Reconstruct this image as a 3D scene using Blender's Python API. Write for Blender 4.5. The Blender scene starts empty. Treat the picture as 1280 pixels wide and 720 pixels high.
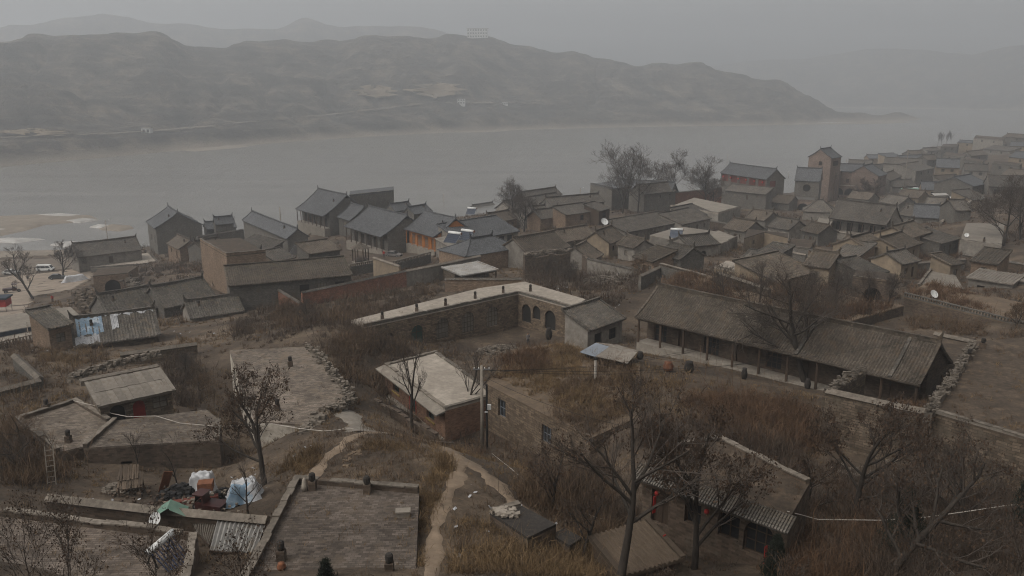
import bpy, math, random
import numpy as np
from mathutils import Vector, Matrix, noise as mnoise
R = math.radians
scene = bpy.context.scene
col = scene.collection
# ------------------------------------------------------------------ camera
CAMZ, PITCH, FPX, CX, CY = 60.0, R(13.77), 1000.0, 640.0, 360.0
cam_d = bpy.data.cameras.new('camera'); cam = bpy.data.objects.new('camera', cam_d); col.objects.link(cam)
cam_d.sensor_width = 36.0; cam_d.lens = 36.0*FPX/1280.0; cam_d.clip_start = 0.2; cam_d.clip_end = 30000
cam.location = (0, 0, CAMZ); cam.rotation_euler = (R(90)-PITCH, 0, 0)
scene.camera = cam
# ------------------------------------------------------------------ sky, sun, exposure
SUN_EL, SUN_AZ = R(54), R(-122)
world = bpy.data.worlds.new('World'); scene.world = world; world.use_nodes = True
nt = world.node_tree; nt.nodes.clear()
sky = nt.nodes.new('ShaderNodeTexSky'); sky.sky_type = 'NISHITA'; sky.sun_disc = False
sky.sun_elevation = SUN_EL; sky.sun_rotation = SUN_AZ
sky.air_density = 1.0; sky.dust_density = 6.0; sky.ozone_density = 1.0
hs = nt.nodes.new('ShaderNodeHueSaturation'); hs.inputs['Saturation'].default_value = 0.12
bg = nt.nodes.new('ShaderNodeBackground'); bg.inputs['Strength'].default_value = 0.145
wo = nt.nodes.new('ShaderNodeOutputWorld')
nt.links.new(sky.outputs[0], hs.inputs['Color']); nt.links.new(hs.outputs[0], bg.inputs['Color']); nt.links.new(bg.outputs[0], wo.inputs['Surface'])
sun_d = bpy.data.lights.new('sun', 'SUN'); sun = bpy.data.objects.new('sun', sun_d); col.objects.link(sun)
sun_d.energy = 0.7; sun_d.angle = R(45); sun_d.color = (1.0, 0.97, 0.92)
sun.rotation_euler = (R(90)-SUN_EL, 0, math.pi-SUN_AZ)
scene.view_settings.view_transform = 'Standard'; scene.view_settings.look = 'None'
scene.view_settings.gamma = 1.0; scene.view_settings.exposure = 0.22; scene.view_settings.use_curve_mapping = False
scene.render.engine = 'CYCLES'
cy = scene.cycles
cy.use_denoising = True; cy.denoiser = 'OPENIMAGEDENOISE'; cy.denoising_input_passes = 'RGB_ALBEDO_NORMAL'; cy.denoising_prefilter = 'NONE'; cy.filter_width = 1.1; cy.max_bounces = 6; cy.diffuse_bounces = 3; cy.glossy_bounces = 2
cy.transparent_max_bounces = 6; cy.volume_bounces = 1; cy.transmission_bounces = 2

# ------------------------------------------------------------------ pixel <-> world
SP, CP = math.sin(PITCH), math.cos(PITCH)
def ray(px, py):
    xc, yc = (px-CX)/FPX, (CY-py)/FPX
    return (xc, CP + yc*SP, -SP + yc*CP)
def W(px, py, z):
    d = ray(px, py); t = (z-CAMZ)/d[2]
    return Vector((d[0]*t, d[1]*t, z))
def dist_of(p): return math.hypot(p[0], p[1])

rng = np.random.default_rng(7)
rnd = random.Random(11)

# ------------------------------------------------------------------ terrain height
CTRL = [
 # px, py, z   (z in metres above the river)
 (60,640,34.5),(0,600,34.5),(200,620,32.7),(290,612,33.0),(190,592,32.2),(60,560,33.2),(20,540,32.8),(110,580,32.6),
 (340,600,35.5),(306,578,31.4),(460,575,36.8),(545,560,37.0),(600,592,36.6),(560,640,37.3),(545,700,37.6),(400,600,36.6),(420,545,35.6),(445,550,36.2),
 (420,515,34.0),(345,548,33.7),(382,542,34.1),(368,560,34.6),(390,480,32.2),(262,500,29.4),(240,470,29.2),(280,485,29.4),(288,535,30.0),(298,568,30.6),(450,470,32.8),(400,420,32.6),(440,400,31.6),(340,415,30.6),(465,448,30.4),(455,505,32.2),
 (60,470,30.6),(20,440,29.3),(200,540,32.6),(100,530,32.4),(160,505,31.8),(30,500,31.4),
 (481,492,28.2),(505,515,28.1),(535,540,28.1),(560,556,28.3),(470,508,28.4),(520,470,27.6),(600,440,27.0),(640,430,26.8),(690,422,26.8),(540,434,27.0),(600,420,26.6),(648,409,26.4),(612,542,28.3),(650,558,28.5),(596,532,28.4),(690,576,28.9),(725,592,29.8),
 (720,470,31.0),(790,500,33.0),(770,542,33.0),(800,528,33.3),(757,550,32.5),(815,490,33.2),(800,455,32.6),(850,515,33.2),(950,525,33.2),(660,450,29.6),(760,445,32.0),(860,480,32.6),(960,500,32.8),(1000,500,32.4),
 (700,625,34.0),(780,640,34.4),(650,660,36.4),(600,700,37.4),(760,705,35.6),(870,690,34.6),(940,695,35.2),(1010,660,35.0),(1100,650,35.2),(1200,650,35.8),(1270,690,37.6),
 (1000,580,32.8),(1060,560,32.2),(1100,600,32.8),(1140,575,32.2),(1200,600,33.0),(1275,610,33.4),(820,590,34.0),(900,560,33.6),
 (820,438,28.6),(900,452,28.8),(1000,472,29.2),(1060,485,29.6),(1130,480,30.0),(1200,440,30.8),(1120,385,28.8),(1260,440,31.0),
 (760,400,27.2),(720,360,28.5),(690,368,30.0),(770,365,27.0),(790,345,26.2),(700,350,25.2),(650,345,24.6),(560,350,26.0),(480,375,27.6),(420,385,27.4),
 (440,370,25.0),(540,352,25.0),(350,380,24.8),(300,390,24.0),(280,372,20.6),(200,395,20.0),(130,400,20.5),(230,345,18.0),(180,345,16.5),(140,368,14.4),(100,380,17.0),
 (100,415,24.5),(0,420,23.0),(150,445,27.8),(250,420,27.0),(70,400,20.0),
 (57,345,8.0),(0,345,7.6),(0,375,10.0),(40,380,10.5),(90,350,8.2),(120,335,8.8),(190,325,9.2),(-100,340,7.0),(-100,400,18.0),(-200,500,31.0),(-200,620,38.0),
 (320,330,17.5),(370,318,18.0),(400,292,15.0),(450,325,19.5),(460,310,17.0),(500,318,19.0),(530,325,20.0),(560,320,20.5),(400,335,20.5),(600,318,20.5),(300,310,14.0),(350,300,13.5),
 (640,300,18.5),(620,270,13.5),(700,290,20.0),(660,280,17.5),(740,285,20.5),(780,312,23.2),(850,308,23.4),(900,320,25.0),(830,285,20.6),(850,270,18.5),(780,262,15.5),
 (900,270,16.0),(960,262,12.5),(900,300,22.0),(960,300,22.0),(1000,300,20.5),(1040,300,18.5),(960,350,26.8),(1000,355,27.4),(870,350,29.4),(930,360,29.4),(820,345,28.5),
 (1000,262,12.5),(1060,252,13.0),(1100,245,13.0),(1150,250,15.0),(1120,300,20.5),(1110,335,23.8),(1170,320,23.5),(1200,300,22.0),(1190,270,18.0),(1230,320,24.5),(1270,340,25.5),
 (1180,345,25.5),(1170,365,27.4),(1250,380,28.0),(1200,395,29.4),(1100,370,26.4),(1240,262,22.0),(1275,250,26.0),(1270,290,25.0),(1330,260,31.0),(1400,300,33.0),(1230,240,16.5),
 (1200,235,13.0),(1150,215,12.5),(1200,200,14.0),(1250,190,13.5),(1280,175,16.0),(1240,180,12.5),(1300,210,19.0),(1400,200,30.0),(1340,180,24.0),(1400,400,34.0),(1400,560,38.0),(1400,700,42.0),
 (100,720,38.0),(250,700,36.6),(-100,720,39.5),(420,690,37.5),(700,720,36.6),(850,720,35.6),(1000,720,36.6),(1150,710,37.0),
]
_cp = [tuple(W(px, py, z)) for px, py, z in CTRL]
_cp += [(0,0,58.3),(3,1,58.3),(-3,1,58.3),(0,-30,60),(-30,-20,59),(30,-20,60),(0,10,51.5),(-8,11,51.5),(8,11,51.5),(0,22,43.6),(-14,22,43.8),(14,22,43.2),
        (-26,20,45),(28,20,45),(-40,0,55),(45,0,56),(-60,20,48),(70,30,48),(-120,60,38),(140,60,45),(-200,140,15),(230,150,42),(330,300,40),(450,500,34),(600,700,40),
        (-300,200,6),(-500,150,8),(-400,0,40),(400,0,70),(700,300,80),(-700,0,40),(0,-300,90),(-300,-300,80),(300,-300,90)]
_cp = np.array(_cp)
def _rbf_fit(P):
    n = len(P); d = np.sqrt(((P[:, None, :2]-P[None, :, :2])**2).sum(-1) + 1.0)
    A = np.zeros((n+3, n+3)); A[:n, :n] = d - 0.6*np.eye(n)
    A[:n, n] = 1; A[:n, n+1:] = P[:, :2]; A[n, :n] = 1; A[n+1:, :n] = P[:, :2].T
    return np.linalg.solve(A, np.concatenate([P[:, 2], np.zeros(3)]))
_rw = _rbf_fit(_cp)
BANKX = np.array([-900,-400,-260,-190,-130,-100,-80,-40,0,60,110,190,290,430,700,1200])
BANKY = np.array([ 180, 225, 250, 290, 296, 298,312,330,342,392,418,480,650,850,1050,1300])
def sstep(t):
    t = np.clip(t, 0, 1); return t*t*(3-2*t)
def vnoise(x, y, seed=0):
    x = np.asarray(x, float); y = np.asarray(y, float)
    xi = np.floor(x).astype(np.int64); yi = np.floor(y).astype(np.int64); fx = sstep(x-xi); fy = sstep(y-yi)
    def h(a, b):
        n = (a*374761393 + b*668265263 + seed*1274126177) & 0xffffffff
        n = ((n ^ (n >> 13))*1274126177) & 0xffffffff
        return ((n ^ (n >> 16)) & 0xffff)/65535.0
    return (h(xi,yi)*(1-fx)+h(xi+1,yi)*fx)*(1-fy) + (h(xi,yi+1)*(1-fx)+h(xi+1,yi+1)*fx)*fy
def fbm(x, y, o=4, seed=0):
    s = 0; a = .5
    for i in range(o):
        s = s + a*(vnoise(x*2**i, y*2**i, seed+i)-.5); a *= .5
    return s
def ground(x, y):
    x = np.atleast_1d(np.asarray(x, float)); y = np.atleast_1d(np.asarray(y, float))
    out = np.zeros(x.shape); n = len(_cp)
    for s in range(0, x.size, 20000):
        xs, ys = x.ravel()[s:s+20000], y.ravel()[s:s+20000]
        d = np.sqrt((xs[:, None]-_cp[None, :, 0])**2 + (ys[:, None]-_cp[None, :, 1])**2 + 1.0)
        out.ravel()[s:s+20000] = d @ _rw[:n] + _rw[n] + _rw[n+1]*xs + _rw[n+2]*ys
    out += fbm(x/6, y/6, 3, 5)*0.5
    f = sstep((np.interp(x, BANKX, BANKY) - y)/14.0)
    out = np.maximum(out, 5.5)
    return out*f + (-4.0)*(1-f)
def gz(x, y): return float(ground(x, y)[0])
def G(px, py):
    """where the pixel's ray meets the ground"""
    d = np.array(ray(px, py)); t = np.concatenate([np.linspace(4, 150, 500), np.linspace(150, 900, 500)])
    p = np.array([0, 0, CAMZ]) + t[:, None]*d
    below = p[:, 2] < ground(p[:, 0], p[:, 1])
    i = int(np.argmax(below)) if below.any() else len(t)-1
    return Vector(p[i])
# ------------------------------------------------------------------ materials
MATS = {}
def lin(c): return tuple(c) + (1.0,)
def _new(name):
    m = bpy.data.materials.new(name); m.use_nodes = True
    n = m.node_tree.nodes; b = n['Principled BSDF']; MATS[name] = m
    b.inputs['Specular IOR Level'].default_value = 0.25
    return m, m.node_tree, b
def mat(name, c1, c2=None, scale=2.0, rough=0.9, kind='noise', c3=None, size=(0.3, 0.08), mortar=None, bump=0.4, var=0.25, stain=0.35, metal=0.0, stretch=(1,1,1), squash=1.0):
    """two-tone mottled surface; kind 'brick' adds laid courses, 'tile' adds roof-tile courses"""
    m, t, b = _new(name); N, L = t.nodes.new, t.links.new
    b.inputs['Roughness'].default_value = rough; b.inputs['Metallic'].default_value = metal
    c2 = c2 or tuple(x*0.7 for x in c1)
    if name not in ('white_enamel','white_sheet','blue_sheet','solar_tube','steel','blue_paint','slate_sheet','tile_blue','car_white','ice'):
        wm = lambda c: c and tuple(x*k for x, k in zip(c, (1.015, .97, .91)))
        c1, c2, c3, mortar = wm(c1), wm(c2), wm(c3), wm(mortar)
    tc = N('ShaderNodeTexCoord'); mp = N('ShaderNodeMapping'); mp.inputs['Scale'].default_value = stretch
    L(tc.outputs['Object'], mp.inputs['Vector'])
    n1 = N('ShaderNodeTexNoise'); n1.inputs['Scale'].default_value = scale; n1.inputs['Detail'].default_value = 8; n1.inputs['Roughness'].default_value = 0.65
    L(mp.outputs[0], n1.inputs['Vector'])
    cr = N('ShaderNodeValToRGB'); cr.color_ramp.elements[0].position = 0.35; cr.color_ramp.elements[1].position = 0.65
    cr.color_ramp.elements[0].color = lin(c1); cr.color_ramp.elements[1].color = lin(c2)
    L(n1.outputs['Fac'], cr.inputs[0]); out = cr.outputs[0]; bumpsrc = n1.outputs['Fac']
    if kind in ('brick', 'tile', 'stone'):
        bt = N('ShaderNodeTexBrick'); bt.inputs['Scale'].default_value = 1.0
        bt.inputs['Brick Width'].default_value = size[0]; bt.inputs['Row Height'].default_value = size[1]
        bt.inputs['Mortar Size'].default_value = 0.07*size[1] if kind != 'stone' else 0.09*size[1]
        bt.inputs['Mortar Smooth'].default_value = 0.4; bt.inputs['Bias'].default_value = 0.0
        bt.offset_frequency = 2; bt.squash = squash; bt.squash_frequency = 3
        uvd = N('ShaderNodeTexNoise'); uvd.inputs['Scale'].default_value = 1.2; L(tc.outputs['UV'], uvd.inputs['Vector'])
        ad = N('ShaderNodeVectorMath'); ad.operation = 'SCALE'; ad.inputs['Scale'].default_value = 0.10 if kind != 'stone' else 0.3
        a2 = N('ShaderNodeVectorMath'); a2.operation = 'ADD'
        L(uvd.outputs['Color'], ad.inputs[0]); L(tc.outputs['UV'], a2.inputs[0]); L(ad.outputs[0], a2.inputs[1])
        L(a2.outputs[0], bt.inputs['Vector'])
        dk = N('ShaderNodeMix'); dk.data_type = 'RGBA'; dk.blend_type = 'MULTIPLY'; dk.inputs[0].default_value = 1.0
        dk.inputs[7].default_value = (0.48, 0.46, 0.44, 1); L(out, dk.inputs[6])
        L(out, bt.inputs['Color1']); L(dk.outputs[2], bt.inputs['Color2'])
        bt.inputs['Mortar'].default_value = lin(mortar or tuple(x*0.55 for x in c1))
        out = bt.outputs['Color']
        mm = N('ShaderNodeMath'); mm.operation = 'MULTIPLY_ADD'; mm.inputs[1].default_value = -0.8
        L(bt.outputs['Fac'], mm.inputs[0]); L(n1.outputs['Fac'], mm.inputs[2]); bumpsrc = mm.outputs[0]
    # wide stains
    n2 = N('ShaderNodeTexNoise'); n2.inputs['Scale'].default_value = 0.35; n2.inputs['Detail'].default_value = 6; n2.inputs['Roughness'].default_value = 0.7
    L(tc.outputs['Object'], n2.inputs['Vector'])
    r2 = N('ShaderNodeValToRGB'); r2.color_ramp.elements[0].position = 0.3; r2.color_ramp.elements[1].position = 0.7
    s = 1-stain; r2.color_ramp.elements[0].color = (s, s*0.97, s*0.93, 1); r2.color_ramp.elements[1].color = (1.08, 1.07, 1.05, 1)
    L(n2.outputs['Fac'], r2.inputs[0])
    mx = N('ShaderNodeMix'); mx.data_type = 'RGBA'; mx.blend_type = 'MULTIPLY'; mx.inputs[0].default_value = 1.0
    L(out, mx.inputs[6]); L(r2.outputs[0], mx.inputs[7]); out = mx.outputs[2]
    if c3:   # patches of a third tone (moss, lichen, dust)
        n3 = N('ShaderNodeTexNoise'); n3.inputs['Scale'].default_value = 0.9; n3.inputs['Detail'].default_value = 9; n3.inputs['Roughness'].default_value = 0.75
        L(tc.outputs['Object'], n3.inputs['Vector'])
        r3 = N('ShaderNodeValToRGB'); r3.color_ramp.elements[0].position = 0.52; r3.color_ramp.elements[1].position = 0.66
        L(n3.outputs['Fac'], r3.inputs[0])
        m3 = N('ShaderNodeMix'); m3.data_type = 'RGBA'; L(r3.outputs[0], m3.inputs[0]); L(out, m3.inputs[6]); m3.inputs[7].default_value = lin(c3); out = m3.outputs[2]
    if var:
        oi = N('ShaderNodeObjectInfo'); mr = N('ShaderNodeMapRange'); mr.inputs[3].default_value = 1-var; mr.inputs[4].default_value = 1+var*0.6
        L(oi.outputs['Random'], mr.inputs[0]); hv = N('ShaderNodeHueSaturation'); L(mr.outputs[0], hv.inputs['Value']); L(out, hv.inputs['Color']); out = hv.outputs[0]
    L(out, b.inputs['Base Color'])
    if bump:
        bp = N('ShaderNodeBump'); bp.inputs['Strength'].default_value = bump; bp.inputs['Distance'].default_value = 0.05
        L(bumpsrc, bp.inputs['Height']); L(bp.outputs[0], b.inputs['Normal'])
    return m
# masonry
mat('brick_grey', (.175,.168,.156), (.12,.115,.107), kind='brick', size=(.30,.09), mortar=(.16,.155,.145), c3=(.10,.085,.065))
mat('brick_tan', (.29,.21,.15), (.19,.14,.102), kind='brick', size=(.34,.11), mortar=(.16,.135,.11), c3=(.14,.105,.08))
mat('brick_dark', (.14,.105,.08), (.09,.07,.056), kind='brick', size=(.40,.14), mortar=(.07,.06,.05), c3=(.10,.085,.065))
mat('brick_red', (.34,.165,.115), (.25,.125,.09), kind='brick', size=(.28,.085), mortar=(.17,.115,.09), c3=(.16,.105,.08))
mat('brick_pink', (.24,.185,.162), (.18,.145,.128), kind='brick', size=(.34,.11), mortar=(.22,.17,.14), c3=(.17,.14,.12))
mat('stone', (.29,.225,.165), (.155,.12,.088), kind='stone', size=(.52,.22), mortar=(.075,.06,.048), bump=1.0, c3=(.15,.12,.09), squash=1.4)
mat('stone_dark', (.19,.15,.112), (.105,.085,.066), kind='stone', size=(.55,.22), mortar=(.05,.043,.036), bump=1.0, c3=(.10,.085,.065), squash=1.4)
mat('rubble', (.20,.175,.148), (.09,.078,.066), scale=4, bump=0.8, stain=.5)
mat('plaster_grey', (.24,.225,.205), (.15,.14,.127), scale=1.2, c3=(.11,.095,.08))
mat('plaster_yellow', (.235,.19,.14), (.165,.137,.105), scale=1.2, c3=(.16,.13,.10))
mat('whitewash', (.58,.55,.50), (.36,.33,.285), scale=1.6, c3=(.17,.145,.115))
mat('concrete', (.23,.21,.185), (.16,.148,.13), scale=2.2, c3=(.14,.12,.10), var=.15)
mat('coping', (.20,.178,.153), (.11,.096,.082), scale=3, c3=(.08,.066,.053), var=.25, stain=.55)
mat('concrete_pale', (.33,.30,.265), (.22,.20,.175), scale=1.5, c3=(.20,.175,.15), var=.1)
mat('paving', (.25,.215,.185), (.165,.142,.12), kind='brick', size=(.34,.18), mortar=(.085,.07,.058), c3=(.125,.098,.073), stain=.6, bump=.7)
mat('paving_dark', (.205,.172,.15), (.13,.11,.095), kind='brick', size=(.34,.18), mortar=(.07,.058,.048), c3=(.10,.078,.058), stain=.6, bump=.7)
mat('dirt', (.155,.115,.08), (.10,.076,.055), scale=1.6, c3=(.075,.058,.042), bump=.8, stain=.4)
mat('dirt_roof', (.075,.057,.042), (.04,.031,.023), scale=2.4, c3=(.10,.073,.05), bump=.7, stain=.4)
mat('path_dirt', (.215,.168,.125), (.14,.108,.08), scale=1.5, bump=.6, stain=.3)
# roofs
mat('tile_grey', (.185,.172,.155), (.11,.103,.094), kind='tile', size=(.26,.20), mortar=(.055,.05,.046), bump=.8, c3=(.115,.092,.068), stain=.55, var=.35)
mat('tile_blue', (.14,.143,.148), (.10,.103,.107), kind='tile', size=(.26,.20), mortar=(.05,.05,.051), bump=.6, stain=.3, var=.15)
mat('tile_brown', (.18,.155,.128), (.11,.095,.079), kind='tile', size=(.26,.20), mortar=(.055,.048,.042), bump=.7, c3=(.10,.074,.05), stain=.55, var=.35)
mat('asbestos', (.20,.185,.165), (.145,.13,.115), scale=2.0, c3=(.11,.085,.065), var=.22)
mat('metal_sheet', (.40,.40,.40), (.32,.32,.315), scale=1.0, rough=.55, metal=.3, c3=(.23,.19,.15), bump=.1)
mat('slate_sheet', (.19,.21,.235), (.15,.165,.185), scale=1.0, rough=.6, bump=.1)
# joinery
mat('timber', (.085,.06,.043), (.055,.04,.03), scale=3, stretch=(8,8,1), bump=.3)
mat('timber_orange', (.42,.17,.05), (.28,.11,.035), scale=3, stretch=(8,8,1), bump=.2, var=.1)
mat('timber_red', (.16,.045,.032), (.10,.035,.028), scale=3, stretch=(8,8,1), bump=.2)
mat('brick_warm', (.30,.18,.125), (.21,.13,.094), kind='brick', size=(.30,.09), mortar=(.20,.13,.095), c3=(.20,.13,.095))
mat('plank', (.115,.088,.065), (.07,.054,.041), scale=4, stretch=(1,10,10), bump=.4, var=.35)
mat('glass', (.03,.034,.038), (.02,.022,.025), rough=.18, bump=0, var=0)
mat('paper_pane', (.20,.185,.16), (.13,.12,.105), scale=2, bump=0)
mat('painted_room_shade', (.022,.020,.018), (.015,.014,.013), bump=0, var=0)  # near-black colour stands in for the shade of unlit interiors
mat('red_paint', (.24,.026,.02), (.16,.02,.017), scale=2, bump=.1, var=.15)
mat('red_cloth', (.34,.03,.026), (.25,.026,.022), scale=3, bump=.2, var=.1, rough=.8)
mat('green_paint', (.03,.06,.05), (.022,.04,.036), scale=2, bump=.1)
mat('yellow_paint', (.34,.25,.08), (.25,.18,.06), scale=2, bump=.1)
mat('blue_fascia', (.035,.05,.075), (.028,.036,.05), scale=2, bump=.1)
# things
mat('soot', (.022,.020,.019), (.04,.035,.031), scale=5, bump=.4)
mat('coal', (.012,.012,.013), (.024,.023,.023), scale=6, bump=.8, var=0)
mat('white_enamel', (.62,.62,.60), (.50,.50,.485), scale=1.2, rough=.45, bump=.05, var=.08)
mat('white_sheet', (.46,.46,.465), (.33,.33,.335), scale=1.5, rough=.6, bump=.3, c3=(.24,.235,.235))
mat('blue_sheet', (.12,.20,.28), (.24,.31,.37), scale=1.6, rough=.6, bump=.3, c3=(.5,.52,.53))
mat('solar_tube', (.03,.04,.075), (.022,.028,.05), rough=.15, bump=0, var=0)
mat('steel', (.25,.25,.25), (.18,.18,.18), rough=.45, metal=.7, bump=.1)
mat('rust', (.20,.085,.045), (.12,.055,.035), scale=4, bump=.3)
mat('cable', (.02,.02,.02), bump=0, var=0)
mat('white_pipe', (.42,.40,.37), (.33,.31,.29), bump=0, var=0)
mat('rubber', (.02,.02,.02), bump=.1, var=0)
mat('car_white', (.62,.62,.60), (.58,.58,.56), rough=.3, bump=0, var=.05)
mat('car_dark', (.05,.055,.06), (.04,.045,.05), rough=.3, bump=0, var=.05)
mat('car_red', (.055,.018,.016), (.035,.014,.013), rough=.4, bump=0)
mat('blue_paint', (.05,.12,.34), (.04,.09,.25), rough=.5, bump=0, var=.1)
mat('green_sheet', (.10,.20,.16), (.16,.24,.20), rough=.6, bump=0, var=.1)
mat('yellow_bright', (.50,.36,.04), (.40,.28,.04), bump=0)
mat('cloth_dark', (.03,.032,.038), (.045,.045,.05), bump=.1, var=.4)
mat('cloth_grey', (.16,.15,.15), (.11,.105,.105), bump=.1, var=.3)
mat('skin', (.35,.20,.14), bump=0, var=.1)
mat('hair', (.015,.013,.012), bump=0, var=0)
# plants
mat('bark', (.048,.04,.034), (.028,.024,.02), scale=6, bump=.6, stretch=(1,1,.3), var=.15)
mat('twig', (.085,.07,.06), (.055,.046,.04), bump=0, var=.15)
mat('dead_leaf', (.085,.055,.036), (.055,.038,.028), bump=0, var=.1)
mat('scrub', (.15,.102,.064), (.065,.046,.032), scale=1.6, bump=0, var=0, stain=.4)
mat('scrub_dark', (.10,.073,.054), (.042,.033,.027), scale=1.4, bump=0, var=0, stain=.4)
mat('scrub_rust', (.15,.09,.052), (.06,.039,.027), scale=1.2, bump=0, var=0, stain=.4)
mat('grass_gold', (.22,.152,.082), (.095,.066,.039), scale=1.2, bump=0, var=0, stain=.35)
mat('evergreen', (.022,.028,.018), (.014,.019,.013), bump=0, var=0)
# hills
def hill_mat():
    m, t, b = _new('loess_hill'); N, L = t.nodes.new, t.links.new
    b.inputs['Roughness'].default_value = 1.0
    ge = N('ShaderNodeNewGeometry'); sx = N('ShaderNodeSeparateXYZ'); L(ge.outputs['Position'], sx.inputs[0])
    n1 = N('ShaderNodeTexNoise'); n1.inputs['Scale'].default_value = .02; n1.inputs['Detail'].default_value = 14; n1.inputs['Roughness'].default_value = .78
    L(ge.outputs['Position'], n1.inputs['Vector'])
    cr = N('ShaderNodeValToRGB'); e = cr.color_ramp.elements
    e[0].position = .38; e[0].color = (.016,.016,.014,1); e[1].position = .62; e[1].color = (.175,.142,.105,1)
    k = e.new(.5); k.color = (.06,.051,.041,1)
    L(n1.outputs['Fac'], cr.inputs[0])
    # terrace lines follow the contour
    wv = N('ShaderNodeMath'); wv.operation = 'MULTIPLY'; wv.inputs[1].default_value = .115
    n2 = N('ShaderNodeTexNoise'); n2.inputs['Scale'].default_value = .006; L(ge.outputs['Position'], n2.inputs['Vector'])
    mm = N('ShaderNodeMath'); mm.operation = 'MULTIPLY_ADD'; mm.inputs[1].default_value = 60.0; L(n2.outputs['Fac'], mm.inputs[0]); L(sx.outputs['Z'], mm.inputs[2])
    L(mm.outputs[0], wv.inputs[0]); fr = N('ShaderNodeMath'); fr.operation = 'FRACT'; L(wv.outputs[0], fr.inputs[0])
    r2 = N('ShaderNodeValToRGB'); r2.color_ramp.elements[0].position = .0; r2.color_ramp.elements[0].color = (1.25,1.2,1.12,1)
    r2.color_ramp.elements[1].position = .35; r2.color_ramp.elements[1].color = (.85,.85,.86,1)
    L(fr.outputs[0], r2.inputs[0])
    mx = N('ShaderNodeMix'); mx.data_type = 'RGBA'; mx.blend_type = 'MULTIPLY'; mx.inputs[0].default_value = .8
    L(cr.outputs[0], mx.inputs[6]); L(r2.outputs[0], mx.inputs[7])
    # bare sandy foot along the water
    mr = N('ShaderNodeMapRange'); mr.inputs[1].default_value = 1.0; mr.inputs[2].default_value = 9.0; mr.inputs[3].default_value = .85; mr.inputs[4].default_value = 0
    L(sx.outputs['Z'], mr.inputs[0]); m2 = N('ShaderNodeMix'); m2.data_type = 'RGBA'; L(mr.outputs[0], m2.inputs[0]); L(mx.outputs[2], m2.inputs[6]); m2.inputs[7].default_value = (.24,.20,.155,1)
    L(m2.outputs[2], b.inputs['Base Color'])
    bp = N('ShaderNodeBump'); bp.inputs['Strength'].default_value = 1.0; bp.inputs['Distance'].default_value = 14.0
    L(n1.outputs['Fac'], bp.inputs['Height']); L(bp.outputs[0], b.inputs['Normal'])
hill_mat()
def water_mat():
    m, t, b = _new('river_water'); N, L = t.nodes.new, t.links.new
    b.inputs['Roughness'].default_value = .25; b.inputs['IOR'].default_value = 1.33; b.inputs['Specular IOR Level'].default_value = .5
    ge = N('ShaderNodeNewGeometry'); mp = N('ShaderNodeMapping'); mp.inputs['Scale'].default_value = (.006,.045,.02); mp.inputs['Rotation'].default_value = (0,0,R(-32))
    L(ge.outputs['Position'], mp.inputs['Vector'])
    n1 = N('ShaderNodeTexNoise'); n1.inputs['Scale'].default_value = 1; n1.inputs['Detail'].default_value = 8; n1.inputs['Roughness'].default_value = .6
    L(mp.outputs[0], n1.inputs['Vector'])
    cr = N('ShaderNodeValToRGB'); e = cr.color_ramp.elements
    e[0].position = .32; e[0].color = (.085,.077,.065,1); e[1].position = .74; e[1].color = (.15,.138,.118,1)
    L(n1.outputs['Fac'], cr.inputs[0]); L(cr.outputs[0], b.inputs['Base Color'])
    n2 = N('ShaderNodeTexNoise'); n2.inputs['Scale'].default_value = .35; n2.inputs['Detail'].default_value = 4; L(ge.outputs['Position'], n2.inputs['Vector'])
    bp = N('ShaderNodeBump'); bp.inputs['Strength'].default_value = .25; bp.inputs['Distance'].default_value = .4
    L(n2.outputs['Fac'], bp.inputs['Height']); L(bp.outputs[0], b.inputs['Normal'])
water_mat()
def ground_mat():
    m, t, b = _new('hillside'); N, L = t.nodes.new, t.links.new
    b.inputs['Roughness'].default_value = 1.0
    ge = N('ShaderNodeNewGeometry')
    n1 = N('ShaderNodeTexNoise'); n1.inputs['Scale'].default_value = .16; n1.inputs['Detail'].default_value = 12; n1.inputs['Roughness'].default_value = .7
    n3 = N('ShaderNodeTexNoise'); n3.inputs['Scale'].default_value = 2.5; n3.inputs['Detail'].default_value = 8; n3.inputs['Roughness'].default_value = .75
    L(ge.outputs['Position'], n1.inputs['Vector']); L(ge.outputs['Position'], n3.inputs['Vector'])
    cr = N('ShaderNodeValToRGB'); e = cr.color_ramp.elements
    e[0].position = .34; e[0].color = (.032,.023,.016,1); e[1].position = .66; e[1].color = (.135,.099,.067,1)
    k = e.new(.5); k.color = (.07,.051,.035,1)
    L(n1.outputs['Fac'], cr.inputs[0])
    r3 = N('ShaderNodeValToRGB'); r3.color_ramp.elements[0].position = .3; r3.color_ramp.elements[0].color = (.5,.5,.5,1); r3.color_ramp.elements[1].position = .75; r3.color_ramp.elements[1].color = (1.35,1.32,1.28,1)
    L(n3.outputs['Fac'], r3.inputs[0])
    mx = N('ShaderNodeMix'); mx.data_type = 'RGBA'; mx.blend_type = 'MULTIPLY'; mx.inputs[0].default_value = 1
    L(cr.outputs[0], mx.inputs[6]); L(r3.outputs[0], mx.inputs[7]); L(mx.outputs[2], b.inputs['Base Color'])
    bp = N('ShaderNodeBump'); bp.inputs['Strength'].default_value = .8; bp.inputs['Distance'].default_value = .12
    L(n3.outputs['Fac'], bp.inputs['Height']); L(bp.outputs[0], b.inputs['Normal'])
ground_mat()
mat('sand', (.215,.19,.16), (.16,.14,.118), scale=.12, bump=.3, c3=(.15,.12,.095), var=0)
mat('ice', (.38,.365,.345), (.28,.265,.245), scale=.3, bump=.3, c3=(.25,.205,.16), var=.1, rough=.5)
mat('road', (.15,.125,.10), (.105,.09,.075), scale=.5, bump=.2, var=0)
mat('forecourt', (.27,.23,.19), (.20,.17,.142), scale=.4, bump=.2, var=0, c3=(.19,.15,.12))
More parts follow.
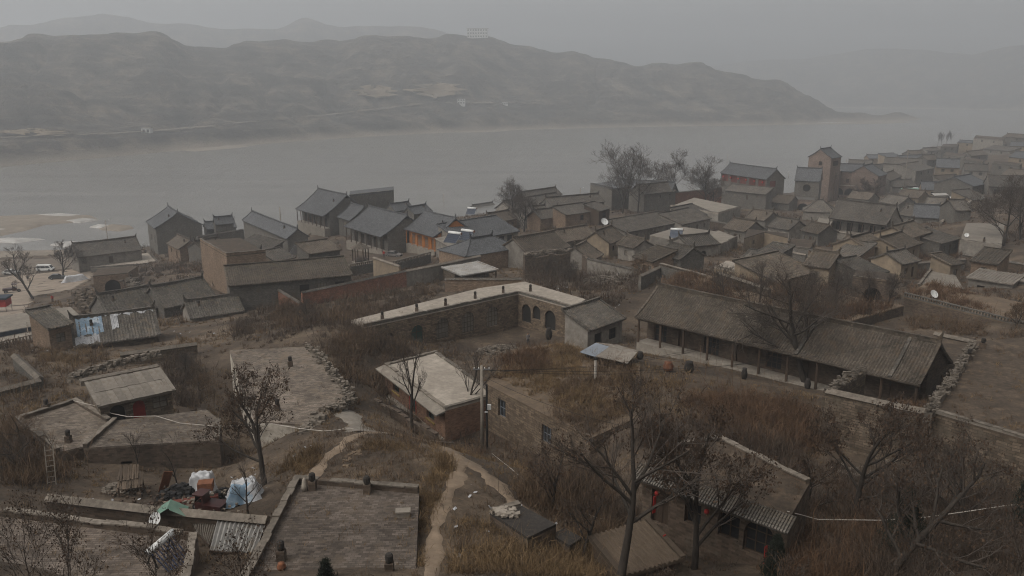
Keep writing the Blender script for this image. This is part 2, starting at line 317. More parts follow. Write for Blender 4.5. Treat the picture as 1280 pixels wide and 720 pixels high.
# ------------------------------------------------------------------ mesh helpers
class MB:
    def __init__(s): s.v = []; s.f = []; s.m = []
    def face(s, pts, mi=0):
        n = len(s.v); s.v += [tuple(p) for p in pts]; s.f.append(tuple(range(n, n+len(pts)))); s.m.append(mi)
    def box(s, x0, x1, y0, y1, z0, z1, mi=0):
        n = len(s.v); s.v += [(x0,y0,z0),(x1,y0,z0),(x1,y1,z0),(x0,y1,z0),(x0,y0,z1),(x1,y0,z1),(x1,y1,z1),(x0,y1,z1)]
        for q in ((0,3,2,1),(4,5,6,7),(0,1,5,4),(1,2,6,5),(2,3,7,6),(3,0,4,7)): s.f.append(tuple(n+i for i in q)); s.m.append(mi)
    def beam(s, p, q, w, h, mi=0, up=(0,0,1)):
        p, q = Vector(p), Vector(q); d = (q-p).normalized(); u = Vector(up)
        if abs(d.dot(u)) > .98: u = Vector((0,1,0))
        r = d.cross(u).normalized(); u = r.cross(d).normalized(); n = len(s.v)
        for c in (p, q):
            for a, b in ((-1,-1),(1,-1),(1,1),(-1,1)): s.v.append(tuple(c + r*(a*w/2) + u*(b*h/2)))
        for k in ((0,1,2,3),(7,6,5,4),(0,4,5,1),(1,5,6,2),(2,6,7,3),(3,7,4,0)): s.f.append(tuple(n+i for i in k)); s.m.append(mi)
    def prism(s, poly, z0, z1, mi=0, mtop=None):
        n = len(s.v); k = len(poly)
        s.v += [(p[0],p[1],z0) for p in poly] + [(p[0],p[1],z1) for p in poly]
        for i in range(k):
            j = (i+1) % k; s.f.append((n+i, n+j, n+k+j, n+k+i)); s.m.append(mi)
        s.f.append(tuple(n+k+i for i in range(k))); s.m.append(mi if mtop is None else mtop)
        s.f.append(tuple(n+k-1-i for i in range(k))); s.m.append(mi)
    def tube(s, pts, rad, n=6, mi=0, cap=True):
        pts = [Vector(p) for p in pts]; rings = []
        if not hasattr(rad, '__len__'): rad = [rad]*len(pts)
        for i, p in enumerate(pts):
            d = (pts[min(i+1, len(pts)-1)] - pts[max(i-1, 0)]).normalized()
            u = Vector((0,0,1)) if abs(d.z) < .9 else Vector((1,0,0)); r = d.cross(u).normalized(); u = r.cross(d)
            b = len(s.v); rings.append(b)
            for k in range(n):
                a = 2*math.pi*k/n; s.v.append(tuple(p + (r*math.cos(a)+u*math.sin(a))*rad[i]))
        for a, b in zip(rings, rings[1:]):
            for k in range(n): s.f.append((a+k, a+(k+1)%n, b+(k+1)%n, b+k)); s.m.append(mi)
        if cap:
            s.f.append(tuple(rings[0]+n-1-k for k in range(n))); s.m.append(mi)
            s.f.append(tuple(rings[-1]+k for k in range(n))); s.m.append(mi)
    def lathe(s, prof, c=(0,0,0), n=10, mi=0):
        rings = []
        for r, z in prof:
            rings.append(len(s.v))
            for k in range(n):
                a = 2*math.pi*k/n; s.v.append((c[0]+r*math.cos(a), c[1]+r*math.sin(a), c[2]+z))
        for a, b in zip(rings, rings[1:]):
            for k in range(n): s.f.append((a+k, a+(k+1)%n, b+(k+1)%n, b+k)); s.m.append(mi)
        s.f.append(tuple(rings[0]+n-1-k for k in range(n))); s.m.append(mi)
        s.f.append(tuple(rings[-1]+k for k in range(n))); s.m.append(mi)
    def build(s, name, mats, parent=None, loc=None, rz=0, smooth=False, kind=None):
        me = bpy.data.meshes.new(name); me.from_pydata(s.v, [], s.f)
        return finish(me, name, mats, parent, loc, rz, smooth, kind, s.m)
def finish(me, name, mats, parent=None, loc=None, rz=0, smooth=False, kind=None, mi=None):
    for k in ([mats] if isinstance(mats, str) else mats): me.materials.append(MATS[k])
    if mi is not None and len(set(mi)) > 1: me.polygons.foreach_set('material_index', mi)
    if smooth: me.polygons.foreach_set('use_smooth', [True]*len(me.polygons))
    auto_uv(me)
    o = bpy.data.objects.new(name, me); col.objects.link(o)
    if parent: o.parent = parent
    if loc is not None: o.location = loc
    o.rotation_euler = (0, 0, rz)
    if kind: o['kind'] = kind
    return o
def auto_uv(me):
    nl = len(me.loops)
    if not nl: return
    vi = np.empty(nl, np.int32); me.loops.foreach_get('vertex_index', vi)
    co = np.empty(len(me.vertices)*3, np.float32); me.vertices.foreach_get('co', co); co = co.reshape(-1,3)[vi]
    np_ = len(me.polygons); nr = np.empty(np_*3, np.float32); me.polygons.foreach_get('normal', nr); nr = nr.reshape(-1,3)
    tot = np.empty(np_, np.int32); me.polygons.foreach_get('loop_total', tot); nr = np.repeat(nr, tot, 0)
    hl = np.hypot(nr[:,0], nr[:,1]) + 1e-6; flat = np.abs(nr[:,2]) > .75
    u = np.where(flat, co[:,0], (-nr[:,1]*co[:,0] + nr[:,0]*co[:,1])/hl); v = np.where(flat, co[:,1], co[:,2])
    uv = me.uv_layers.new(name='uv'); uv.data.foreach_set('uv', np.stack([u, v], 1).astype(np.float32).ravel())
def np_mesh(name, verts, faces):
    """verts (n,3), faces (m,3|4) -> mesh, fast"""
    me = bpy.data.meshes.new(name); verts = np.asarray(verts, np.float32); faces = np.asarray(faces, np.int32)
    me.vertices.add(len(verts)); me.vertices.foreach_set('co', verts.ravel())
    k = faces.shape[1]; me.loops.add(faces.size); me.polygons.add(len(faces))
    me.loops.foreach_set('vertex_index', faces.ravel())
    me.polygons.foreach_set('loop_start', np.arange(0, faces.size, k, dtype=np.int32)); me.polygons.foreach_set('loop_total', np.full(len(faces), k, np.int32))
    me.update(calc_edges=True); return me
def empty(name, loc, rz=0, parent=None):
    o = bpy.data.objects.new(name, None); col.objects.link(o); o.location = loc; o.rotation_euler = (0,0,rz); o.empty_display_size = .5
    if parent: o.parent = parent
    return o
def tag(o, label, cat, group=None, kind=None):
    o['label'] = label; o['category'] = cat
    if group: o['group'] = group
    if kind: o['kind'] = kind
    return o
def copy_tree(o, parent=None):
    c = o.copy(); col.objects.link(c); c.parent = parent
    for ch in KIDS.get(o.name, [k for k in o.children]): copy_tree(ch, c)
    return c
KIDS = {}
FOOT = []      # footprints (polygons, xy) that keep plants out
def in_poly(x, y, poly):
    x = np.asarray(x); y = np.asarray(y); inside = np.zeros(x.shape, bool); n = len(poly)
    for i in range(n):
        x1, y1 = poly[i][0], poly[i][1]; x2, y2 = poly[(i+1)%n][0], poly[(i+1)%n][1]
        c = ((y1 > y) != (y2 > y)); inside ^= c & (x < (x2-x1)*(y-y1)/((y2-y1) if y2 != y1 else 1e-9) + x1)
    return inside
def base_under(poly, sink=.4):
    pts = []
    for i in range(len(poly)):
        p, q = poly[i], poly[(i+1)%len(poly)]
        for t in (0, .33, .66): pts.append((p[0]+(q[0]-p[0])*t, p[1]+(q[1]-p[1])*t))
    a = np.array(pts); return float(ground(a[:,0], a[:,1]).min()) - sink

# ------------------------------------------------------------------ facades with real openings
def facade(mb, f, s0, s1, z0, z1, ops, rec=.22, mi=0):
    """wall plane from s0..s1, z0..z1 with recessed openings; f(s,z,d) -> point, d = inward depth"""
    s = s0
    for (c, w, zb, h, ty) in sorted(ops, key=lambda o: o[0]):
        l, r = c-w/2, c+w/2; zt = zb+h; arch = ty[0] == 'a'
        if l > s: mb.face([f(s,z0,0), f(l,z0,0), f(l,z1,0), f(s,z1,0)], mi)
        if zb > z0: mb.face([f(l,z0,0), f(r,z0,0), f(r,zb,0), f(l,zb,0)], mi)
        out = opening_outline(c, w, zb, h, arch); top = out[1:-1] if not arch else out[1:-1]
        pts = [(l, top[0][1])] + list(top[1:-1]) + [(r, top[-1][1])]
        for (sa, za), (sb, zb2) in zip(pts, pts[1:]):
            mb.face([f(sa,za,0), f(sb,zb2,0), f(sb,z1,0), f(sa,z1,0)], mi)
        n = len(out)
        for i in range(n):
            a, b = out[i], out[(i+1)%n]
            mb.face([f(a[0],a[1],0), f(a[0],a[1],rec), f(b[0],b[1],rec), f(b[0],b[1],0)], mi)
        s = r
    if s1 > s: mb.face([f(s,z0,0), f(s1,z0,0), f(s1,z1,0), f(s,z1,0)], mi)
def opening_outline(c, w, zb, h, arch, n=8):
    l, r = c-w/2, c+w/2
    if not arch: return [(l,zb),(l,zb+h),(r,zb+h),(r,zb)]
    rad = w/2; sp = max(zb+.05, zb+h-rad); rh = zb+h-sp
    pts = [(l, zb)] + [(c - rad*math.cos(math.pi*i/n), sp + rh*math.sin(math.pi*i/n)) for i in range(n+1)] + [(r, zb)]
    return pts
DOORC = {'d': 'timber', 'D': 'painted_room_shade', 'R': 'red_paint', 'g': 'green_paint'}
def fill_openings(root, f, ops, rec=.22, frame='timber', pane='paper_pane'):
    """window = frame mesh > pane; door = leaf mesh > frame"""
    for (c, w, zb, h, ty) in ops:
        arch = ty[0] == 'a'; t = ty[-1]; out = opening_outline(c, w, zb, h, arch)
        m = MB(); m.face([f(s, z, rec-.01) for s, z in out][::-1])
        if t == 'w':
            fr = MB(); bw = .07
            hgt = lambda s: zb+h if not arch else (max(zb+.05, zb+h-w/2) + min(h-.05, w/2)*math.sqrt(max(0, 1-((s-c)/(w/2))**2)))
            nv = max(2, int(round(w/.55)))
            for i in range(nv+1):
                s = c-w/2+bw/2 + (w-bw)*i/nv; zt = hgt(s if 0 < i < nv else c-w/2+.1*w*(0.5 if arch else 0)); 
                if i in (0, nv) and arch: zt = max(zb+.1, zb+h-w/2)
                for k, dd in ((0,0),): fr.face([f(s-bw/2,zb,rec-.06), f(s+bw/2,zb,rec-.06), f(s+bw/2,zt,rec-.06), f(s-bw/2,zt,rec-.06)]); fr.face([f(s+bw/2,zb,rec-.06), f(s+bw/2,zb,rec), f(s+bw/2,zt,rec), f(s+bw/2,zt,rec-.06)])
            nh = max(1, int(round(h/.7)))
            for i in range(nh+1):
                z = zb+bw/2 + (h-bw)*i/nh
                if arch and z > zb+h-w/2:
                    k = (z-(zb+h-w/2))/(w/2); hw = w/2*math.sqrt(max(0, 1-k*k))
                else: hw = w/2
                if hw < .1: continue
                fr.face([f(c-hw,z-bw/2,rec-.065), f(c+hw,z-bw/2,rec-.065), f(c+hw,z+bw/2,rec-.065), f(c-hw,z+bw/2,rec-.065)])
            fo = fr.build('window', frame, root); m.build('pane', pane, fo)
        else:
            if t == 'v': m.build('opening_shade_sheet', 'painted_room_shade', root); continue  # sheet closing the opening, painted as the shade inside
            dm = m.build('door', DOORC.get(t, 'timber'), root)
            fr = MB()
            for s in (c-w/2+.05, c, c+w/2-.05):
                zt = zb+h if not arch else zb+h-(w/2 if s != c else 0)
                fr.face([f(s-.05,zb,rec-.05), f(s+.05,zb,rec-.05), f(s+.05,zt,rec-.05), f(s-.05,zt,rec-.05)])
            if h > 1.2: fr.face([f(c-w/2,zb+h*.62,rec-.055), f(c+w/2,zb+h*.62,rec-.055), f(c+w/2,zb+h*.62+.1,rec-.055), f(c-w/2,zb+h*.62+.1,rec-.055)])
            fr.build('door_frame', 'timber' if t != 'R' else 'red_paint', dm)

# ------------------------------------------------------------------ roofs
def slope_profile(d, rise, n, curve):
    return [(d*t, rise*((1-curve)*t + curve*t*t)) for t in [i/n for i in range(n+1)]]
def roof_part(root, L, prof, y0, sgn, mtile, ribs, thick=.16, name='roof_slope'):
    """one roof slope, eave at y0, going in +y*sgn; prof = [(run, height above eave)]; z is local"""
    mb = MB(); hx = L/2
    P = [(y0+sgn*r, z) for r, z in prof]
    def quad(a, b, c, d): mb.face([a,b,c,d] if sgn > 0 else [d,c,b,a])
    for (ya, za), (yb, zb) in zip(P, P[1:]):
        quad((-hx,ya,za), (hx,ya,za), (hx,yb,zb), (-hx,yb,zb)); quad((hx,ya,za-thick), (-hx,ya,za-thick), (-hx,yb,zb-thick), (hx,yb,zb-thick))
        quad((-hx,ya,za-thick), (-hx,ya,za), (-hx,yb,zb), (-hx,yb,zb-thick)); quad((hx,ya,za), (hx,ya,za-thick), (hx,yb,zb-thick), (hx,yb,zb))
    y, z = P[0]; quad((-hx,y,z-thick), (hx,y,z-thick), (hx,y,z), (-hx,y,z))
    y, z = P[-1]; quad((hx,y,z-thick), (-hx,y,z-thick), (-hx,y,z), (hx,y,z))
    if ribs:
        n = max(3, int(L/ribs)); s = L/n; xs = []
        for i in range(n):
            x = -hx+i*s; xs += [(x, .012), (x+.42*s, .012), (x+.55*s, .09), (x+.85*s, .09)]
        xs.append((hx, .012)); b = len(mb.v); k = len(xs)
        e = 0.03
        for j, (yy, zz) in enumerate(P):
            jit = 0
            for (x, dz) in xs:
                wob = .035*math.sin(x*1.7+j*2.1+L)+.03*math.sin(x*.63+yy*1.3)
                mb.v.append((x, yy-(sgn*e if j == 0 else 0), zz+dz+wob*(0 if j == 0 else 1)+.03))
        for j in range(len(P)-1):
            for i in range(k-1):
                q = (b+j*k+i, b+j*k+i+1, b+(j+1)*k+i+1, b+(j+1)*k+i); mb.f.append(q if sgn > 0 else q[::-1]); mb.m.append(0)
        for i in range(k-1):   # drip edge
            x1, d1 = xs[i]; x2, d2 = xs[i+1]; yy, zz = P[0]; yy -= sgn*e
            quad((x1,yy,zz-.10), (x2,yy,zz-.10), (x2,yy,zz+d2+.03), (x1,yy,zz+d1+.03))
    return mb.build(name, mtile, root)
def ridge_part(root, L, y, z, mtile, big=True, name='ridge'):
    mb = MB(); hx = L/2; h = .38 if big else .2
    n = 8
    for i in range(n):   # slight sag in the middle
        xa, xb = -hx+L*i/n, -hx+L*(i+1)/n; sg = lambda x: .10*(2*x/L)**2*(1 if big else .5)
        mb.beam((xa-.01,y,z+h/2-.05+sg(xa)), (xb+.01,y,z+h/2-.05+sg(xb)), .26, h)
        mb.beam((xa-.01,y,z+h+sg(xa)), (xb+.01,y,z+h+sg(xb)), .36, .09)
    if big:
        for s in (-1, 1):   # turned-up ridge ends
            mb.face([(s*hx,y-.1,z+.1),(s*(hx-.55),y-.1,z+h),(s*(hx-.25),y-.1,z+h+.35),(s*(hx+.12),y-.1,z+h+.95),(s*(hx+.05),y-.1,z+h+.3)])
            mb.face([(s*hx,y+.1,z+.1),(s*(hx+.05),y+.1,z+h+.3),(s*(hx+.12),y+.1,z+h+.95),(s*(hx-.25),y+.1,z+h+.35),(s*(hx-.55),y+.1,z+h)])
            mb.beam((s*(hx-.1),y,z+h+.15), (s*(hx+.1),y,z+h+.95), .2, .16)
    return mb.build(name, mtile, root)
def verge_part(root, L, prof, y0, sgn, mtile, w=.3, h=.2):
    P = [(y0+sgn*r, z) for r, z in prof]
    for s in (-1, 1):
        mb = MB()
        for (ya, za), (yb, zb) in zip(P, P[1:]): mb.beam((s*(L/2-w/2+.04), ya, za+.08), (s*(L/2-w/2+.04), yb, zb+.08), w, h)
        mb.build('verge', mtile, root)

# ------------------------------------------------------------------ houses
def house(name, label, cat, a, b, ze, depth, rise, kind='gable', wall='brick_grey', roof='tile_grey', ov=.45, fo=(), so=(), lo=(), group=None,
          hf=3.0, curve=.22, frame='timber', pane='paper_pane', porch=None, ridge=True, chim=(), base=None, wing=None):
    """a, b: pixels of the left and right end of the front eave, at height ze. The body stands away from the viewer."""
    A, B = W(a[0], a[1], ze), W(b[0], b[1], ze); d = B-A; L = d.length; d.normalize(); n = Vector((-d.y, d.x, 0))
    c = (A+B)/2 + n*(depth/2); rz = math.atan2(d.y, d.x)
    cor = [A+n*ov, B+n*ov, B+n*(depth-ov), A+n*(depth-ov)]; FOOT.append([(p.x,p.y) for p in (A, B, B+n*depth, A+n*depth)])
    bz = base_under(cor) if base is None else base
    bz = min(bz, ze-1.2); root = empty(name, (c.x, c.y, bz), rz); tag(root, label, cat, group)
    H = ze-bz; dist = dist_of(c); D = depth; hx = L/2-.22; y0, y1 = -D/2+ov, D/2-ov; fz = H-hf
    if not fo and kind != 'hip' and dist < 600 and roof not in ('plank','metal_sheet'):
        k = int(abs(A.x*7+A.y*3)) % 3; fo = [[(.3,1.1,.9,1.2,'w'),(.72,1.0,0,2.0,'d')],[(.5,1.2,.9,1.2,'w')],[(.25,1.0,.9,1.2,'w'),(.55,1.0,0,2.0,'d'),(.8,1.0,.9,1.2,'w')]][k]
        if L < 5: fo = [(.5,1.1,.9,1.2,'w')]
    ribs = .30 if dist < 95 else (.36 if dist < 150 else (.5 if dist < 240 else 0)); nrow = 7 if dist < 150 else 5
    if kind == 'gable':
        prof = slope_profile(D/2, rise, nrow, curve); slopes = [(prof, -D/2, 1), (prof, D/2, -1)]
    elif kind == 'mono':
        prof = slope_profile(D, rise, nrow, curve*.6); slopes = [(prof, -D/2, 1)]
    elif kind == 'hip':
        prof = slope_profile(D/2, rise, nrow, curve); slopes = []
    def zroof(y):   # underside of the roof at y
        r = (y+D/2) if kind == 'mono' else D/2-abs(y)
        run = D if kind == 'mono' else D/2; t = max(0, min(1, r/run)); cv = curve*.6 if kind == 'mono' else curve
        return H + rise*((1-cv)*t+cv*t*t) - .12
    mb = MB(); yf = y0 if not porch else y0+porch
    fo = [((-hx+fr*2*hx), w, fz+sl, h, ty) for fr, w, sl, h, ty in fo]
    F = lambda s, z, q: (s, yf+q, z)
    zt = zroof(yf)
    facade(mb, F, -hx, hx, 0, zt, fo)
    if kind == 'mono': ys = [yf, y1]
    else: ys = [yf, 0, y1]
    top = [(y, zroof(y)) for y in np.linspace(yf, y1, 9)]
    if kind == 'hip': top = [(yf, H-.12), (y1, H-.12)]
    for s, ops in ((1, so), (-1, lo)):
        oo = [((yf+fr*(y1-yf)) if s > 0 else -(yf+fr*(y1-yf)), w, fz+sl, h, ty) for fr, w, sl, h, ty in ops]
        Fs = (lambda t, z, q: (hx-q, t, z)) if s > 0 else (lambda t, z, q: (-hx+q, -t, z))
        lowz = min(zroof(yf), zroof(y1)) if kind != 'hip' else H-.12
        if s > 0: facade(mb, Fs, yf, y1, 0, lowz, oo)
        else: facade(mb, Fs, -y1, -yf, 0, lowz, oo)
        g = [(s*hx, y, max(z, lowz)) for y, z in top if z > lowz+.01]; g = [(s*hx, yf, lowz)] + g + [(s*hx, y1, lowz)]
        if len(g) > 2: mb.face(g[::-1] if s > 0 else g)
        fill_openings(root, Fs, oo, frame=frame, pane=pane)
    zb_ = zroof(y1) if kind != 'hip' else H-.12
    mb.face([(hx,y1,0), (-hx,y1,0), (-hx,y1,zb_), (hx,y1,zb_)])
    mb.build('wall', wall, root)
    fill_openings(root, F, fo, frame=frame, pane=pane)
    if porch:
        pb = MB(); pb.box(-hx, hx, y0-.1, yf, 0, fz+.02); pb.build('plinth', 'concrete', root)
        nb = max(2, int(round(2*hx/3.2)))
        for i in range(nb+1):
            x = -hx+.15 + (2*hx-.3)*i/nb; pm = MB(); pm.tube([(x,y0,fz), (x,y0,H-.05)], .14, 6); pm.build('column', frame, root)
        pm = MB(); pm.beam((-hx,y0,H-.25), (hx,y0,H-.25), .2, .3); pm.build('lintel', frame, root)
    if kind == 'hip':
        rm = MB(); k = min(D/2, L/2-.4); hl = L/2; 
        E = [(-hl,-D/2),(hl,-D/2),(hl,D/2),(-hl,D/2)]; r0, r1 = (-hl+k,0), (hl-k,0)
        def lerp(p, q, t): return (p[0]+(q[0]-p[0])*t, p[1]+(q[1]-p[1])*t, H+rise*((1-curve)*t+curve*t*t))
        T = [i/6 for i in range(7)]
        for (p, q, rp, rq) in ((E[0],E[1],r0,r1),(E[1],E[2],r1,r1),(E[2],E[3],r1,r0),(E[3],E[0],r0,r0)):
            for t0, t1 in zip(T, T[1:]): rm.face([lerp(p,rp,t0), lerp(q,rq,t0), lerp(q,rq,t1), lerp(p,rp,t1)])
        rm.face([(x,y,H-.1) for x, y in E][::-1])
        for (p, q) in zip(E, E[1:]+E[:1]): rm.face([(p[0],p[1],H-.1),(q[0],q[1],H-.1),(q[0],q[1],H),(p[0],p[1],H)])
        ro = rm.build('roof', roof, root)
        for e, r in ((E[0],r0),(E[1],r1),(E[2],r1),(E[3],r0)):
            hm = MB()
            for t0, t1 in zip(T, T[1:]): hm.beam(lerp(e,r,t0), lerp(e,r,t1), .25, .25)
            hm.build('hip_ridge', roof, ro)
        if hl-k > .3: ridge_part(ro, 2*(hl-k), 0, H+rise, roof, True)
    else:
        first = None
        for prof, yy, sg in slopes:
            prof = [(r, z+H) for r, z in prof]
            ro = roof_part(root, L, prof, yy, sg, roof, ribs); first = first or ro
            if dist < 420: verge_part(ro, L, prof, yy, sg, roof)
        if ridge: ridge_part(first, L, 0 if kind == 'gable' else D/2-.15, H+rise, roof, big=(kind == 'gable'))
    if not chim and kind == 'gable' and dist < 300 and int(abs(A.x*3.1+A.y*1.7)) % 2: chim = ((.22 if int(A.y) % 2 else .8, .34),)
    for fx, fy in chim:
        chimney_part(root, (-hx+fx*2*hx, y0+fy*(y1-y0), zroof(y0+fy*(y1-y0))))
    return root
def chimney_part(root, p, h=.95, top='soot'):
    mb = MB(); mb.box(p[0]-.2, p[0]+.2, p[1]-.2, p[1]+.2, p[2]-.15, p[2]+h*.55, 0); o = mb.build('chimney', 'brick_dark', root)
    m2 = MB(); m2.lathe([(.13, 0), (.19, h*.12), (.19, h*.4), (.12, h*.48)], (p[0], p[1], p[2]+h*.55), 8); m2.build('chimney_pot', top, o)
    return o
def block(name, label, cat, pts, z, wall='brick_grey', roof='paving', parapet=(), par_h=.45, par_m=None, ops=None, hf=3.0, group=None, chim=(), frame='timber', pane='paper_pane',
          lattice=False, eave=0, eave_edges=None, base=None, slab=.16, rec=.3, taper=0):
    """flat-roofed body on a polygon; pts are pixels of the roof outline at height z, listed front-left, front-right, then round the back"""
    P = [W(p[0], p[1], z) for p in pts]; A2 = sum(P[i].x*P[(i+1)%len(P)].y - P[(i+1)%len(P)].x*P[i].y for i in range(len(P)))
    assert A2 > 0, label
    cx, cy_ = sum(p.x for p in P)/len(P), sum(p.y for p in P)/len(P)
    FOOT.append([(p.x, p.y) for p in P])
    bz = base_under(P) if base is None else base; bz = min(bz, z-.6); root = empty(name, (cx, cy_, bz)); tag(root, label, cat, group)
    Q = [(p.x-cx, p.y-cy_) for p in P]; H = z-bz; fz = H-hf; mb = MB(); ops = ops or {}
    for i in range(len(Q)):
        p, q = Vector(Q[i]), Vector(Q[(i+1)%len(Q)]); d = q-p; L = d.length; d.normalize(); nn = Vector((d.y, -d.x))
        F = lambda s, zz, dd, p=p, d=d, nn=nn: (p.x+d.x*s-nn.x*dd, p.y+d.y*s-nn.y*dd, zz)
        oo = [(fr*L, w, fz+sl, h, ty) for fr, w, sl, h, ty in ops.get(i, [])]
        facade(mb, F, 0, L, 0, H-slab, oo, rec=rec)
        fill_openings(root, F, oo, rec=rec, frame=frame, pane=pane)
    mb.build('wall', wall, root)
    rb = MB()
    if eave:
        c0 = Vector((0,0)); E = []
        for i in range(len(Q)):
            p0, p1, p2 = Vector(Q[i-1]), Vector(Q[i]), Vector(Q[(i+1)%len(Q)]); n1 = Vector((p1-p0).normalized()); n2 = (p2-p1).normalized()
            nn = Vector((n1.y+n2.y, -n1.x-n2.x)).normalized(); E.append((p1.x+nn.x*eave, p1.y+nn.y*eave))
    else: E = Q
    rb.prism(E, H-slab+.004, H); ro = rb.build('roof', roof, root)
    for i in parapet:
        p, q = Vector(Q[i]), Vector(Q[(i+1)%len(Q)]); d = (q-p); L = d.length; d.normalize(); nn = Vector((d.y, -d.x)); o = nn*-.16
        pm = MB()
        if lattice:
            n = max(3, int(L/.42))
            pm.beam((p.x+o.x,p.y+o.y,H+.08), (q.x+o.x,q.y+o.y,H+.08), .28, .16); pm.beam((p.x+o.x,p.y+o.y,H+par_h), (q.x+o.x,q.y+o.y,H+par_h), .34, .14)
            for k in range(n+1):
                c = p+d*(L*k/n)+o; pm.box(c.x-.07, c.x+.07, c.y-.07, c.y+.07, H+.1, H+par_h)
        else:
            n = max(1, int(L/2.2))
            for k in range(n):
                pa, pb = p+d*(L*k/n)+o, p+d*(L*(k+1)/n)+o; hh = par_h*(1+.12*math.sin(k*2.3+L))
                pm.beam((pa.x,pa.y,H+hh/2-.02), (pb.x,pb.y,H+hh/2-.02), .3, hh)
        po = pm.build('parapet', par_m or wall, root)
        if not lattice:
            cm = MB(); n = max(1, int(L/.75)); n2 = max(1, int(L/2.2))
            for k in range(n):
                if rnd.random() < .06: continue
                j = nn*rnd.uniform(-.04,.04); pa, pb = p+d*(L*k/n)+o+j, p+d*(L*(k+1)/n-.015)+o+j; hh = par_h*(1+.12*math.sin(int(k*n2/n)*2.3+L))+rnd.uniform(-.015,.02); cm.beam((pa.x,pa.y,H+hh), (pb.x,pb.y,H+hh+rnd.uniform(-.015,.015)), .40+rnd.uniform(-.05,.04), .08)
            co = cm.build('coping', 'coping', po); co['kind'] = 'stuff'
    for (px, py) in chim:
        w = W(px, py, z); chimney_part(root, (w.x-cx, w.y-cy_, H), 1.0)
    return root
def wall(name, label, pts, z, mat_='brick_grey', thick=.4, coping='tile_grey', group=None, lattice=False, h=None, cat='wall', zs=None, ops=None, ragged=0):
    """free-standing wall along pixels at top height z"""
    zs = zs or [z]*len(pts); coping = 'coping' if coping == 'concrete' else coping
    P = [W(p[0], p[1], zz) for p, zz in zip(pts, zs)]; mid = sum(P, Vector())/len(P)
    a = np.array([[p.x, p.y] for p in P]); bz = float(ground(a[:,0], a[:,1]).min())-.4
    if h: bz = max(bz, min(zs)-h)
    bz = min(bz, min(zs)-.5)
    root = empty(name, (mid.x, mid.y, bz)); tag(root, label, cat, group)
    o0 = Vector((mid.x, mid.y, bz)); mb = MB(); cm = MB()
    for p, q in zip(P, P[1:]):
        d = (q-p); L = d.length; n = max(1, int(L/1.1)) if ragged else 1; u = Vector((-d.y, d.x, 0)).normalized()*thick/2
        for k in range(n):
            r1 = p+d*(k/n)-o0; r2 = p+d*((k+1)/n)-o0; zz = ragged*rnd.uniform(-1, .3) if ragged else 0
            z1, z2 = r1.z+zz, r2.z+zz
            v = [(r1-u), (r2-u), (r2+u), (r1+u)]; b = len(mb.v)
            mb.v += [(w_.x, w_.y, 0) for w_ in v] + [(v[0].x,v[0].y,z1),(v[1].x,v[1].y,z2),(v[2].x,v[2].y,z2),(v[3].x,v[3].y,z1)]
            for t in ((4,5,6,7),(0,1,5,4),(1,2,6,5),(2,3,7,6),(3,0,4,7)): mb.f.append(tuple(b+i for i in t)); mb.m.append(0)
        if coping:
            r1, r2 = p-o0, q-o0
            if lattice:
                cm.beam(r1+Vector((0,0,.55)), r2+Vector((0,0,.55)), thick+.15, .14); nn = max(2, int(L/.5))
                for k in range(nn+1):
                    c = r1+(r2-r1)*(k/nn); cm.box(c.x-.09, c.x+.09, c.y-.09, c.y+.09, c.z-.02, c.z+.5)
            else:
                # little saddle roof on the wall head
                e = Vector((-d.y, d.x, 0)).normalized()*(thick/2+.18); up = Vector((0,0,.26)); lo_ = Vector((0,0,-.04))
                cm.face([r1-e+lo_, r2-e+lo_, r2+up, r1+up]); cm.face([r2+e+lo_, r1+e+lo_, r1+up, r2+up]); cm.face([r1-e+lo_, r1+up, r1+e+lo_]); cm.face([r2+e+lo_, r2+up, r2-e+lo_])
                cm.face([r2-e+lo_, r1-e+lo_, r1+e+lo_, r2+e+lo_])
    mb.build('masonry', mat_, root)
    if coping: cm.build('coping', coping, root)
    return root
# ================================================================== SETTING
def struct(o, kind='structure'): o['kind'] = kind; return o
def make_terrain():
    nr, na = 330, 420
    r = np.concatenate([[0.0], np.geomspace(2.0, 1500, nr-1)]); a = np.radians(np.linspace(-75, 75, na))
    RR, AA = np.meshgrid(r, a, indexing='ij'); X = RR*np.sin(AA); Y = RR*np.cos(AA)-.0
    Z = ground(X.ravel(), Y.ravel()).reshape(X.shape)
    V = np.stack([X, Y, Z], -1).reshape(-1, 3); i, j = np.meshgrid(np.arange(nr-1), np.arange(na-1), indexing='ij')
    q = np.stack([i*na+j, (i+1)*na+j, (i+1)*na+j+1, i*na+j+1], -1).reshape(-1, 4)
    # drop what lies well below the river bed
    keep = (V[q][:, :, 2].max(1) > -3.9); q = q[keep]
    used = np.unique(q); mp = -np.ones(len(V), int); mp[used] = np.arange(len(used))
    return finish(np_mesh('ground', V[used], mp[q][:, ::-1]), 'ground', 'hillside', smooth=True)
struct(make_terrain())
def grid_sheet(name, X, Y, Z, m):
    nr, na = X.shape; V = np.stack([X, Y, Z], -1).reshape(-1, 3); i, j = np.meshgrid(np.arange(nr-1), np.arange(na-1), indexing='ij')
    q = np.stack([i*na+j, i*na+j+1, (i+1)*na+j+1, (i+1)*na+j], -1).reshape(-1, 4)
    return finish(np_mesh(name, V, q), name, m, smooth=True)
xs, ys = np.meshgrid(np.linspace(-4400, 4400, 12), np.linspace(100, 4400, 12), indexing='ij')
struct(grid_sheet('river', xs, ys, xs*0, 'river_water'))
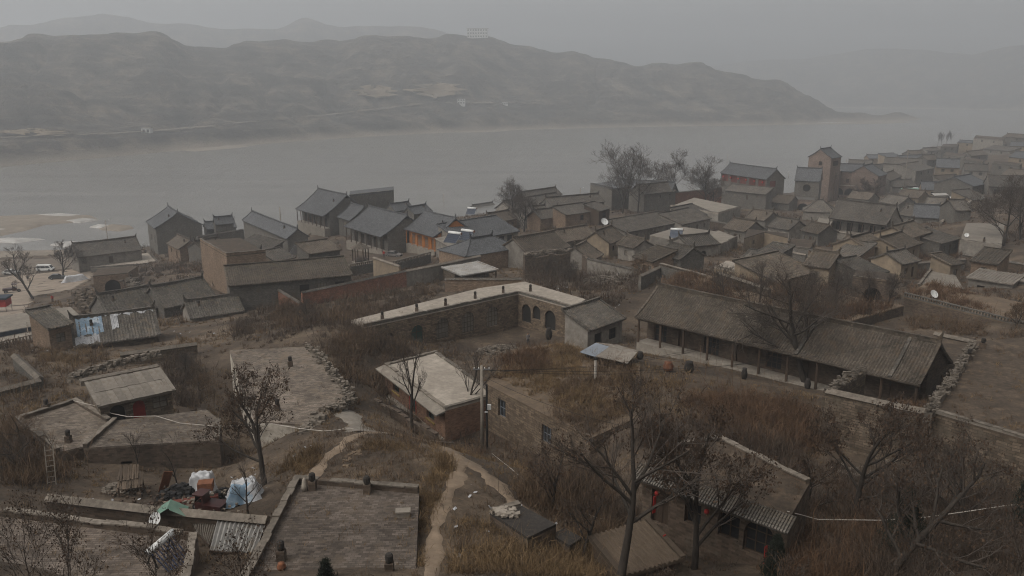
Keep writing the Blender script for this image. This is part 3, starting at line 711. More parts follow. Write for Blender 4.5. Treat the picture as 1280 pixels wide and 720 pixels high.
# far bank: distance and skyline by bearing
FB_px = np.array([-700,-300, 0, 150, 300, 480, 650, 780, 850, 940, 1000, 1045, 1130])
FB_r  = np.array([ 640, 700, 770, 850, 960, 1150, 1330, 1440, 1500, 1600, 1700, 1800, 2000])
SK_px = np.array([-700,-300,-100, 0, 80, 150, 230, 270, 310, 400, 440, 520, 570, 600, 640, 700, 760, 800, 860, 920, 960, 990, 1010, 1045, 1090, 1130])
SK_py = np.array([  60,  40,  55, 66, 56, 52, 50, 62, 60, 50, 52, 46, 46, 48, 53, 66, 77, 80, 83, 95, 106, 121, 131, 138.5, 142, 144])
def skyz(py, r): return CAMZ + r*np.tan(np.arctan((CY-py)/FPX) - PITCH)
def hill(name, px, rb, py, depth, seed, rough, label=None, nz=150, back=1.6):
    az = (px-CX)/FPX; n = len(px); rr = rb+depth
    H = skyz(py, rr); T = np.linspace(-.04, back, nz)
    Rr = rb[None]+T[:, None]*depth[None]; th = np.arctan2(az, CP)[None]+0*Rr
    X = Rr*np.sin(th); Y = Rr*np.cos(th); t = np.clip(T, 0, 1)[:, None]
    prof = .10*sstep(t/.10) + .32*sstep((t-.08)/.42) + .58*sstep((t-.30)/.72)
    gl = 1-np.abs(fbm(X/170, Y/170, 5, seed))*4.2; gl2 = fbm(X/60, Y/60, 5, seed+9)
    sa = th*1250; gul = np.abs(2*vnoise(sa/95+2*fbm(X/200, Y/200, 3, seed+4), T[:, None]*1.3+0*X, seed+30)-1)**.7; gul2 = np.abs(2*vnoise(sa/34+1.5*fbm(X/90, Y/90, 3, seed+5), T[:, None]*2.6+0*X, seed+31)-1)**.7
    rough = rough*np.clip(H/70, .03, 1)[None]
    Z = H[None]*prof + (rough*.5*(gl-.35) + rough*1.0*(gul-.55) + rough*.45*(gul2-.5))*np.sin(np.clip(t,0,1)*math.pi)**.8 + rough*.55*gl2*np.clip(t*4, 0, 1)*np.clip((1.12-t)*2.2, .12, 1)
    over = np.clip(T-1, 0, None)[:, None]; Z = Z - over*depth[None]*.35
    Z = np.where(T[:, None] < 0, -2.0, Z)
    step = 9.0; k = Z/step; fr = k-np.floor(k); Zt = (np.floor(k)+sstep(np.clip(fr*1.6, 0, 1)))*step
    Z = np.where(Z > 8, .55*Z+.45*Zt, Z)
    return struct(grid_sheet(name, X, Y, Z, 'loess_hill')), (X, Y, Z)
pxs = np.linspace(-700, 1130, 640)
hill_o, HG = hill('hill', pxs, np.interp(pxs, FB_px, FB_r), np.interp(pxs, SK_px, SK_py) + 2.5*np.sin(pxs*.05)+1.5*np.sin(pxs*.13), np.interp(pxs, [-700,0,600,900,1045,1130], [620,600,560,380,160,120]), 3, 24.0, nz=220)
p2 = np.linspace(-700, 900, 320)
hill('hill', p2, np.full(len(p2), 2500.0), np.interp(p2, [-700,0,60,130,165,200,240,290,320,370,400,425,470,510,560,640,720,900], [60,62,44,34,26,32,36,38,42,38,26,32,36,32,40,58,84,120]) + 1.5*np.sin(p2*.09), np.full(len(p2), 500.0), 21, 22.0)
p3 = np.linspace(700, 2100, 280)
hill('hill', p3, np.interp(p3, [700,1000,1150,1300,1600,2100], [3500,3400,3300,3100,2900,2700]), np.interp(p3, [700,760,850,950,1050,1120,1180,1240,1280,1500,2100], [118,104,88,76,68,66,74,66,58,40,30]) + 2*np.sin(p3*.04), np.full(len(p3), 600.0), 33, 24.0)
# sandy spit at the foot of the far hill and bars on the near shore
def sandbar(name, pts, z, m, hgt=.7, seed=0, kind='structure'):
    P = [W(px, py, z) for px, py in pts]; c = sum(P, Vector())/len(P); n = 60; V = [(c.x, c.y, hgt*.7)]; F = []
    K = len(P); rings = 5
    for i in range(n):
        u = i/n*K; k = int(u) % K; t = u-int(u); p = P[k].lerp(P[(k+1)%K], t)
        for r in range(1, rings+1):
            f = r/rings; q = c.lerp(p, f); nn = 1 + .10*float(fbm(q.x*.05+seed, q.y*.05, 3, seed)[()] if False else fbm(np.array(q.x*.08), np.array(q.y*.08), 3, seed))*f
            q = c+(q-c)*nn; V.append((q.x, q.y, hgt*(1-f**3)*(.8+.6*float(fbm(np.array(q.x*.1), np.array(q.y*.1), 3, seed+2))) - (.35 if r == rings else 0) + .02))
    for i in range(n):
        j = (i+1) % n; a, b = 1+i*rings, 1+j*rings; F.append((0, a, b))
        for r in range(rings-1): F.append((a+r, a+r+1, b+r+1, b+r))
    me = bpy.data.meshes.new(name); me.from_pydata(V, [], F); o = finish(me, name, m, smooth=True); return struct(o, kind)
sandbar('sandbar', [(-160,300),(-60,272),(60,266),(118,268),(132,273),(112,277),(60,281),(30,290),(-40,305)], 0, 'sand', 1.0, 4)
sandbar('sandbar', [(118,284),(140,280),(166,282),(170,286),(150,290),(125,288)], 0, 'sand', .9, 6)
sandbar('sandbar', [(880,158),(960,150),(1040,147),(1130,151),(1160,153),(1100,155),(1000,156)], 0, 'sand', 1.2, 9)
sandbar('sandbar', [(200,187),(300,181),(330,180),(300,185),(240,190)], 0, 'sand', 1.2, 8)
sandbar('sandbar', [(520,166),(600,158),(700,156),(690,160),(600,166)], 0, 'sand', 1.2, 10)
for k, pts in enumerate([[(40,268),(75,266),(105,268),(90,271),(60,270)], [(78,276),(104,272),(128,274),(100,278)], [(110,283),(122,280),(140,281),(128,285)], [(-40,300),(10,296),(60,298),(20,303)],
                         [(60,305),(90,301),(110,303),(85,309)], [(-60,290),(-10,284),(20,286),(-20,292)], [(820,155.5),(880,154.6),(940,154.9),(880,156)], [(960,153.8),(1020,153.2),(1090,153.9),(1020,154.6)]]):
    sandbar('shore_ice', pts, .5 if k < 6 else 0, 'ice', 1.3 if k < 6 else 1.6, 12+k)
# waterside road, forecourt and shore on the left
def drape(name, poly_px, m, lift=.06, res=None):
    """a sheet laid on the ground inside a pixel polygon (corners taken on the ground)"""
    P = [G(px, py) for px, py in poly_px]; xs = [p.x for p in P]; ys = [p.y for p in P]; res = res or max(.4, (max(xs)-min(xs))/70)
    gx, gy = np.meshgrid(np.arange(min(xs), max(xs)+res, res), np.arange(min(ys), max(ys)+res, res), indexing='ij')
    ins = in_poly(gx, gy, [(p.x+0*i, p.y) for i, p in enumerate(P)]); V = []; idx = -np.ones(gx.shape, int)
    q = []
    for i in range(gx.shape[0]-1):
        for j in range(gx.shape[1]-1):
            if ins[i:i+2, j:j+2].sum() >= 3: q.append((i, j))
    if not q: return None
    used = sorted({(i+a, j+b) for i, j in q for a in (0,1) for b in (0,1)}); mp = {k: n for n, k in enumerate(used)}
    jx = fbm(gx*.9, gy*.9, 2, 3)*res*1.2
    V = [(gx[k]+jx[k], gy[k]+jx[k[0], k[1]], 0) for k in used]; va = np.array(V); va[:, 2] = ground(va[:,0], va[:,1])+lift
    return struct(finish(np_mesh(name, va, [(mp[i,j], mp[i+1,j], mp[i+1,j+1], mp[i,j+1]) for i, j in q]), name, m, smooth=True))
drape('road', [(-80,350),(-80,330),(60,322),(110,322),(110,332),(60,340)], 'road', .05)
drape('forecourt', [(-80,400),(-80,352),(60,341),(112,334),(118,345),(95,362),(40,372),(30,395)], 'forecourt', .05)
drape('river_shore', [(-80,328),(-80,306),(60,303),(110,305),(112,318),(60,320)], 'sand', .05)
def strip(name, pts, w, m, lift=.05):
    """a path laid along ground pixels; w in metres"""
    P = [G(px, py) for px, py in pts]; Q = []
    for k in range(len(P)-1):
        p0, p1, p2, p3 = P[max(k-1,0)], P[k], P[k+1], P[min(k+2,len(P)-1)]
        for i in range(8):
            t = i/8; Q.append(.5*((2*p1)+(p2-p0)*t+(2*p0-5*p1+4*p2-p3)*t*t+(3*p1-p0-3*p2+p3)*t**3))
    Q.append(P[-1]); V = []; n = 6; F = []
    for i, q in enumerate(Q):
        d = (Q[min(i+1,len(Q)-1)]-Q[max(i-1,0)]); d.z = 0; d.normalize(); u = Vector((-d.y, d.x, 0)); ww = w*(1+.35*math.sin(i*.7)+.2*math.sin(i*1.9))
        for k in range(n+1):
            p = q+u*ww*(k/n-.5)*(1+.1*math.sin(i*2.3+k)); V.append((p.x, p.y, 0))
    va = np.array(V); va[:, 2] = ground(va[:,0], va[:,1]) + lift + np.tile([-.10,0,.02,.03,.02,0,-.10], len(Q))
    for i in range(len(Q)-1):
        for k in range(n): a = i*(n+1)+k; F.append((a, a+1, a+n+2, a+n+1))
    return struct(finish(np_mesh(name, va, F), name, m, smooth=True))
strip('footpath', [(535,760),(540,715),(545,660),(560,620),(575,590),(570,572),(545,556),(510,546),(470,541),(445,545),(425,560),(405,578),(388,602)], 1.0, 'path_dirt')
strip('footpath', [(660,650),(630,615),(605,592),(575,572),(560,562)], 1.3, 'path_dirt', .06)
strip('footpath', [(455,540),(440,525),(425,512),(405,500)], 2.2, 'concrete', .07)
# haze over the whole valley
hb = MB(); hb.box(-4300, 4300, -600, 4300, -6.0, 345.0); hz = hb.build('haze', 'soot'); hz.data.materials.clear()
hm = bpy.data.materials.new('haze_air'); hm.use_nodes = True; hn = hm.node_tree; hn.nodes.clear()
vo = hn.nodes.new('ShaderNodeVolumePrincipled'); vo.inputs['Color'].default_value = (.80,.82,.835,1); vo.inputs['Density'].default_value = HAZE_D if 'HAZE_D' in globals() else .00058
vo.inputs['Anisotropy'].default_value = .45
ho = hn.nodes.new('ShaderNodeOutputMaterial'); hn.links.new(vo.outputs[0], ho.inputs['Volume']); hz.data.materials.append(hm)
struct(hz, 'stuff')
# ================================================================== VILLAGE
w2 = lambda *fr, w=1.1, s=.9, h=1.3, t='w': [(f, w, s, h, t) for f in fr]
GH = 'grey tiled houses of the old town'
# ---------------- left, by the waterside road
house('tiled_house', 'long grey tiled house beside the waterside road and parked van', 'house', (97,322), (178,312), 13.2, 9, 3.3, roof='tile_grey', wall='plaster_grey', fo=[(.08,1.2,.8,1.5,'w'),(.5,1.2,0,2.1,'d')], lo=[(.5,.9,1.0,1.4,'w')])
block('walled_yard', 'pale walled concrete yard in front of the long roadside house', 'yard', [(114,336),(200,330),(186,316),(110,324)], 9.9, 'plaster_grey', 'concrete_pale', (0,1,3), .5)
house('riverside_hall', 'grey riverside hall with curved gable and turned-up ridge, alone at the shore', 'hall', (182,277), (193,286), 17.3, 15, 4.6, roof='tile_blue', wall='brick_grey', lo=(), so=[(.5,1.0,2.6,.9,'w')], fo=[(.35,1.2,-1.4,2.0,'w'),(.75,1.2,-1.4,2.0,'w')], hf=4)
house('brick_house', 'small tan brick house wedged behind the shoreline hall', 'house', (207,304), (223,312), 17, 7, 2.2, roof='tile_brown', wall='brick_tan')
block('brick_wall_house', 'tall windowless tan brick house with a stepped corner', 'house', [(250,301),(283,320),(332,315),(300,297)], 28.6, 'brick_tan', 'dirt_roof', (0,1), .5)
block('arched_cave_house', 'ruined brick cave house with one black arched mouth', 'cave house', [(116,345),(160,341),(172,333),(122,336)], 18.8, 'brick_tan', 'dirt_roof', (), ops={0: [(.52,3.3,-.2,2.9,'av')]}, hf=4.0, rec=1.2)
house('tiled_house', 'grey tiled row house with bare gable, west of its twin roof', 'house', (136,397), (204,384), 23.2, 9, 3.0, roof='tile_grey', wall='brick_grey')
house('tiled_house', 'grey tiled row house joined to the east of its twin roof', 'house', (205,386), (272,372), 23.6, 9, 3.0, roof='tile_grey', wall='brick_grey')
house('tiled_house', 'low grey tiled house with a bent white drainpipe below the solar heater', 'house', (238,399), (306,389), 25.2, 7, 2.0, roof='tile_grey', wall='plaster_grey', fo=[(.3,1.0,.9,1.2,'w')])
house('tiled_house', 'tiled house with a blue and white sheet spread over its roof', 'house', (92,434), (201,419), 28.2, 8.5, 2.6, roof='tile_grey', wall='stone_dark', fo=[(.7,1.2,.5,1.3,'v')])
block('shop_house', 'flat concrete shop house with a dark blue fascia', 'house', [(-70,428),(99,396),(86,384),(-70,405)], 27, 'concrete', 'concrete', (), eave=.35, ops={0: [(.3,1.6,.7,1.4,'w'),(.6,1.2,0,2.1,'d'),(.85,1.6,.7,1.4,'w')]})
block('balcony_house', 'flat-roofed house with a pierced white balustrade', 'house', [(-70,450),(66,419),(62,408),(-70,436)], 26.3, 'plaster_grey', 'concrete', (0,), .7, lattice=True, par_m='concrete_pale')
wall('yard_wall', 'stone wall running down beside the sunken pit yard', [(18,444),(50,473)], 31.8, 'brick_grey', .5, 'concrete', h=3.2)
wall('yard_wall', 'low wall closing the front of the sunken pit yard', [(-40,498),(50,475)], 31.8, 'brick_grey', .5, 'concrete', h=2.0)
# ---------------- left foreground: house under sheets, cave terraces
def sheet_house():
    r = house('sheet_roofed_house', 'stone house with a roof of loose grey sheets and a red door', 'house', (122,509), (219,488), 35, 4.6, .75, kind='mono', roof='asbestos', wall='stone_dark', ov=.3, curve=0, ridge=False,
              fo=[(.22,1.2,.3,2.0,'av'),(.52,1.0,.3,2.0,'aR'),(.82,1.2,1.2,1.1,'aw')], hf=2.6, frame='timber')
    A, B = W(122,509,35), W(219,488,35); L = (B-A).length; H = 35-r.location.z
    for j in range(2):
        for i in range(11):
            mb = MB(); w = L/11; x = -L/2+i*w; y = -2.42+j*2.3
            mb.box(0, w*1.06, 0, 2.42, 0, .045); o = mb.build('roof_sheet', 'asbestos', r, (x+rnd.uniform(-.04,.04), y+rnd.uniform(-.05,.05), H+.06+(y+2.3)*.163+.02*(i%2)+.05*j+rnd.uniform(0,.02)))
            o.rotation_euler = (math.atan(.163)+rnd.uniform(-.01,.01), rnd.uniform(-.01,.015), rnd.uniform(-.015,.015))
    ridge = MB(); ridge.box(-L/2-.3, L/2, 2.1, 2.9, H+.55, H+1.0); ridge.build('rear_wall_head', 'rubble', r)
sheet_house()
block('cave_terrace', 'paved cave house roof with a lone chimney and worn brick kerbs', 'cave house', [(20,526),(70,566),(104,558),(139,527),(95,501)], 33.8, 'brick_dark', 'paving', (4,3,0), .3, chim=[(86,553),(59,513)])
block('cave_terrace', 'paved cave house roof above a long dark brick wall', 'cave house', [(104,560),(274,550),(276,526),(258,512),(141,526)], 33.9, 'brick_dark', 'paving', (4,1), .3, ops={0: [(.3,.8,.4,.5,'v')]}, hf=2.2)
block('cave_terrace', 'paved cave house roof with whitewashed arched front and rubble edges', 'cave house', [(287,438),(318,526),(392,532),(434,498),(402,449),(385,433)], 34.0, 'whitewash', 'paving', (), ops={0: [(.2,2.0,0,2.4,'av'),(.45,2.0,0,2.4,'av')]}, chim=[(363,458),(347,513)])
block('cave_terrace', 'broad brick-paved roof terrace with a parapet and a black-topped chimney', 'cave house', [(286,760),(518,760),(524,614),(369,600)], 38.0, 'brick_dark', 'paving_dark', (2,3), .32, chim=[(459,616),(391,612),(487,716),(352,700)])
block('cave_terrace', 'rough paved roof holding the large fallen solar tank', 'cave house', [(-120,780),(230,780),(247,672),(-120,626)], 38.0, 'brick_dark', 'paving_dark', (1,2), .35)
wall('yard_wall', 'low capped wall behind the satellite dish', [(60,622),(190,637),(335,650)], 37.4, 'brick_dark', .35, 'concrete', h=2.5)
wall('yard_wall', 'broken low brick wall edging the dirt path by the flat brick house', [(468,498),(500,515),(546,541)], 31.6, 'brick_dark', .4, None, h=3.0, ragged=.3)
def sheds():
    for nm, lab, pts, m, z in (('corrugated_shed', 'little lean-to under pale corrugated sheet beside the terrace parapet', [(262,688),(318,692),(335,656),(274,651)], 'metal_sheet', 36.9),
                               ('corrugated_shed', 'dark corrugated lean-to tucked behind the pale sheet shed', [(244,662),(262,682),(276,653),(238,650)], 'asbestos', 36.7)):
        P = [W(x, y, z) for x, y in pts]; c = sum(P, Vector())/4; bz = gz(c.x, c.y)-.3; r = tag(empty(nm, (c.x, c.y, bz)), lab, 'shed'); FOOT.append([(p.x,p.y) for p in P])
        Q = [p-Vector((c.x,c.y,bz)) for p in P]; mb = MB(); n = 44
        for i in range(n):
            t0, t1 = i/n, (i+1)/n; z0, z1 = .05*math.sin(i*math.pi/2), .05*math.sin((i+1)*math.pi/2)
            a, b = Q[0].lerp(Q[1], t0), Q[0].lerp(Q[1], t1); cc, d = Q[3].lerp(Q[2], t1), Q[3].lerp(Q[2], t0); up = Vector((0,0,.35))
            mb.face([a+Vector((0,0,z0)), b+Vector((0,0,z1)), cc+up+Vector((0,0,z1)), d+up+Vector((0,0,z0))])
        mb.build('corrugated_sheet', m, r)
        wm = MB(); wm.prism([(q.x*.9, q.y*.9) for q in Q], 0, Q[0].z-.1); wm.build('wall', 'brick_dark', r)
        fr = MB(); 
        for a, b in ((0,1),(1,2),(3,0)): fr.beam(Q[a]+Vector((0,0,-.06)), Q[b]+Vector((0,0,-.06)), .08, .1)
        fr.build('roof_frame', 'timber', r)
sheds()
# ---------------- middle: arcaded cave court
block('arcaded_cave_house', 'long stone cave house with arched doorways and a pale roof walk lined with chimneys', 'cave house',
      [(455,409),(648,367),(714,385),(732,374),(656,352),(600,360),(432,402)], 31.5, 'stone', 'concrete_pale', (0,1), .35, par_m='brick_grey',
      ops={0: [(.14,1.9,0,2.5,'av'),(.31,2.0,0,2.7,'ag'),(.47,2.2,0,2.9,'aw'),(.64,2.2,0,2.9,'aw'),(.81,2.2,0,2.9,'aw')], 1: [(.16,1.9,0,2.7,'av'),(.36,1.6,.9,2.0,'av'),(.62,2.2,0,2.8,'av')]},
      chim=[(478,399),(521,389),(557,382),(594,373),(629,366),(663,364)], hf=4.0)
block('flat_brick_house', 'flat-roofed red brick house with green windows and a red couplet round the door', 'house', [(481,456),(556,512),(621,494),(545,440)], 31.4, 'brick_warm', 'concrete_pale', (0,1,2,3), .16, par_m='concrete',
      ops={0: [(.20,1.7,.8,1.6,'w'),(.5,1.1,0,2.3,'g'),(.78,1.7,.8,1.6,'w')]}, eave=.0, frame='green_paint', pane='glass', hf=3.0)
house('tiled_house', 'small mono-pitch tiled house with bold ribs closing the arched court', 'house', (737,414), (783,398), 31.0, 4.6, 1.9, kind='mono', roof='tile_grey', wall='plaster_grey', fo=[(.3,1.6,.0,2.1,'v'),(.72,1.6,.6,1.5,'w')], pane='glass')
HALL = house('tiled_hall', 'long tiled courtyard house with a dark panel as its skylight gap and open shadowy veranda', 'house', (793,396), (1150,482), 33.6, 9.0, 3.0, roof='tile_brown', wall='brick_dark', porch=2.0, fo=[(.06,1.8,0,2.3,'w'),(.16,1.3,0,2.3,'d'),(.28,2.0,0,2.3,'w'),(.4,1.3,0,2.3,'d'),(.52,1.8,.3,2.0,'w'),(.66,1.3,0,2.3,'d'),(.78,2.0,.3,2.0,'w'),(.92,1.3,0,2.3,'d')], pane='glass', hf=3.2)  # wall brick chosen dark to paint in the veranda's shade
sk_ = MB(); sk_.box(-9.6,-8.2,-2.6,-1.3,0,.06); so_ = sk_.build('gap_shade_panel', 'painted_room_shade', HALL, (0,0,33.6-HALL.location.z+1.35)); so_.rotation_euler = (.56,0,0)  # no hole here: dark panel painted as the shade in the roof gap
for vx_ in (4.2, 13.6):
    vm_ = MB(); pr_ = slope_profile(4.5, 3.0, 7, .22); hz_ = 33.6-HALL.location.z
    for (ra, za), (rb, zb) in zip(pr_, pr_[1:]): vm_.beam((vx_, -4.5+ra, hz_+za+.12), (vx_, -4.5+rb, hz_+zb+.12), .34, .22)
    vm_.build('party_verge', 'tile_grey', HALL)
block('stone_cave_house', 'rough stone cave house with one small arched door', 'cave house', [(1146,474),(1208,448),(1220,421),(1150,417)], 33.6, 'stone_dark', 'dirt_roof', (), ops={0: [(.45,1.3,0,2.1,'ad')]}, hf=2.6)
# grass-topped stone house in the centre
block('grass_roofed_stone_house', 'stone block house whose roof is overgrown with dry grass', 'cave house', [(608,480),(738,548),(800,520),(800,455),(700,428),(640,437)], 33.0, 'stone', 'dirt', (), ops={0: [(.17,1.2,.5,1.7,'w'),(.62,1.4,.4,1.6,'w')]}, pane='glass', frame='slate_sheet', hf=3.0)
# ---------------- right foreground
block('dirt_roofed_cave_house', 'cave house with a bare earth roof and stone coping', 'cave house', [(1166,516),(1300,555),(1470,560),(1440,450),(1300,420),(1216,427)], 37.4, 'stone_dark', 'dirt_roof', (0,), .22, par_m='concrete', chim=[(1211,450),(1228,436)])
wall('ruined_wall', 'broken stone wall climbing to the ruined corner', [(1034,488),(1078,461)], 36.8, 'stone_dark', .7, None, ragged=.25)
wall('ruined_wall', 'long crumbling stone wall with pale capping below the earth roof', [(1034,488),(1100,503),(1164,516)], 36.8, 'stone_dark', .7, 'concrete', ragged=.15)
wall('ruined_wall', 'ragged stone parapet along the edge of the earth roof', [(1160,512),(1190,473),(1216,428)], 37.9, 'rubble', .6, None, h=1.2, ragged=.4)
def eave_house():
    pts = [(804,586),(986,650),(1012,604),(900,548),(846,556)]
    r = block('courtyard_house', 'flat-roofed house with a ribbed tile eave, red lanterns and arched windows', 'house', pts, 39.0, 'brick_dark', 'dirt_roof', (2,3,4), .22,
              ops={0: [(.14,1.1,0,2.1,'d'),(.38,1.0,.8,1.3,'w'),(.63,1.2,.8,1.4,'w'),(.83,1.7,.5,1.9,'aw')]}, pane='glass', hf=3.1)
    z = 39.0-r.location.z; A, B = W(*pts[0], 39)-r.location, W(*pts[1], 39)-r.location; d = (B-A); L = d.length; d.normalize(); nn = Vector((d.y, -d.x, 0)); n = 58
    sl = MB(); a0, b0 = A-d*.25, B+d*.25
    sl.face([a0+nn*.75+Vector((0,0,-.34)), b0+nn*.75+Vector((0,0,-.34)), b0-nn*.25+Vector((0,0,.12)), a0-nn*.25+Vector((0,0,.12))])
    sl.face([a0+nn*.75+Vector((0,0,-.42)), b0+nn*.75+Vector((0,0,-.42)), b0-nn*.25+Vector((0,0,-.08)), a0-nn*.25+Vector((0,0,-.08))][::-1])
    sl.face([a0+nn*.75+Vector((0,0,-.42)), b0+nn*.75+Vector((0,0,-.42)), b0+nn*.75+Vector((0,0,-.34)), a0+nn*.75+Vector((0,0,-.34))])
    eo = sl.build('eave', 'tile_grey', r)
    rib = MB(); rib.beam((0,0,0), tuple(nn*1.04+Vector((0,0,-.48))), .1, .09); base = rib.build('eave_tile', 'tile_grey', eo); first = True
    for i in range(n+1):
        p = a0+(b0-a0)*(i/n)-nn*.25+Vector((0,0,.15+rnd.uniform(-.015,.015)))
        o = base if first else base.copy()
        if not first: col.objects.link(o)
        o.parent = eo; o.location = p; first = False
eave_house()
house('plank_roof_shed', 'low shed roofed with weathered planks under the leaning tree', 'shed', (776,722), (856,698), 36.6, 3.2, .5, kind='mono', roof='plank', wall='brick_dark', ov=.2, curve=0, ridge=False)
# ---------------- left centre: big roofs, red brick court walls
house('tiled_hall', 'very long grey mono-pitch tiled house inside the red brick court', 'house', (285,358), (441,344), 29.0, 7, 2.0, kind='mono', roof='tile_brown', wall='brick_grey', fo=[(.6,1.6,.4,1.6,'v'),(.75,1.6,.4,1.6,'w'),(.9,1.6,.4,1.6,'v')])
house('tiled_shed', 'open tiled shed with dark front and a white triangular sheet at its side', 'shed', (386,318), (427,312), 27.0, 6, 1.5, kind='mono', roof='tile_brown', wall='brick_grey', fo=[(.3,3.0,0,2.0,'v'),(.75,2.4,0,2.0,'v')])
wall('brick_wall', 'long red brick court wall with grey cap above dry scrub', [(377,366),(440,353),(507,339)], 28.5, 'brick_red', .4, 'tile_grey')
wall('brick_wall', 'short red brick wall running downhill from the court corner', [(330,351),(376,379)], 27.5, 'brick_red', .4, 'tile_grey')
wall('brick_wall', 'inner red brick wall inside the court corner', [(334,353),(366,346)], 28.0, 'brick_red', .4, 'tile_grey')
wall('plastered_wall', 'grey plastered wall carrying on from the red brick court wall', [(507,339),(548,331),(600,320)], 28.5, 'plaster_grey', .4, 'concrete')
wall('plastered_wall', 'plastered wall with sloping cap beside the little pavilion', [(467,322),(500,333)], 27.0, 'plaster_yellow', .4, 'concrete')
wall('plastered_wall', 'low pierced rail wall round the pavilion court', [(436,334),(470,328)], 24.5, 'brick_grey', .3, 'concrete', lattice=True, h=2)
wall('plastered_wall', 'pierced rail wall in front of the orange hall yard', [(492,330),(538,318)], 24.0, 'brick_grey', .3, 'concrete', lattice=True, h=2)
house('sheet_roofed_shed', 'open shed under one large pale metal sheet', 'shed', (577,345), (623,337), 27.6, 6.5, .5, kind='mono', roof='metal_sheet', wall='stone_dark', porch=2.2, ov=.3, curve=0, ridge=False)
# ---------------- riverside halls
RH = dict(roof='tile_blue', wall='brick_grey', curve=.32)
house('riverside_hall', 'big riverside hall with brown timber front, standing farthest out by the water', 'hall', (369,261), (404,270.5), 22, 17, 6.0, fo=[(f,2.2,0,2.8,'w') for f in (.14,.32,.5,.68,.86)], hf=4.0, porch=1.8, pane='painted_room_shade', so=[(.5,1.2,1,1.4,'w')], **RH)
house('riverside_hall', 'middle riverside hall with sweeping grey roof beside the orange-fronted hall', 'hall', (430,283), (476,296.5), 23.5, 16, 4.8, fo=[(f,2.2,0,2.8,'w') for f in (.14,.32,.5,.68,.86)], hf=4.0, porch=1.6, pane='painted_room_shade', **RH)
house('riverside_hall', 'small hall squeezed between the two larger riverside halls', 'hall', (421,271), (437,276), 21.5, 10, 3.8, fo=[(.5,2.2,0,2.4,'w')], hf=3.4, **RH)
house('riverside_hall', 'riverside hall with a bright orange timber front', 'hall', (505,286), (542,296.5), 25, 13, 4.0, fo=[(f,2.3,0,2.8,'w') for f in (.14,.38,.62,.86)], hf=3.8, frame='timber_orange', pane='paper_pane', porch=.9, roof='tile_blue', wall='timber_orange', curve=.32)
house('side_gallery', 'narrow side gallery with a long thin ridge, west of the riverside halls', 'house', (302,275), (358,299), 21, 6.6, 2.4, roof='tile_blue', wall='brick_grey', fo=[(.85,1.2,.8,1.3,'w')])
house('side_gallery', 'lower lean-to gallery along the foot of the narrow side gallery', 'house', (294,306), (330,316), 20, 6, 2.2, kind='mono', roof='tile_grey', wall='brick_grey')
block('blind_grey_hall', 'tall blind grey wall of a hall behind the timber-fronted halls', 'hall', [(437,245),(491,239),(492,233),(437,239)], 26, 'brick_grey', 'tile_blue', (0,), .4, par_m='tile_blue')
house('tiled_house', 'tiny crested roof just behind the blind grey hall wall', 'house', (494,264), (518,261), 21.5, 6, 2.0, roof='tile_blue', wall='brick_grey')
house('tiled_house', 'small crested roof riverward of the orange-fronted hall', 'house', (518,268), (541,264), 21, 6, 2.0, roof='tile_blue', wall='brick_grey')
house('tiled_house', 'low riverside roof with two raised crests, far end of the shoreline wall', 'house', (258,287), (296,284), 14.0, 7, 2.0, roof='tile_blue', wall='brick_grey')
house('tiled_house', 'little gatehouse roof riding above the low shoreline roof', 'house', (269,281), (293,279), 16.5, 4, 2.2, roof='tile_blue', wall='brick_grey')
wall('shore_wall', 'long grey wall along the river between the hall and the side gallery', [(246,296),(304,287)], 15, 'brick_grey', .5, 'tile_grey')
block('heater_house', 'flat-roofed house carrying a double solar water heater', 'house', [(545,298),(572,314),(601,305),(576,291)], 25.2, 'plaster_grey', 'concrete', (), eave=.4, ops={0: [(.6,1.4,.8,1.4,'w')], 1: [(.35,1.2,.8,1.4,'w')]}, pane='glass')
house('tiled_house', 'grey-blue roofed house with a row of dark windows and white gable end', 'house', (576,302), (650,289), 24.6, 9, 3.2, kind='mono', roof='tile_blue', wall='plaster_grey', fo=[(f,2.0,.6,1.8,'w') for f in (.4,.55,.7,.85)], pane='glass')
house('tan_brick_house', 'tan brick house with a low hipped grey roof near the metal sheet shed', 'house', (582,321), (656,309), 27.2, 10, 2.4, kind='hip', roof='tile_blue', wall='brick_tan', ov=.25)
# ---------------- centre
house('tiled_house', 'long low tiled roof by the river behind the forked tree', 'house', (640,263), (706,251), 20, 8, 2.8, roof='tile_grey', wall='plaster_grey')
house('tiled_house', 'crested river roof just past the long low tiled roof', 'house', (657,250), (703,243), 19.5, 7, 2.6, roof='tile_grey', wall='brick_grey')
house('tiled_house', 'plain gabled house backing onto the pinkish brick house', 'house', (657,271), (690,268), 22, 8, 2.4, roof='tile_grey', wall='plaster_grey')
house('pinkish_brick_house', 'pinkish brick house with one square window under a short roof', 'house', (707,269), (749,263), 24, 6, 2.0, kind='mono', roof='tile_grey', wall='brick_tan', fo=[(.5,1.5,.7,1.6,'w')], pane='glass', ov=.25)
house('tiled_house', 'left gable wing of the pinkish brick house', 'house', (676,274), (706,270), 22.6, 7, 2.2, roof='tile_grey', wall='brick_tan', fo=[(.7,1.3,.7,1.4,'w')], pane='glass')
house('tiled_house', 'timber-windowed right wing of the pinkish brick house', 'house', (750,264), (764,260), 24.4, 6, 1.8, kind='mono', roof='tile_grey', wall='timber', fo=[(.5,2.4,.4,1.6,'w')], pane='glass')
house('tiled_house', 'roof with two tiled tiers behind the pinkish brick house', 'house', (690,258), (757,252), 22, 8, 2.4, roof='tile_grey', wall='brick_grey')
block('river_hall', 'blue-grey blind hall wall by the great willow-like trees', 'hall', [(738,230),(765,236),(792,232),(766,226)], 24, 'brick_grey', 'tile_blue', (0,), .5, par_m='tile_blue')
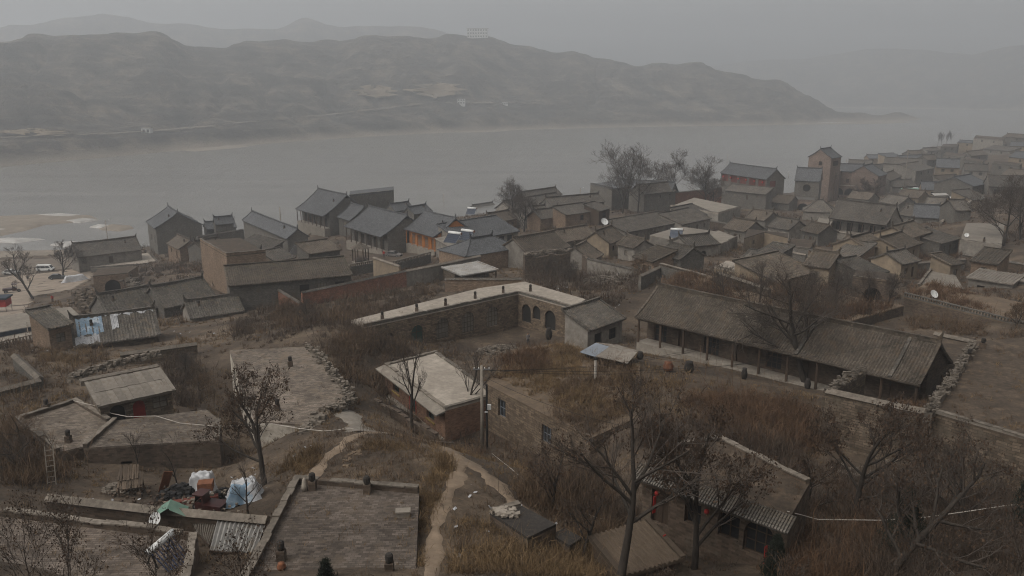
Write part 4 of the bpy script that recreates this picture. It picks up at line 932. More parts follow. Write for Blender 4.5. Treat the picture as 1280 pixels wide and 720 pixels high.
house('river_hall', 'grey hall roof showing through the bare riverside trees', 'hall', (766,238), (838,243), 22, 9, 4.0, roof='tile_blue', wall='brick_grey')
house('river_hall', 'long grey hall roof just beyond the bare riverside trees', 'hall', (806,243), (845,239), 23, 9, 3.0, roof='tile_grey', wall='brick_grey')
wall('brick_wall', 'red brick wall on the riverside near the two-storey red hall', [(842,241),(902,235)], 22, 'brick_red', .5, 'tile_grey')
house('tiled_house', 'long plain mono-pitch roof leading up from the dish', 'house', (783,291), (852,278), 25, 8, 2.2, kind='mono', roof='tile_grey', wall='plaster_grey', fo=[(.2,1.0,0,2.0,'d'),(.75,1.2,.7,1.4,'w')])
house('tiled_house', 'short mono-pitch roof carrying on from the long plain roof', 'house', (853,281), (890,273), 25, 8, 2.2, kind='mono', roof='tile_grey', wall='plaster_grey')
block('flat_house', 'flat terrace roof with pale parapet below the red brick river wall', 'house', [(838,258),(898,268),(926,259),(868,247)], 23, 'plaster_grey', 'concrete', (0,1), .5, par_m='concrete_pale')
house('tiled_house', 'broad brown-grey roof behind the broken rubble wall', 'house', (661,319), (714,309), 27, 10, 2.8, roof='tile_brown', wall='plaster_grey')
house('tiled_house', 'roof between the broad brown-grey roof and the small gabled house', 'house', (706,303), (748,296), 26, 8, 2.2, roof='tile_brown', wall='plaster_grey')
house('gabled_house', 'small gabled house with one square window and curved verge', 'house', (763,305), (783,297), 27, 7.5, 2.4, roof='tile_brown', wall='plaster_yellow', lo=[(.5,.9,.6,1.1,'w')], pane='glass')
house('gabled_house', 'pale plastered gable below the small gabled house', 'house', (741,326), (755,318), 26.6, 8, 2.4, roof='tile_brown', wall='plaster_grey')
wall('patterned_wall', 'plastered wall with a patterned tile cap above the littered yard', [(735,323),(798,338)], 28, 'plaster_grey', .5, 'tile_grey')
wall('rubble_wall', 'reddish overgrown masonry wall with a broken pale top', [(655,320),(727,313)], 28, 'brick_dark', .8, None, ragged=.5)
wall('rubble_wall', 'side return of the overgrown masonry wall', [(727,313),(735,323)], 28, 'brick_dark', .6, None, ragged=.3)
block('flat_house', 'flat-roofed house with a blue solar heater on top', 'house', [(812,294),(850,302),(902,306),(908,291),(850,283)], 25.6, 'plaster_grey', 'concrete', (1,), .3, ops={1: [(.3,1.2,.8,1.3,'w')]})
house('cave_gable_house', 'house front with a curved parapet gable behind the russet scrub', 'house', (862,309), (901,305), 27.4, 8, 1.6, roof='tile_grey', wall='plaster_grey', fo=[(.5,1.6,0,1.8,'av')])
wall('patterned_wall', 'low wall with pierced brick rail above the russet scrub', [(826,333),(882,348)], 30.6, 'brick_grey', .4, 'concrete', lattice=True)
house('tiled_house', 'wide brown roof tilted toward the dark thicket', 'house', (970,353), (1026,339), 29, 9, 2.2, kind='mono', roof='tile_brown', wall='plaster_yellow')
block('flat_house', 'tiny flat house with pale roof edge beside the wide brown roof', 'house', [(893,334),(932,343),(950,332),(908,326)], 28.6, 'plaster_yellow', 'concrete_pale', (0,), .3, par_m='concrete_pale')
house('tiled_house', 'dark tiled lean-to with black eave near the tiny flat house', 'house', (921,327), (950,331), 27, 6, 1.6, kind='mono', roof='tile_grey', wall='brick_grey')
block('flat_house', 'yellowish plastered cave house with a small dark window', 'house', [(930,298),(955,290),(985,297),(985,292),(935,286)], 27, 'plaster_yellow', 'dirt_roof', (), ops={0: [(.5,1.2,.8,1.0,'v')]})
block('flat_house', 'flat house with a grey terrace beside the yellowish cave house', 'house', [(872,304),(900,308),(922,297),(898,288)], 26, 'plaster_grey', 'concrete', (0,1), .4)
block('flat_house', 'low grey house between scrub patches west of the veranda temple', 'house', [(985,308),(1012,312),(1020,300),(990,298)], 25, 'brick_grey', 'dirt_roof', (0,), .3)
# ---------------- right: temples
house('red_hall', 'two-storey red timber hall hung with lanterns by the river', 'hall', (900,216), (958,224.5), 25, 10, 4.0, roof='tile_blue', wall='brick_grey', fo=[(f,4.4,.1,2.9,'w') for f in (.1,.3,.5,.7,.9)], frame='timber_red', pane='timber_red', so=[(.35,3.0,.2,2.4,'w')], hf=3.4, base=10)
house('hall_skirt_roof', 'low skirt roof along the foot of the red timber hall', 'roof', (905,238), (958,243), 20.2, 6, 2.2, kind='mono', roof='tile_grey', wall='brick_grey')
block('hall_podium', 'stone podium with round window below the red timber hall', 'podium', [(905,263),(962,264),(985,249),(925,245)], 13.4, 'plaster_yellow', 'concrete', (0,1), .6)
house('tower_pavilion', 'pink gate tower with small square window, taller than its neighbours', 'tower', (1040,198), (1053,196), 31.5, 11, 3.8, roof='tile_blue', wall='brick_pink', lo=[(.45,1.6,.6,1.8,'w')], fo=[(.5,6,.3,2.2,'w')], pane='painted_room_shade', hf=4, base=12)
block('tower_annex', 'pink plastered wall block at the foot of the gate tower', 'annex', [(1017,216),(1047,218),(1052,212),(1022,210)], 24, 'brick_pink', 'concrete', (0,), .5, ops={0: [(.7,1.4,.4,1.5,'v')]}, base=11)
house('round_window_hall', 'grey hall with a big round black window', 'hall', (993,225.5), (1025,227), 23, 9, 5.0, roof='tile_blue', wall='brick_grey', base=10)
house('pink_house', 'pink plastered house with two small windows under a grey-blue roof', 'house', (1029,213), (1079,215), 23.5, 10, 3.0, roof='tile_blue', wall='brick_pink', fo=[(.65,1.6,-2.4,1.8,'w')], pane='painted_room_shade', base=11)
house('pink_house', 'pink gabled house with pale-striped tiled roof', 'house', (1099,220.5), (1110,217.5), 22, 15, 4.4, roof='tile_blue', wall='brick_pink', lo=[(.4,1.6,-1.6,1.8,'w')], pane='painted_room_shade', base=11)
block('arched_gatehouse', 'low pink building with two dark arches below the pink house', 'gatehouse', [(1030,231),(1082,233),(1082,228),(1030,226)], 17, 'brick_pink', 'concrete', (), ops={0: [(.36,4.2,0,3.2,'av'),(.63,4.2,0,3.2,'av')]}, hf=4.4)
block('arched_gate', 'red brick gate wall with a dark archway and lantern', 'gate', [(984,250),(1018,252),(1018,247),(984,245)], 16.6, 'brick_pink', 'brick_grey', (0,), .5, ops={0: [(.6,4.4,0,3.6,'av')]}, hf=4.6)
house('tent_roof_house', 'grey house with a pyramid roof in front of the red gate wall', 'house', (1003,264), (1046,266), 19.6, 9, 3.6, kind='hip', roof='tile_grey', wall='plaster_grey')
house('veranda_temple', 'large temple hall with deep shadowed veranda and pierced balustrade', 'temple', (1035,272), (1108,281.5), 24, 9.5, 4.8, roof='tile_grey', wall='plaster_grey', porch=2.4, fo=[(f,1.8,0,2.4,'w') for f in (.1,.3,.5,.7,.9)], pane='painted_room_shade', hf=3.6)
wall('balustrade', 'pierced grey balustrade in front of the shadowed temple veranda', [(1036,290),(1082,298)], 20.4, 'plaster_grey', .4, 'concrete_pale', lattice=True, cat='balustrade')
block('flat_house', 'pale plastered side room on the left of the shadowed veranda', 'house', [(1019,281),(1036,284),(1042,275),(1024,272)], 23, 'plaster_yellow', 'concrete', ())
house('tiled_house', 'dark tiled roof with straight ridge behind the shadowed temple', 'house', (1141,271), (1174,273), 23, 9.5, 3.2, roof='tile_blue', wall='brick_grey')
house('tiled_house', 'paler tiled roof touching the dark straight-ridged one', 'house', (1121,268), (1143,271), 22.6, 9, 2.8, roof='tile_grey', wall='brick_grey')
wall('white_capped_wall', 'slanting wall with pale capping beside the dark tiled roof', [(1176,277),(1214,250)], 23, 'plaster_grey', .6, 'concrete_pale')
house('zigzag_house', 'two-storey house with overhanging roof at the left of the zigzag eaves', 'house', (1086,312), (1109,305), 29, 8, 1.8, roof='tile_brown', wall='plaster_yellow', fo=[(.3,.8,.8,1.2,'v'),(.8,.8,.8,1.2,'v')])
house('zigzag_house', 'two-storey house with jutting corner at the right of the zigzag eaves', 'house', (1127,313), (1154,304), 29, 9, 1.8, roof='tile_brown', wall='plaster_yellow', fo=[(.3,.8,.8,1.2,'v'),(.7,.8,.8,1.2,'v')])
house('zigzag_house', 'taller house with one window stepping up behind the zigzag eaves', 'house', (1140,298), (1166,290), 28.4, 9, 2.0, roof='tile_brown', wall='plaster_yellow', fo=[(.3,.8,.8,1.2,'v')], so=[(.4,1.0,.8,1.4,'v')])
house('tiled_house', 'dark mono-pitch roof between the zigzag house and the pale terrace', 'house', (1177,305), (1202,298), 27, 8, 1.6, kind='mono', roof='tile_grey', wall='brick_grey')
block('pale_terrace', 'flat house with wide pale earth terrace and one black chimney', 'house', [(1200,301),(1252,307),(1256,279),(1208,279)], 27, 'plaster_grey', 'concrete', (0,), .3, chim=[(1230,302)])
house('grey_house', 'plain grey brick house with a blank wall beside the market lane', 'house', (1217,233), (1237,229), 22, 16, 3.2, roof='tile_blue', wall='brick_grey')
house('long_hall', 'long dark-fronted grey hall at the foot of the scrub hill', 'hall', (1236,233), (1300,235), 22, 11, 4.0, roof='tile_grey', wall='plaster_grey', porch=2, fo=[(f,2.4,0,2.6,'v') for f in (.2,.5,.8)], hf=4)
block('flat_house', 'flat house in the brush right of the arched brick cellar', 'house', [(1147,358),(1206,364),(1195,345),(1168,330)], 28, 'stone_dark', 'concrete', (0,3), .4)
house('corrugated_house', 'low house under pale corrugated sheets at the foot of the hill', 'house', (1208,347), (1267,356), 29, 6.5, .6, kind='mono', roof='asbestos', wall='plaster_grey', curve=0, ridge=False, fo=[(.3,1.2,.7,1.2,'v'),(.7,1.0,0,2.0,'d')])
house('corrugated_house', 'end bay of the low corrugated house with a split roof', 'house', (1268,350), (1300,355), 29.2, 6, .5, kind='mono', roof='asbestos', wall='plaster_grey', curve=0, ridge=False)
block('arched_cellar', 'dark brick cellar front with a tall black arch behind bare trees', 'cave house', [(1066,347),(1114,353),(1120,342),(1070,338)], 31, 'brick_dark', 'dirt_roof', (0,), .3, ops={0: [(.55,2.8,0,3.2,'av')]}, hf=4.4, rec=1.0)
block('railed_cave_house', 'long cave house with a pierced brick rail and low arches', 'cave house', [(1130,371),(1300,414),(1330,390),(1160,352)], 31, 'brick_dark', 'dirt', (0,), .6, lattice=True, par_m='brick_grey', ops={0: [(.55,2.4,0,2.4,'av'),(.80,2.6,0,2.6,'av'),(.92,2.2,0,2.4,'av')]}, hf=3.4)
block('russet_topped_cave_house', 'cave house behind the long tiled roof, its top covered in russet weeds', 'cave house', [(826,362),(1060,402),(1130,382),(960,352),(850,340)], 30.6, 'brick_dark', 'dirt', ())
# ---------------- far end of the town
FAR = [((1104,204),(1152,206),19,9,3),((1170,209),(1200,210),20,10,4.2),((1179,194),(1206,197),21,10,3.6),((1146,214),(1169,210),20,9,3),((1152,237),(1182,238),18,9,3),((1113,226),(1128,220),18,9,2.6),
       ((1116,234),(1148,232),15,9,2.6),((1204,200),(1228,204),22,8,3),((1160,200),(1176,199),18,9,2.6),((1205,213),(1236,214),20,9,3),((1128,200),(1158,199),17,9,2.4),((1186,230),(1216,228),19,9,3),
       ((1217,173),(1254,176),24,14,4),((1196,178),(1240,180),20,10,1.6),((1252,171),(1290,173),25,12,2.4),((1228,186),(1262,189),20,9,2.4),((1260,196),(1290,199),23,9,3),((1240,205),(1275,208),23,9,2.8),
       ((1096,212),(1118,210),15,8,2.4),((1110,197),(1130,196),15,9,2.2),((1140,193),(1160,192),16,9,2.2),((1160,189),(1178,188),17,9,2),((1176,184),(1196,184),18,9,2),((1250,219),(1290,222),22,8,2.6),
       ((1060,205),(1090,206),15,9,2.4),((1086,198),(1104,198),13,9,2.2),((1215,195),(1236,193),20,8,2.6),((1182,204),(1200,203),16,8,2.4),((1262,182),(1290,183),22,9,2.4),((1236,180),(1256,181),19,8,2.2)]
for k, (a, b, ze, dp, ri) in enumerate(FAR):
    kd = 'mono' if k % 4 == 3 else 'gable'
    if k % 5 == 2:
        block('town_house', f"hazy flat-roofed far house of {('pale plaster','grey brick','brown plaster')[k%3]} with a low parapet", 'house', [a, b, (b[0]+3,b[1]-4), (a[0]+3,a[1]-4)], ze+1, ('plaster_grey','brick_grey','brick_grey')[k%3], 'dirt_roof', (0,1), .6, ops={0: [(.3,1.5,.8,1.4,'v'),(.7,1.5,.8,1.4,'v')]}, group='houses crowded at the far end of the town'); continue
    rn, wn = ('grey tiled','blue-grey','brownish')[k%3], ('plain grey plaster','grey brick','yellowish plaster')[(k*5)%3]
    house('town_house', f"hazy far house with a {rn} {'lean-to roof' if kd == 'mono' else 'gabled roof'}, {wn} and {'two windows' if k % 2 else 'one window'}", 'house', a, b, ze, dp, ri, kind=kd, roof=('tile_grey','tile_blue','tile_brown')[k%3], wall=('plaster_grey','brick_grey','plaster_yellow')[(k*5)%3],
          fo=[(f,1.5,.6,1.5,'v') for f in ((.3,.7) if k % 2 else (.5,))], group='houses crowded at the far end of the town')

# ---------------- infill: the closely packed houses and court walls between
def auto_z(a, b, h):
    m = ((a[0]+b[0])/2, (a[1]+b[1])/2); z = gz(*G(*m)[:2])+h
    for _ in range(12): p = W(m[0], m[1], z); z = .5*z+.5*(gz(p.x, p.y)+h)
    return z
for k, (a, b, dp, ri, kd, lab) in enumerate([
    ((300,331),(336,326),7,2.0,'gable','low roof squeezed between the tall brick house and the court shed'), ((254,313),(284,307),7,2.0,'gable','grey roof just behind the tall windowless brick house'), ((343,327),(370,322),6,1.6,'mono','lean-to roof left of the open tiled shed'),
    ((790,321),(816,328),6,1.6,'mono','small lean-to above the littered yard'), ((820,318),(850,325),7,1.8,'gable','little gabled house on the terrace by the curved parapet gable'), ((903,285),(931,290),8,2.2,'gable','low gabled house under the flat river terrace'),
    ((940,318),(968,323),7,1.6,'mono','lean-to house against the yellowish cave house'), ((1003,331),(1037,336),8,2.0,'gable','gabled house half lost in the bushy trees'), ((1040,318),(1072,323),8,2.0,'mono','lean-to row in front of the temple balustrade'),
    ((1000,288),(1022,293),7,2.0,'gable','tiny gabled house at the foot of the side room'), ((958,283),(986,288),8,2.2,'gable','gabled house facing the pyramid-roofed one'), ((1046,306),(1076,311),7,1.8,'gable','gabled house beside the zigzag eaves'),
    ((1129,331),(1152,326),7,1.6,'gable','little brown house below the zigzag eaves'), ((1212,326),(1248,331),7,1.6,'mono','long lean-to under the pale earth terrace'), ((1098,252),(1124,256),9,2.6,'gable','grey house directly behind the temple ridge'),
    ((1058,247),(1086,250),9,2.6,'gable','grey house below the low pink arches'), ((1194,263),(1216,263),9,2.4,'gable','grey house beside the slanting white-capped wall'), ((1120,245),(1148,248),9,2.6,'gable','grey house below the green market canopy'),
    ((1154,256),(1178,258),9,2.4,'gable','grey house at the end of the slanting white-capped wall'), ((960,252),(986,255),9,2.6,'gable','grey house between the podium and the arched gate'), ((864,272),(892,266),8,2.2,'mono','lean-to below the flat terrace with pale parapet'),
    ((930,272),(956,276),8,2.2,'gable','small house at the podium corner'), ((1216,250),(1240,248),9,2.4,'mono','lean-to below the plain grey brick house'), ((620,278),(648,273),8,2.2,'gable','grey roof behind the white-gabled house'),
    ((596,262),(622,258),7,2.0,'gable','low shore house near the small solar heater'), ((770,305),(792,311),6,1.6,'gable','small roof by the curved verge house'), ((1084,345),(1112,340),7,1.6,'mono','lean-to roof above the arched brick cellar'),
    ((1190,332),(1206,330),5,1.2,'mono','hut at the corner of the brush-grown flat house'), ((60,412),(92,405),6,1.4,'mono','lean-to behind the blue fascia shop')]):
    house('infill_house', lab, 'house', a, b, auto_z(a, b, 3.2), dp, ri, kind=kd, roof=('tile_grey','tile_brown','tile_grey','tile_brown')[k%4], wall=('plaster_grey','brick_grey','plaster_yellow','brick_tan','brick_grey')[k%5])
for k, (pts, h, lab) in enumerate([([(1146,329),(1206,324)],2.4,'court wall running to the brush-grown flat house'), ([(1204,318),(1284,331)],2.6,'long court wall under the pale earth terrace'), ([(898,341),(962,362)],2.6,'court wall beside the tiny flat house'), ([(1012,312),(1066,331)],2.6,'court wall below the temple balustrade'),
    ([(956,309),(1008,319)],2.4,'court wall in front of the yellowish cave house'), ([(868,273),(930,283)],2.4,'court wall below the flat river terrace'), ([(1168,417),(1284,442)],2.6,'dark court wall below the pierced brick rail'), ([(556,349),(652,349)],1.8,'low wall behind the pale roof walk'),
    ([(800,345),(826,333)],2.2,'court wall from the littered yard to the pierced rail'), ([(640,300),(662,316)],2.6,'court wall beside the broad brown-grey roof'), ([(1090,268),(1120,272)],2.4,'court wall behind the temple'), ([(1160,300),(1178,306)],2.4,'court wall by the dark mono-pitch roof'),
    ([(150,443),(246,430)],1.5,'overgrown stone retaining wall above the sheet-roofed house'), ]):
    z = auto_z(pts[0], pts[-1], h); wall('court_wall', lab, pts, z, ('brick_grey','brick_dark','stone_dark','brick_tan')[k%4] if k < 12 else 'stone_dark', .45, 'tile_grey' if k % 2 and k < 12 else 'concrete')
# ================================================================== PLANTS
def keepers(px_polys):
    out = []
    for poly in px_polys: out.append([(p.x, p.y) for p in (G(x, y) for x, y in poly)])
    return out
KEEP = keepers([[(560,440),(600,402),(650,398),(700,405),(735,415),(740,425),(650,432),(615,446)],            # arcaded court
                [(800,425),(930,455),(1010,470),(1005,480),(900,462),(800,442)],
                [(-80,400),(-80,300),(112,300),(118,345),(95,362),(40,372),(30,395)],
                [(430,330),(470,345),(540,325),(545,312),(500,305),(450,312)],
                [(195,650),(130,620),(140,585),(330,590),(340,645)],
                [(500,500),(548,540),(560,530),(500,492)]])
PATHS = [[(535,760),(540,715),(545,660),(560,620),(575,590),(570,572),(545,556),(510,546),(470,541),(445,545),(425,560),(405,578),(388,602)],[(660,650),(630,615),(605,592),(575,572),(560,562)],[(455,540),(440,525),(425,512),(405,500)]]
PSEG = []
for pth in PATHS:
    g = [G(x, y) for x, y in pth]; PSEG += list(zip(g, g[1:]))
def clear_mask(x, y, pad=.55, foot=True):
    ok = np.ones(x.shape, bool)
    for poly in (FOOT if foot else []) + KEEP: ok &= ~in_poly(x, y, poly)
    for p, q in PSEG:
        dx, dy = q.x-p.x, q.y-p.y; t = np.clip(((x-p.x)*dx+(y-p.y)*dy)/(dx*dx+dy*dy+1e-6), 0, 1)
        ok &= np.hypot(x-p.x-t*dx, y-p.y-t*dy) > pad
    return ok
def blades(c, size, K, wid, lean=.9, seed=1, flat=.0):
    """clumps of thin tapering stems; c (n,3), size (n,) height, K stems each -> verts, tris"""
    g = np.random.default_rng(seed); n = len(c); N = n*K
    C = np.repeat(c, K, 0); S = np.repeat(size, K); a = g.uniform(0, 2*np.pi, N); ln = g.beta(1.4, 1.6, N)*lean
    dirv = np.stack([np.cos(a)*ln, np.sin(a)*ln, np.sqrt(np.clip(1-ln**2, .05, 1))*(1-flat)], 1)
    b = C + np.stack([g.normal(0, .30, N)*S, g.normal(0, .30, N)*S, np.zeros(N)], 1); b[:, 2] -= .05
    L = S*g.uniform(.45, 1.1, N); mid = b+dirv*(L*.55)[:, None]; bend = np.stack([g.normal(0,.22,N), g.normal(0,.22,N), -np.abs(g.normal(0,.12,N))], 1)
    tip = b+dirv*L[:, None]+bend*L[:, None]; a2 = g.uniform(0, 2*np.pi, N); wv = np.stack([np.cos(a2), np.sin(a2), g.normal(0,.4,N)], 1)*(wid*g.uniform(.6, 1.4, N))[:, None]
    V = np.stack([b-wv*.5, b+wv*.5, mid+wv*.45, mid-wv*.45, tip], 1).reshape(-1, 3); i = np.arange(N)*5
    F = np.concatenate([np.stack([i, i+1, i+2], 1), np.stack([i, i+2, i+3], 1), np.stack([i+3, i+2, i+4], 1)])
    return V, F
class Stuff:
    def __init__(s): s.V = []; s.F = []; s.n = 0
    def add(s, V, F): s.V.append(V); s.F.append(F+s.n); s.n += len(V)
    def build(s, name, m, label, cat):
        if not s.V: return
        return tag(finish(np_mesh(name, np.concatenate(s.V), np.concatenate(s.F)), name, m), label, cat, kind='stuff')
SC = {k: Stuff() for k in ('scrub', 'scrub_dark', 'scrub_rust', 'grass_gold')}
def spread(cls, xyz, hgt, K, wid, seed, lean=.9):
    if len(xyz): V, F = blades(xyz, hgt, K, wid, lean, seed); SC[cls].add(V, F)
def cover():
    for (r0, r1, dens, K, wid, hs) in ((24, 62, 3.6, 20, .022, .8), (62, 110, 2.0, 18, .035, 1.0), (110, 190, .8, 16, .06, 1.2), (190, 430, .22, 14, .12, 1.4)):
        half = R(36); n = int(dens*half*(r1*r1-r0*r0)); r = np.sqrt(rng.uniform(r0*r0, r1*r1, n)); a = rng.uniform(-half, half, n); x, y = r*np.sin(a), r*np.cos(a)
        big = fbm(x/11, y/11, 4, 71)+.5; ok = clear_mask(x, y) & (rng.uniform(0, 1, n) < np.clip((big-.22)*2.2, .12, 1)); x, y, big = x[ok], y[ok], big[ok]
        z = ground(x, y); ok = z > 6; x, y, z, big = x[ok], y[ok], z[ok], big[ok]
        ty = fbm(x/17+40, y/17, 3, 91)+.5 + rng.normal(0, .07, len(x)); h = hs*rng.gamma(1.8, .27, len(x))*np.clip(big*1.7, .5, 1.5)
        for cls, lo, hi, hm in (('grass_gold', -9, .38, .75), ('scrub', .38, .50, 1), ('scrub_dark', .50, .58, 1.2), ('scrub_rust', .58, 9, .95)):
            m = (ty >= lo) & (ty < hi); spread(cls, np.stack([x, y, z], 1)[m], h[m]*hm, K, wid, int(r0)+len(cls))
cover()
def patch(cls, poly_px, n, h, z=None, K=26, wid=.03, seed=3, lean=.9, foot=False, clump=3.0):
    P = [W(x, y, z) if z is not None else G(x, y) for x, y in poly_px]; g = np.random.default_rng(seed)
    x0, x1 = min(p.x for p in P), max(p.x for p in P); y0, y1 = min(p.y for p in P), max(p.y for p in P)
    x, y = g.uniform(x0, x1, n*3), g.uniform(y0, y1, n*3); m = in_poly(x, y, [(p.x, p.y) for p in P])
    if z is None: m &= clear_mask(x, y, .5, True)
    if clump: m &= g.uniform(0, 1, len(x)) < np.clip((fbm(x/clump, y/clump, 3, seed)+.5-.38)*3.6, .04, 1)
    x, y = x[m][:n], y[m][:n]; zz = ground(x, y) if z is None else np.full(len(x), z)
    spread(cls, np.stack([x, y, zz], 1), h*g.gamma(1.8, .52, len(x)), K, wid, seed, lean)
patch('scrub_dark', [(295,400),(345,380),(430,374),(545,358),(640,350),(560,362),(432,402),(452,414),(470,450),(488,500),(440,490),(405,440),(385,428),(330,430),(290,432)], 1500, 1.1, seed=5, wid=.04, K=34)
patch('scrub', [(340,385),(420,378),(540,360),(560,362),(432,400),(350,420)], 500, 1.0, seed=6, wid=.045, K=30)
patch('scrub', [(405,440),(450,420),(480,460),(485,500),(440,492)], 420, 1.0, seed=7, wid=.04, K=30)
patch('scrub', [(0,440),(60,420),(120,430),(150,440),(95,475),(90,500),(20,520),(0,520)], 500, .8, seed=8, wid=.035)
patch('scrub', [(425,405),(455,416),(540,440),(500,450),(478,458),(470,440)], 420, .9, seed=47, wid=.035, K=30)
patch('scrub_dark', [(440,420),(520,436),(478,460)], 120, 1.1, seed=48, wid=.035, K=34)
patch('grass_gold', [(40,440),(100,425),(120,450),(60,480)], 420, .55, seed=9)
patch('scrub', [(0,540),(20,530),(66,566),(100,580),(60,605),(0,610)], 600, 1.0, seed=10, wid=.03, K=36)
patch('scrub_dark', [(150,345),(200,330),(262,330),(275,365),(200,362),(160,366)], 260, 1.5, seed=11, wid=.08, K=30)
patch('scrub_dark', [(205,450),(262,445),(262,500),(240,520),(215,500)], 260, 1.1, seed=12, wid=.035, K=34)
patch('grass_gold', [(620,470),(640,440),(700,430),(795,458),(795,510),(735,535)], 1900, .42, z=33.0, K=26, wid=.028, seed=13, lean=1.1)
patch('scrub_rust', [(612,472),(636,442),(680,440),(680,462),(640,476)], 240, .8, z=33.0, K=34, wid=.03, seed=14)
patch('scrub', [(700,440),(795,460),(795,515),(738,545),(690,520)], 700, .55, z=33.0, K=26, wid=.03, seed=15)
patch('scrub_rust', [(850,500),(960,500),(1025,515),(1020,570),(940,560),(860,535)], 900, .9, seed=16, K=36, wid=.028)
patch('scrub_dark', [(740,540),(860,530),(1010,570),(1000,600),(800,560)], 700, .95, seed=17, K=34, wid=.026)
patch('grass_gold', [(790,470),(900,490),(880,530),(800,520)], 600, .5, seed=27, K=26, wid=.026)
patch('scrub_rust', [(832,362),(1056,400),(1120,382),(960,354),(852,342)], 900, 1.05, z=30.6, K=34, wid=.05, seed=18, clump=5)
patch('scrub_dark', [(832,362),(1056,400),(1120,382),(960,354),(852,342)], 300, 1.3, z=30.6, K=34, wid=.05, seed=19, clump=5)
patch('scrub', [(650,596),(720,606),(790,650),(760,690),(700,660),(650,625)], 800, .85, seed=20, K=36, wid=.022)
patch('scrub_dark', [(680,604),(740,590),(800,610),(790,680),(700,650)], 700, 1.0, seed=21, K=36, wid=.022)
patch('grass_gold', [(560,720),(570,650),(640,660),(740,690),(760,730)], 900, .6, seed=22, K=24, wid=.018, lean=1.1)
patch('scrub_dark', [(1000,640),(1040,580),(1280,620),(1290,730),(1000,730)], 1300, 1.1, seed=23, K=36, wid=.02)
patch('scrub_rust', [(1000,640),(1100,640),(1120,730),(980,730)], 500, .9, seed=24, K=34, wid=.02)
patch('scrub_rust', [(1134,370),(1296,410),(1325,391),(1162,354)], 420, .8, z=31.0, K=30, wid=.04, seed=25, clump=4)
patch('scrub', [(1130,385),(1280,420),(1285,430),(1220,420),(1140,420)], 360, .9, seed=26, wid=.04)
patch('grass_gold', [(515,700),(520,620),(560,570),(575,580),(545,640),(535,720)], 700, .5, seed=28, K=26, wid=.018, lean=1.1)
patch('grass_gold', [(440,575),(460,552),(540,560),(560,580),(530,605),(445,600)], 500, .38, seed=29, K=22, wid=.018, lean=1.15)
patch('grass_gold', [(330,600),(400,560),(400,585),(372,600)], 300, .5, seed=30, K=26, wid=.02)
patch('scrub_dark', [(660,345),(800,345),(790,385),(720,375),(690,366)], 300, 1.2, seed=31, wid=.06, K=30)
patch('scrub_rust', [(1100,325),(1200,318),(1205,345),(1150,350)], 200, 1.2, seed=32, wid=.07, K=28)
patch('scrub_dark', [(1225,262),(1290,235),(1300,300),(1255,300),(1250,275)], 420, 1.9, seed=33, wid=.10, K=34)
patch('scrub_dark', [(890,290),(940,268),(1000,270),(1010,300),(960,320),(900,320)], 300, 1.4, seed=34, wid=.09, K=26)
patch('grass_gold', [(1175,510),(1290,550),(1430,548),(1400,450),(1300,432),(1225,445)], 420, .22, z=37.4, K=16, wid=.018, seed=45, clump=2.5, lean=1.15)
patch('scrub', [(1170,515),(1290,552),(1430,548),(1400,450),(1300,432),(1225,440)], 260, .35, z=37.4, K=20, wid=.02, seed=35, clump=5)
patch('scrub_rust', [(1040,470),(1075,470),(1160,505),(1150,512),(1045,487)], 260, .9, seed=36, K=34, wid=.028, foot=True)
patch('scrub_dark', [(655,358),(728,352),(730,345),(655,325)], 160, 1.6, seed=37, wid=.06, K=30)
# weeds pushing through the paved roofs
for k, (poly, z, n) in enumerate([([(290,740),(515,740),(522,616),(372,604)],38.0,150), ([(290,440),(304,522),(390,530),(430,497),(400,450)],34.0,130), ([(108,556),(272,547),(256,514),(142,527)],33.9,70), ([(24,524),(70,562),(102,556),(136,527)],33.8,60), ([(0,740),(225,740),(244,674),(0,640)],38.0,120), ([(806,587),(984,648),(1008,604),(900,552)],39.0,160), ([(460,408),(646,366),(654,354),(440,402)],31.5,60)]):
    patch('scrub' if k % 2 else 'grass_gold', poly, n, .22, z=z, K=14, wid=.018, seed=60+k, lean=1.1, clump=2.0)
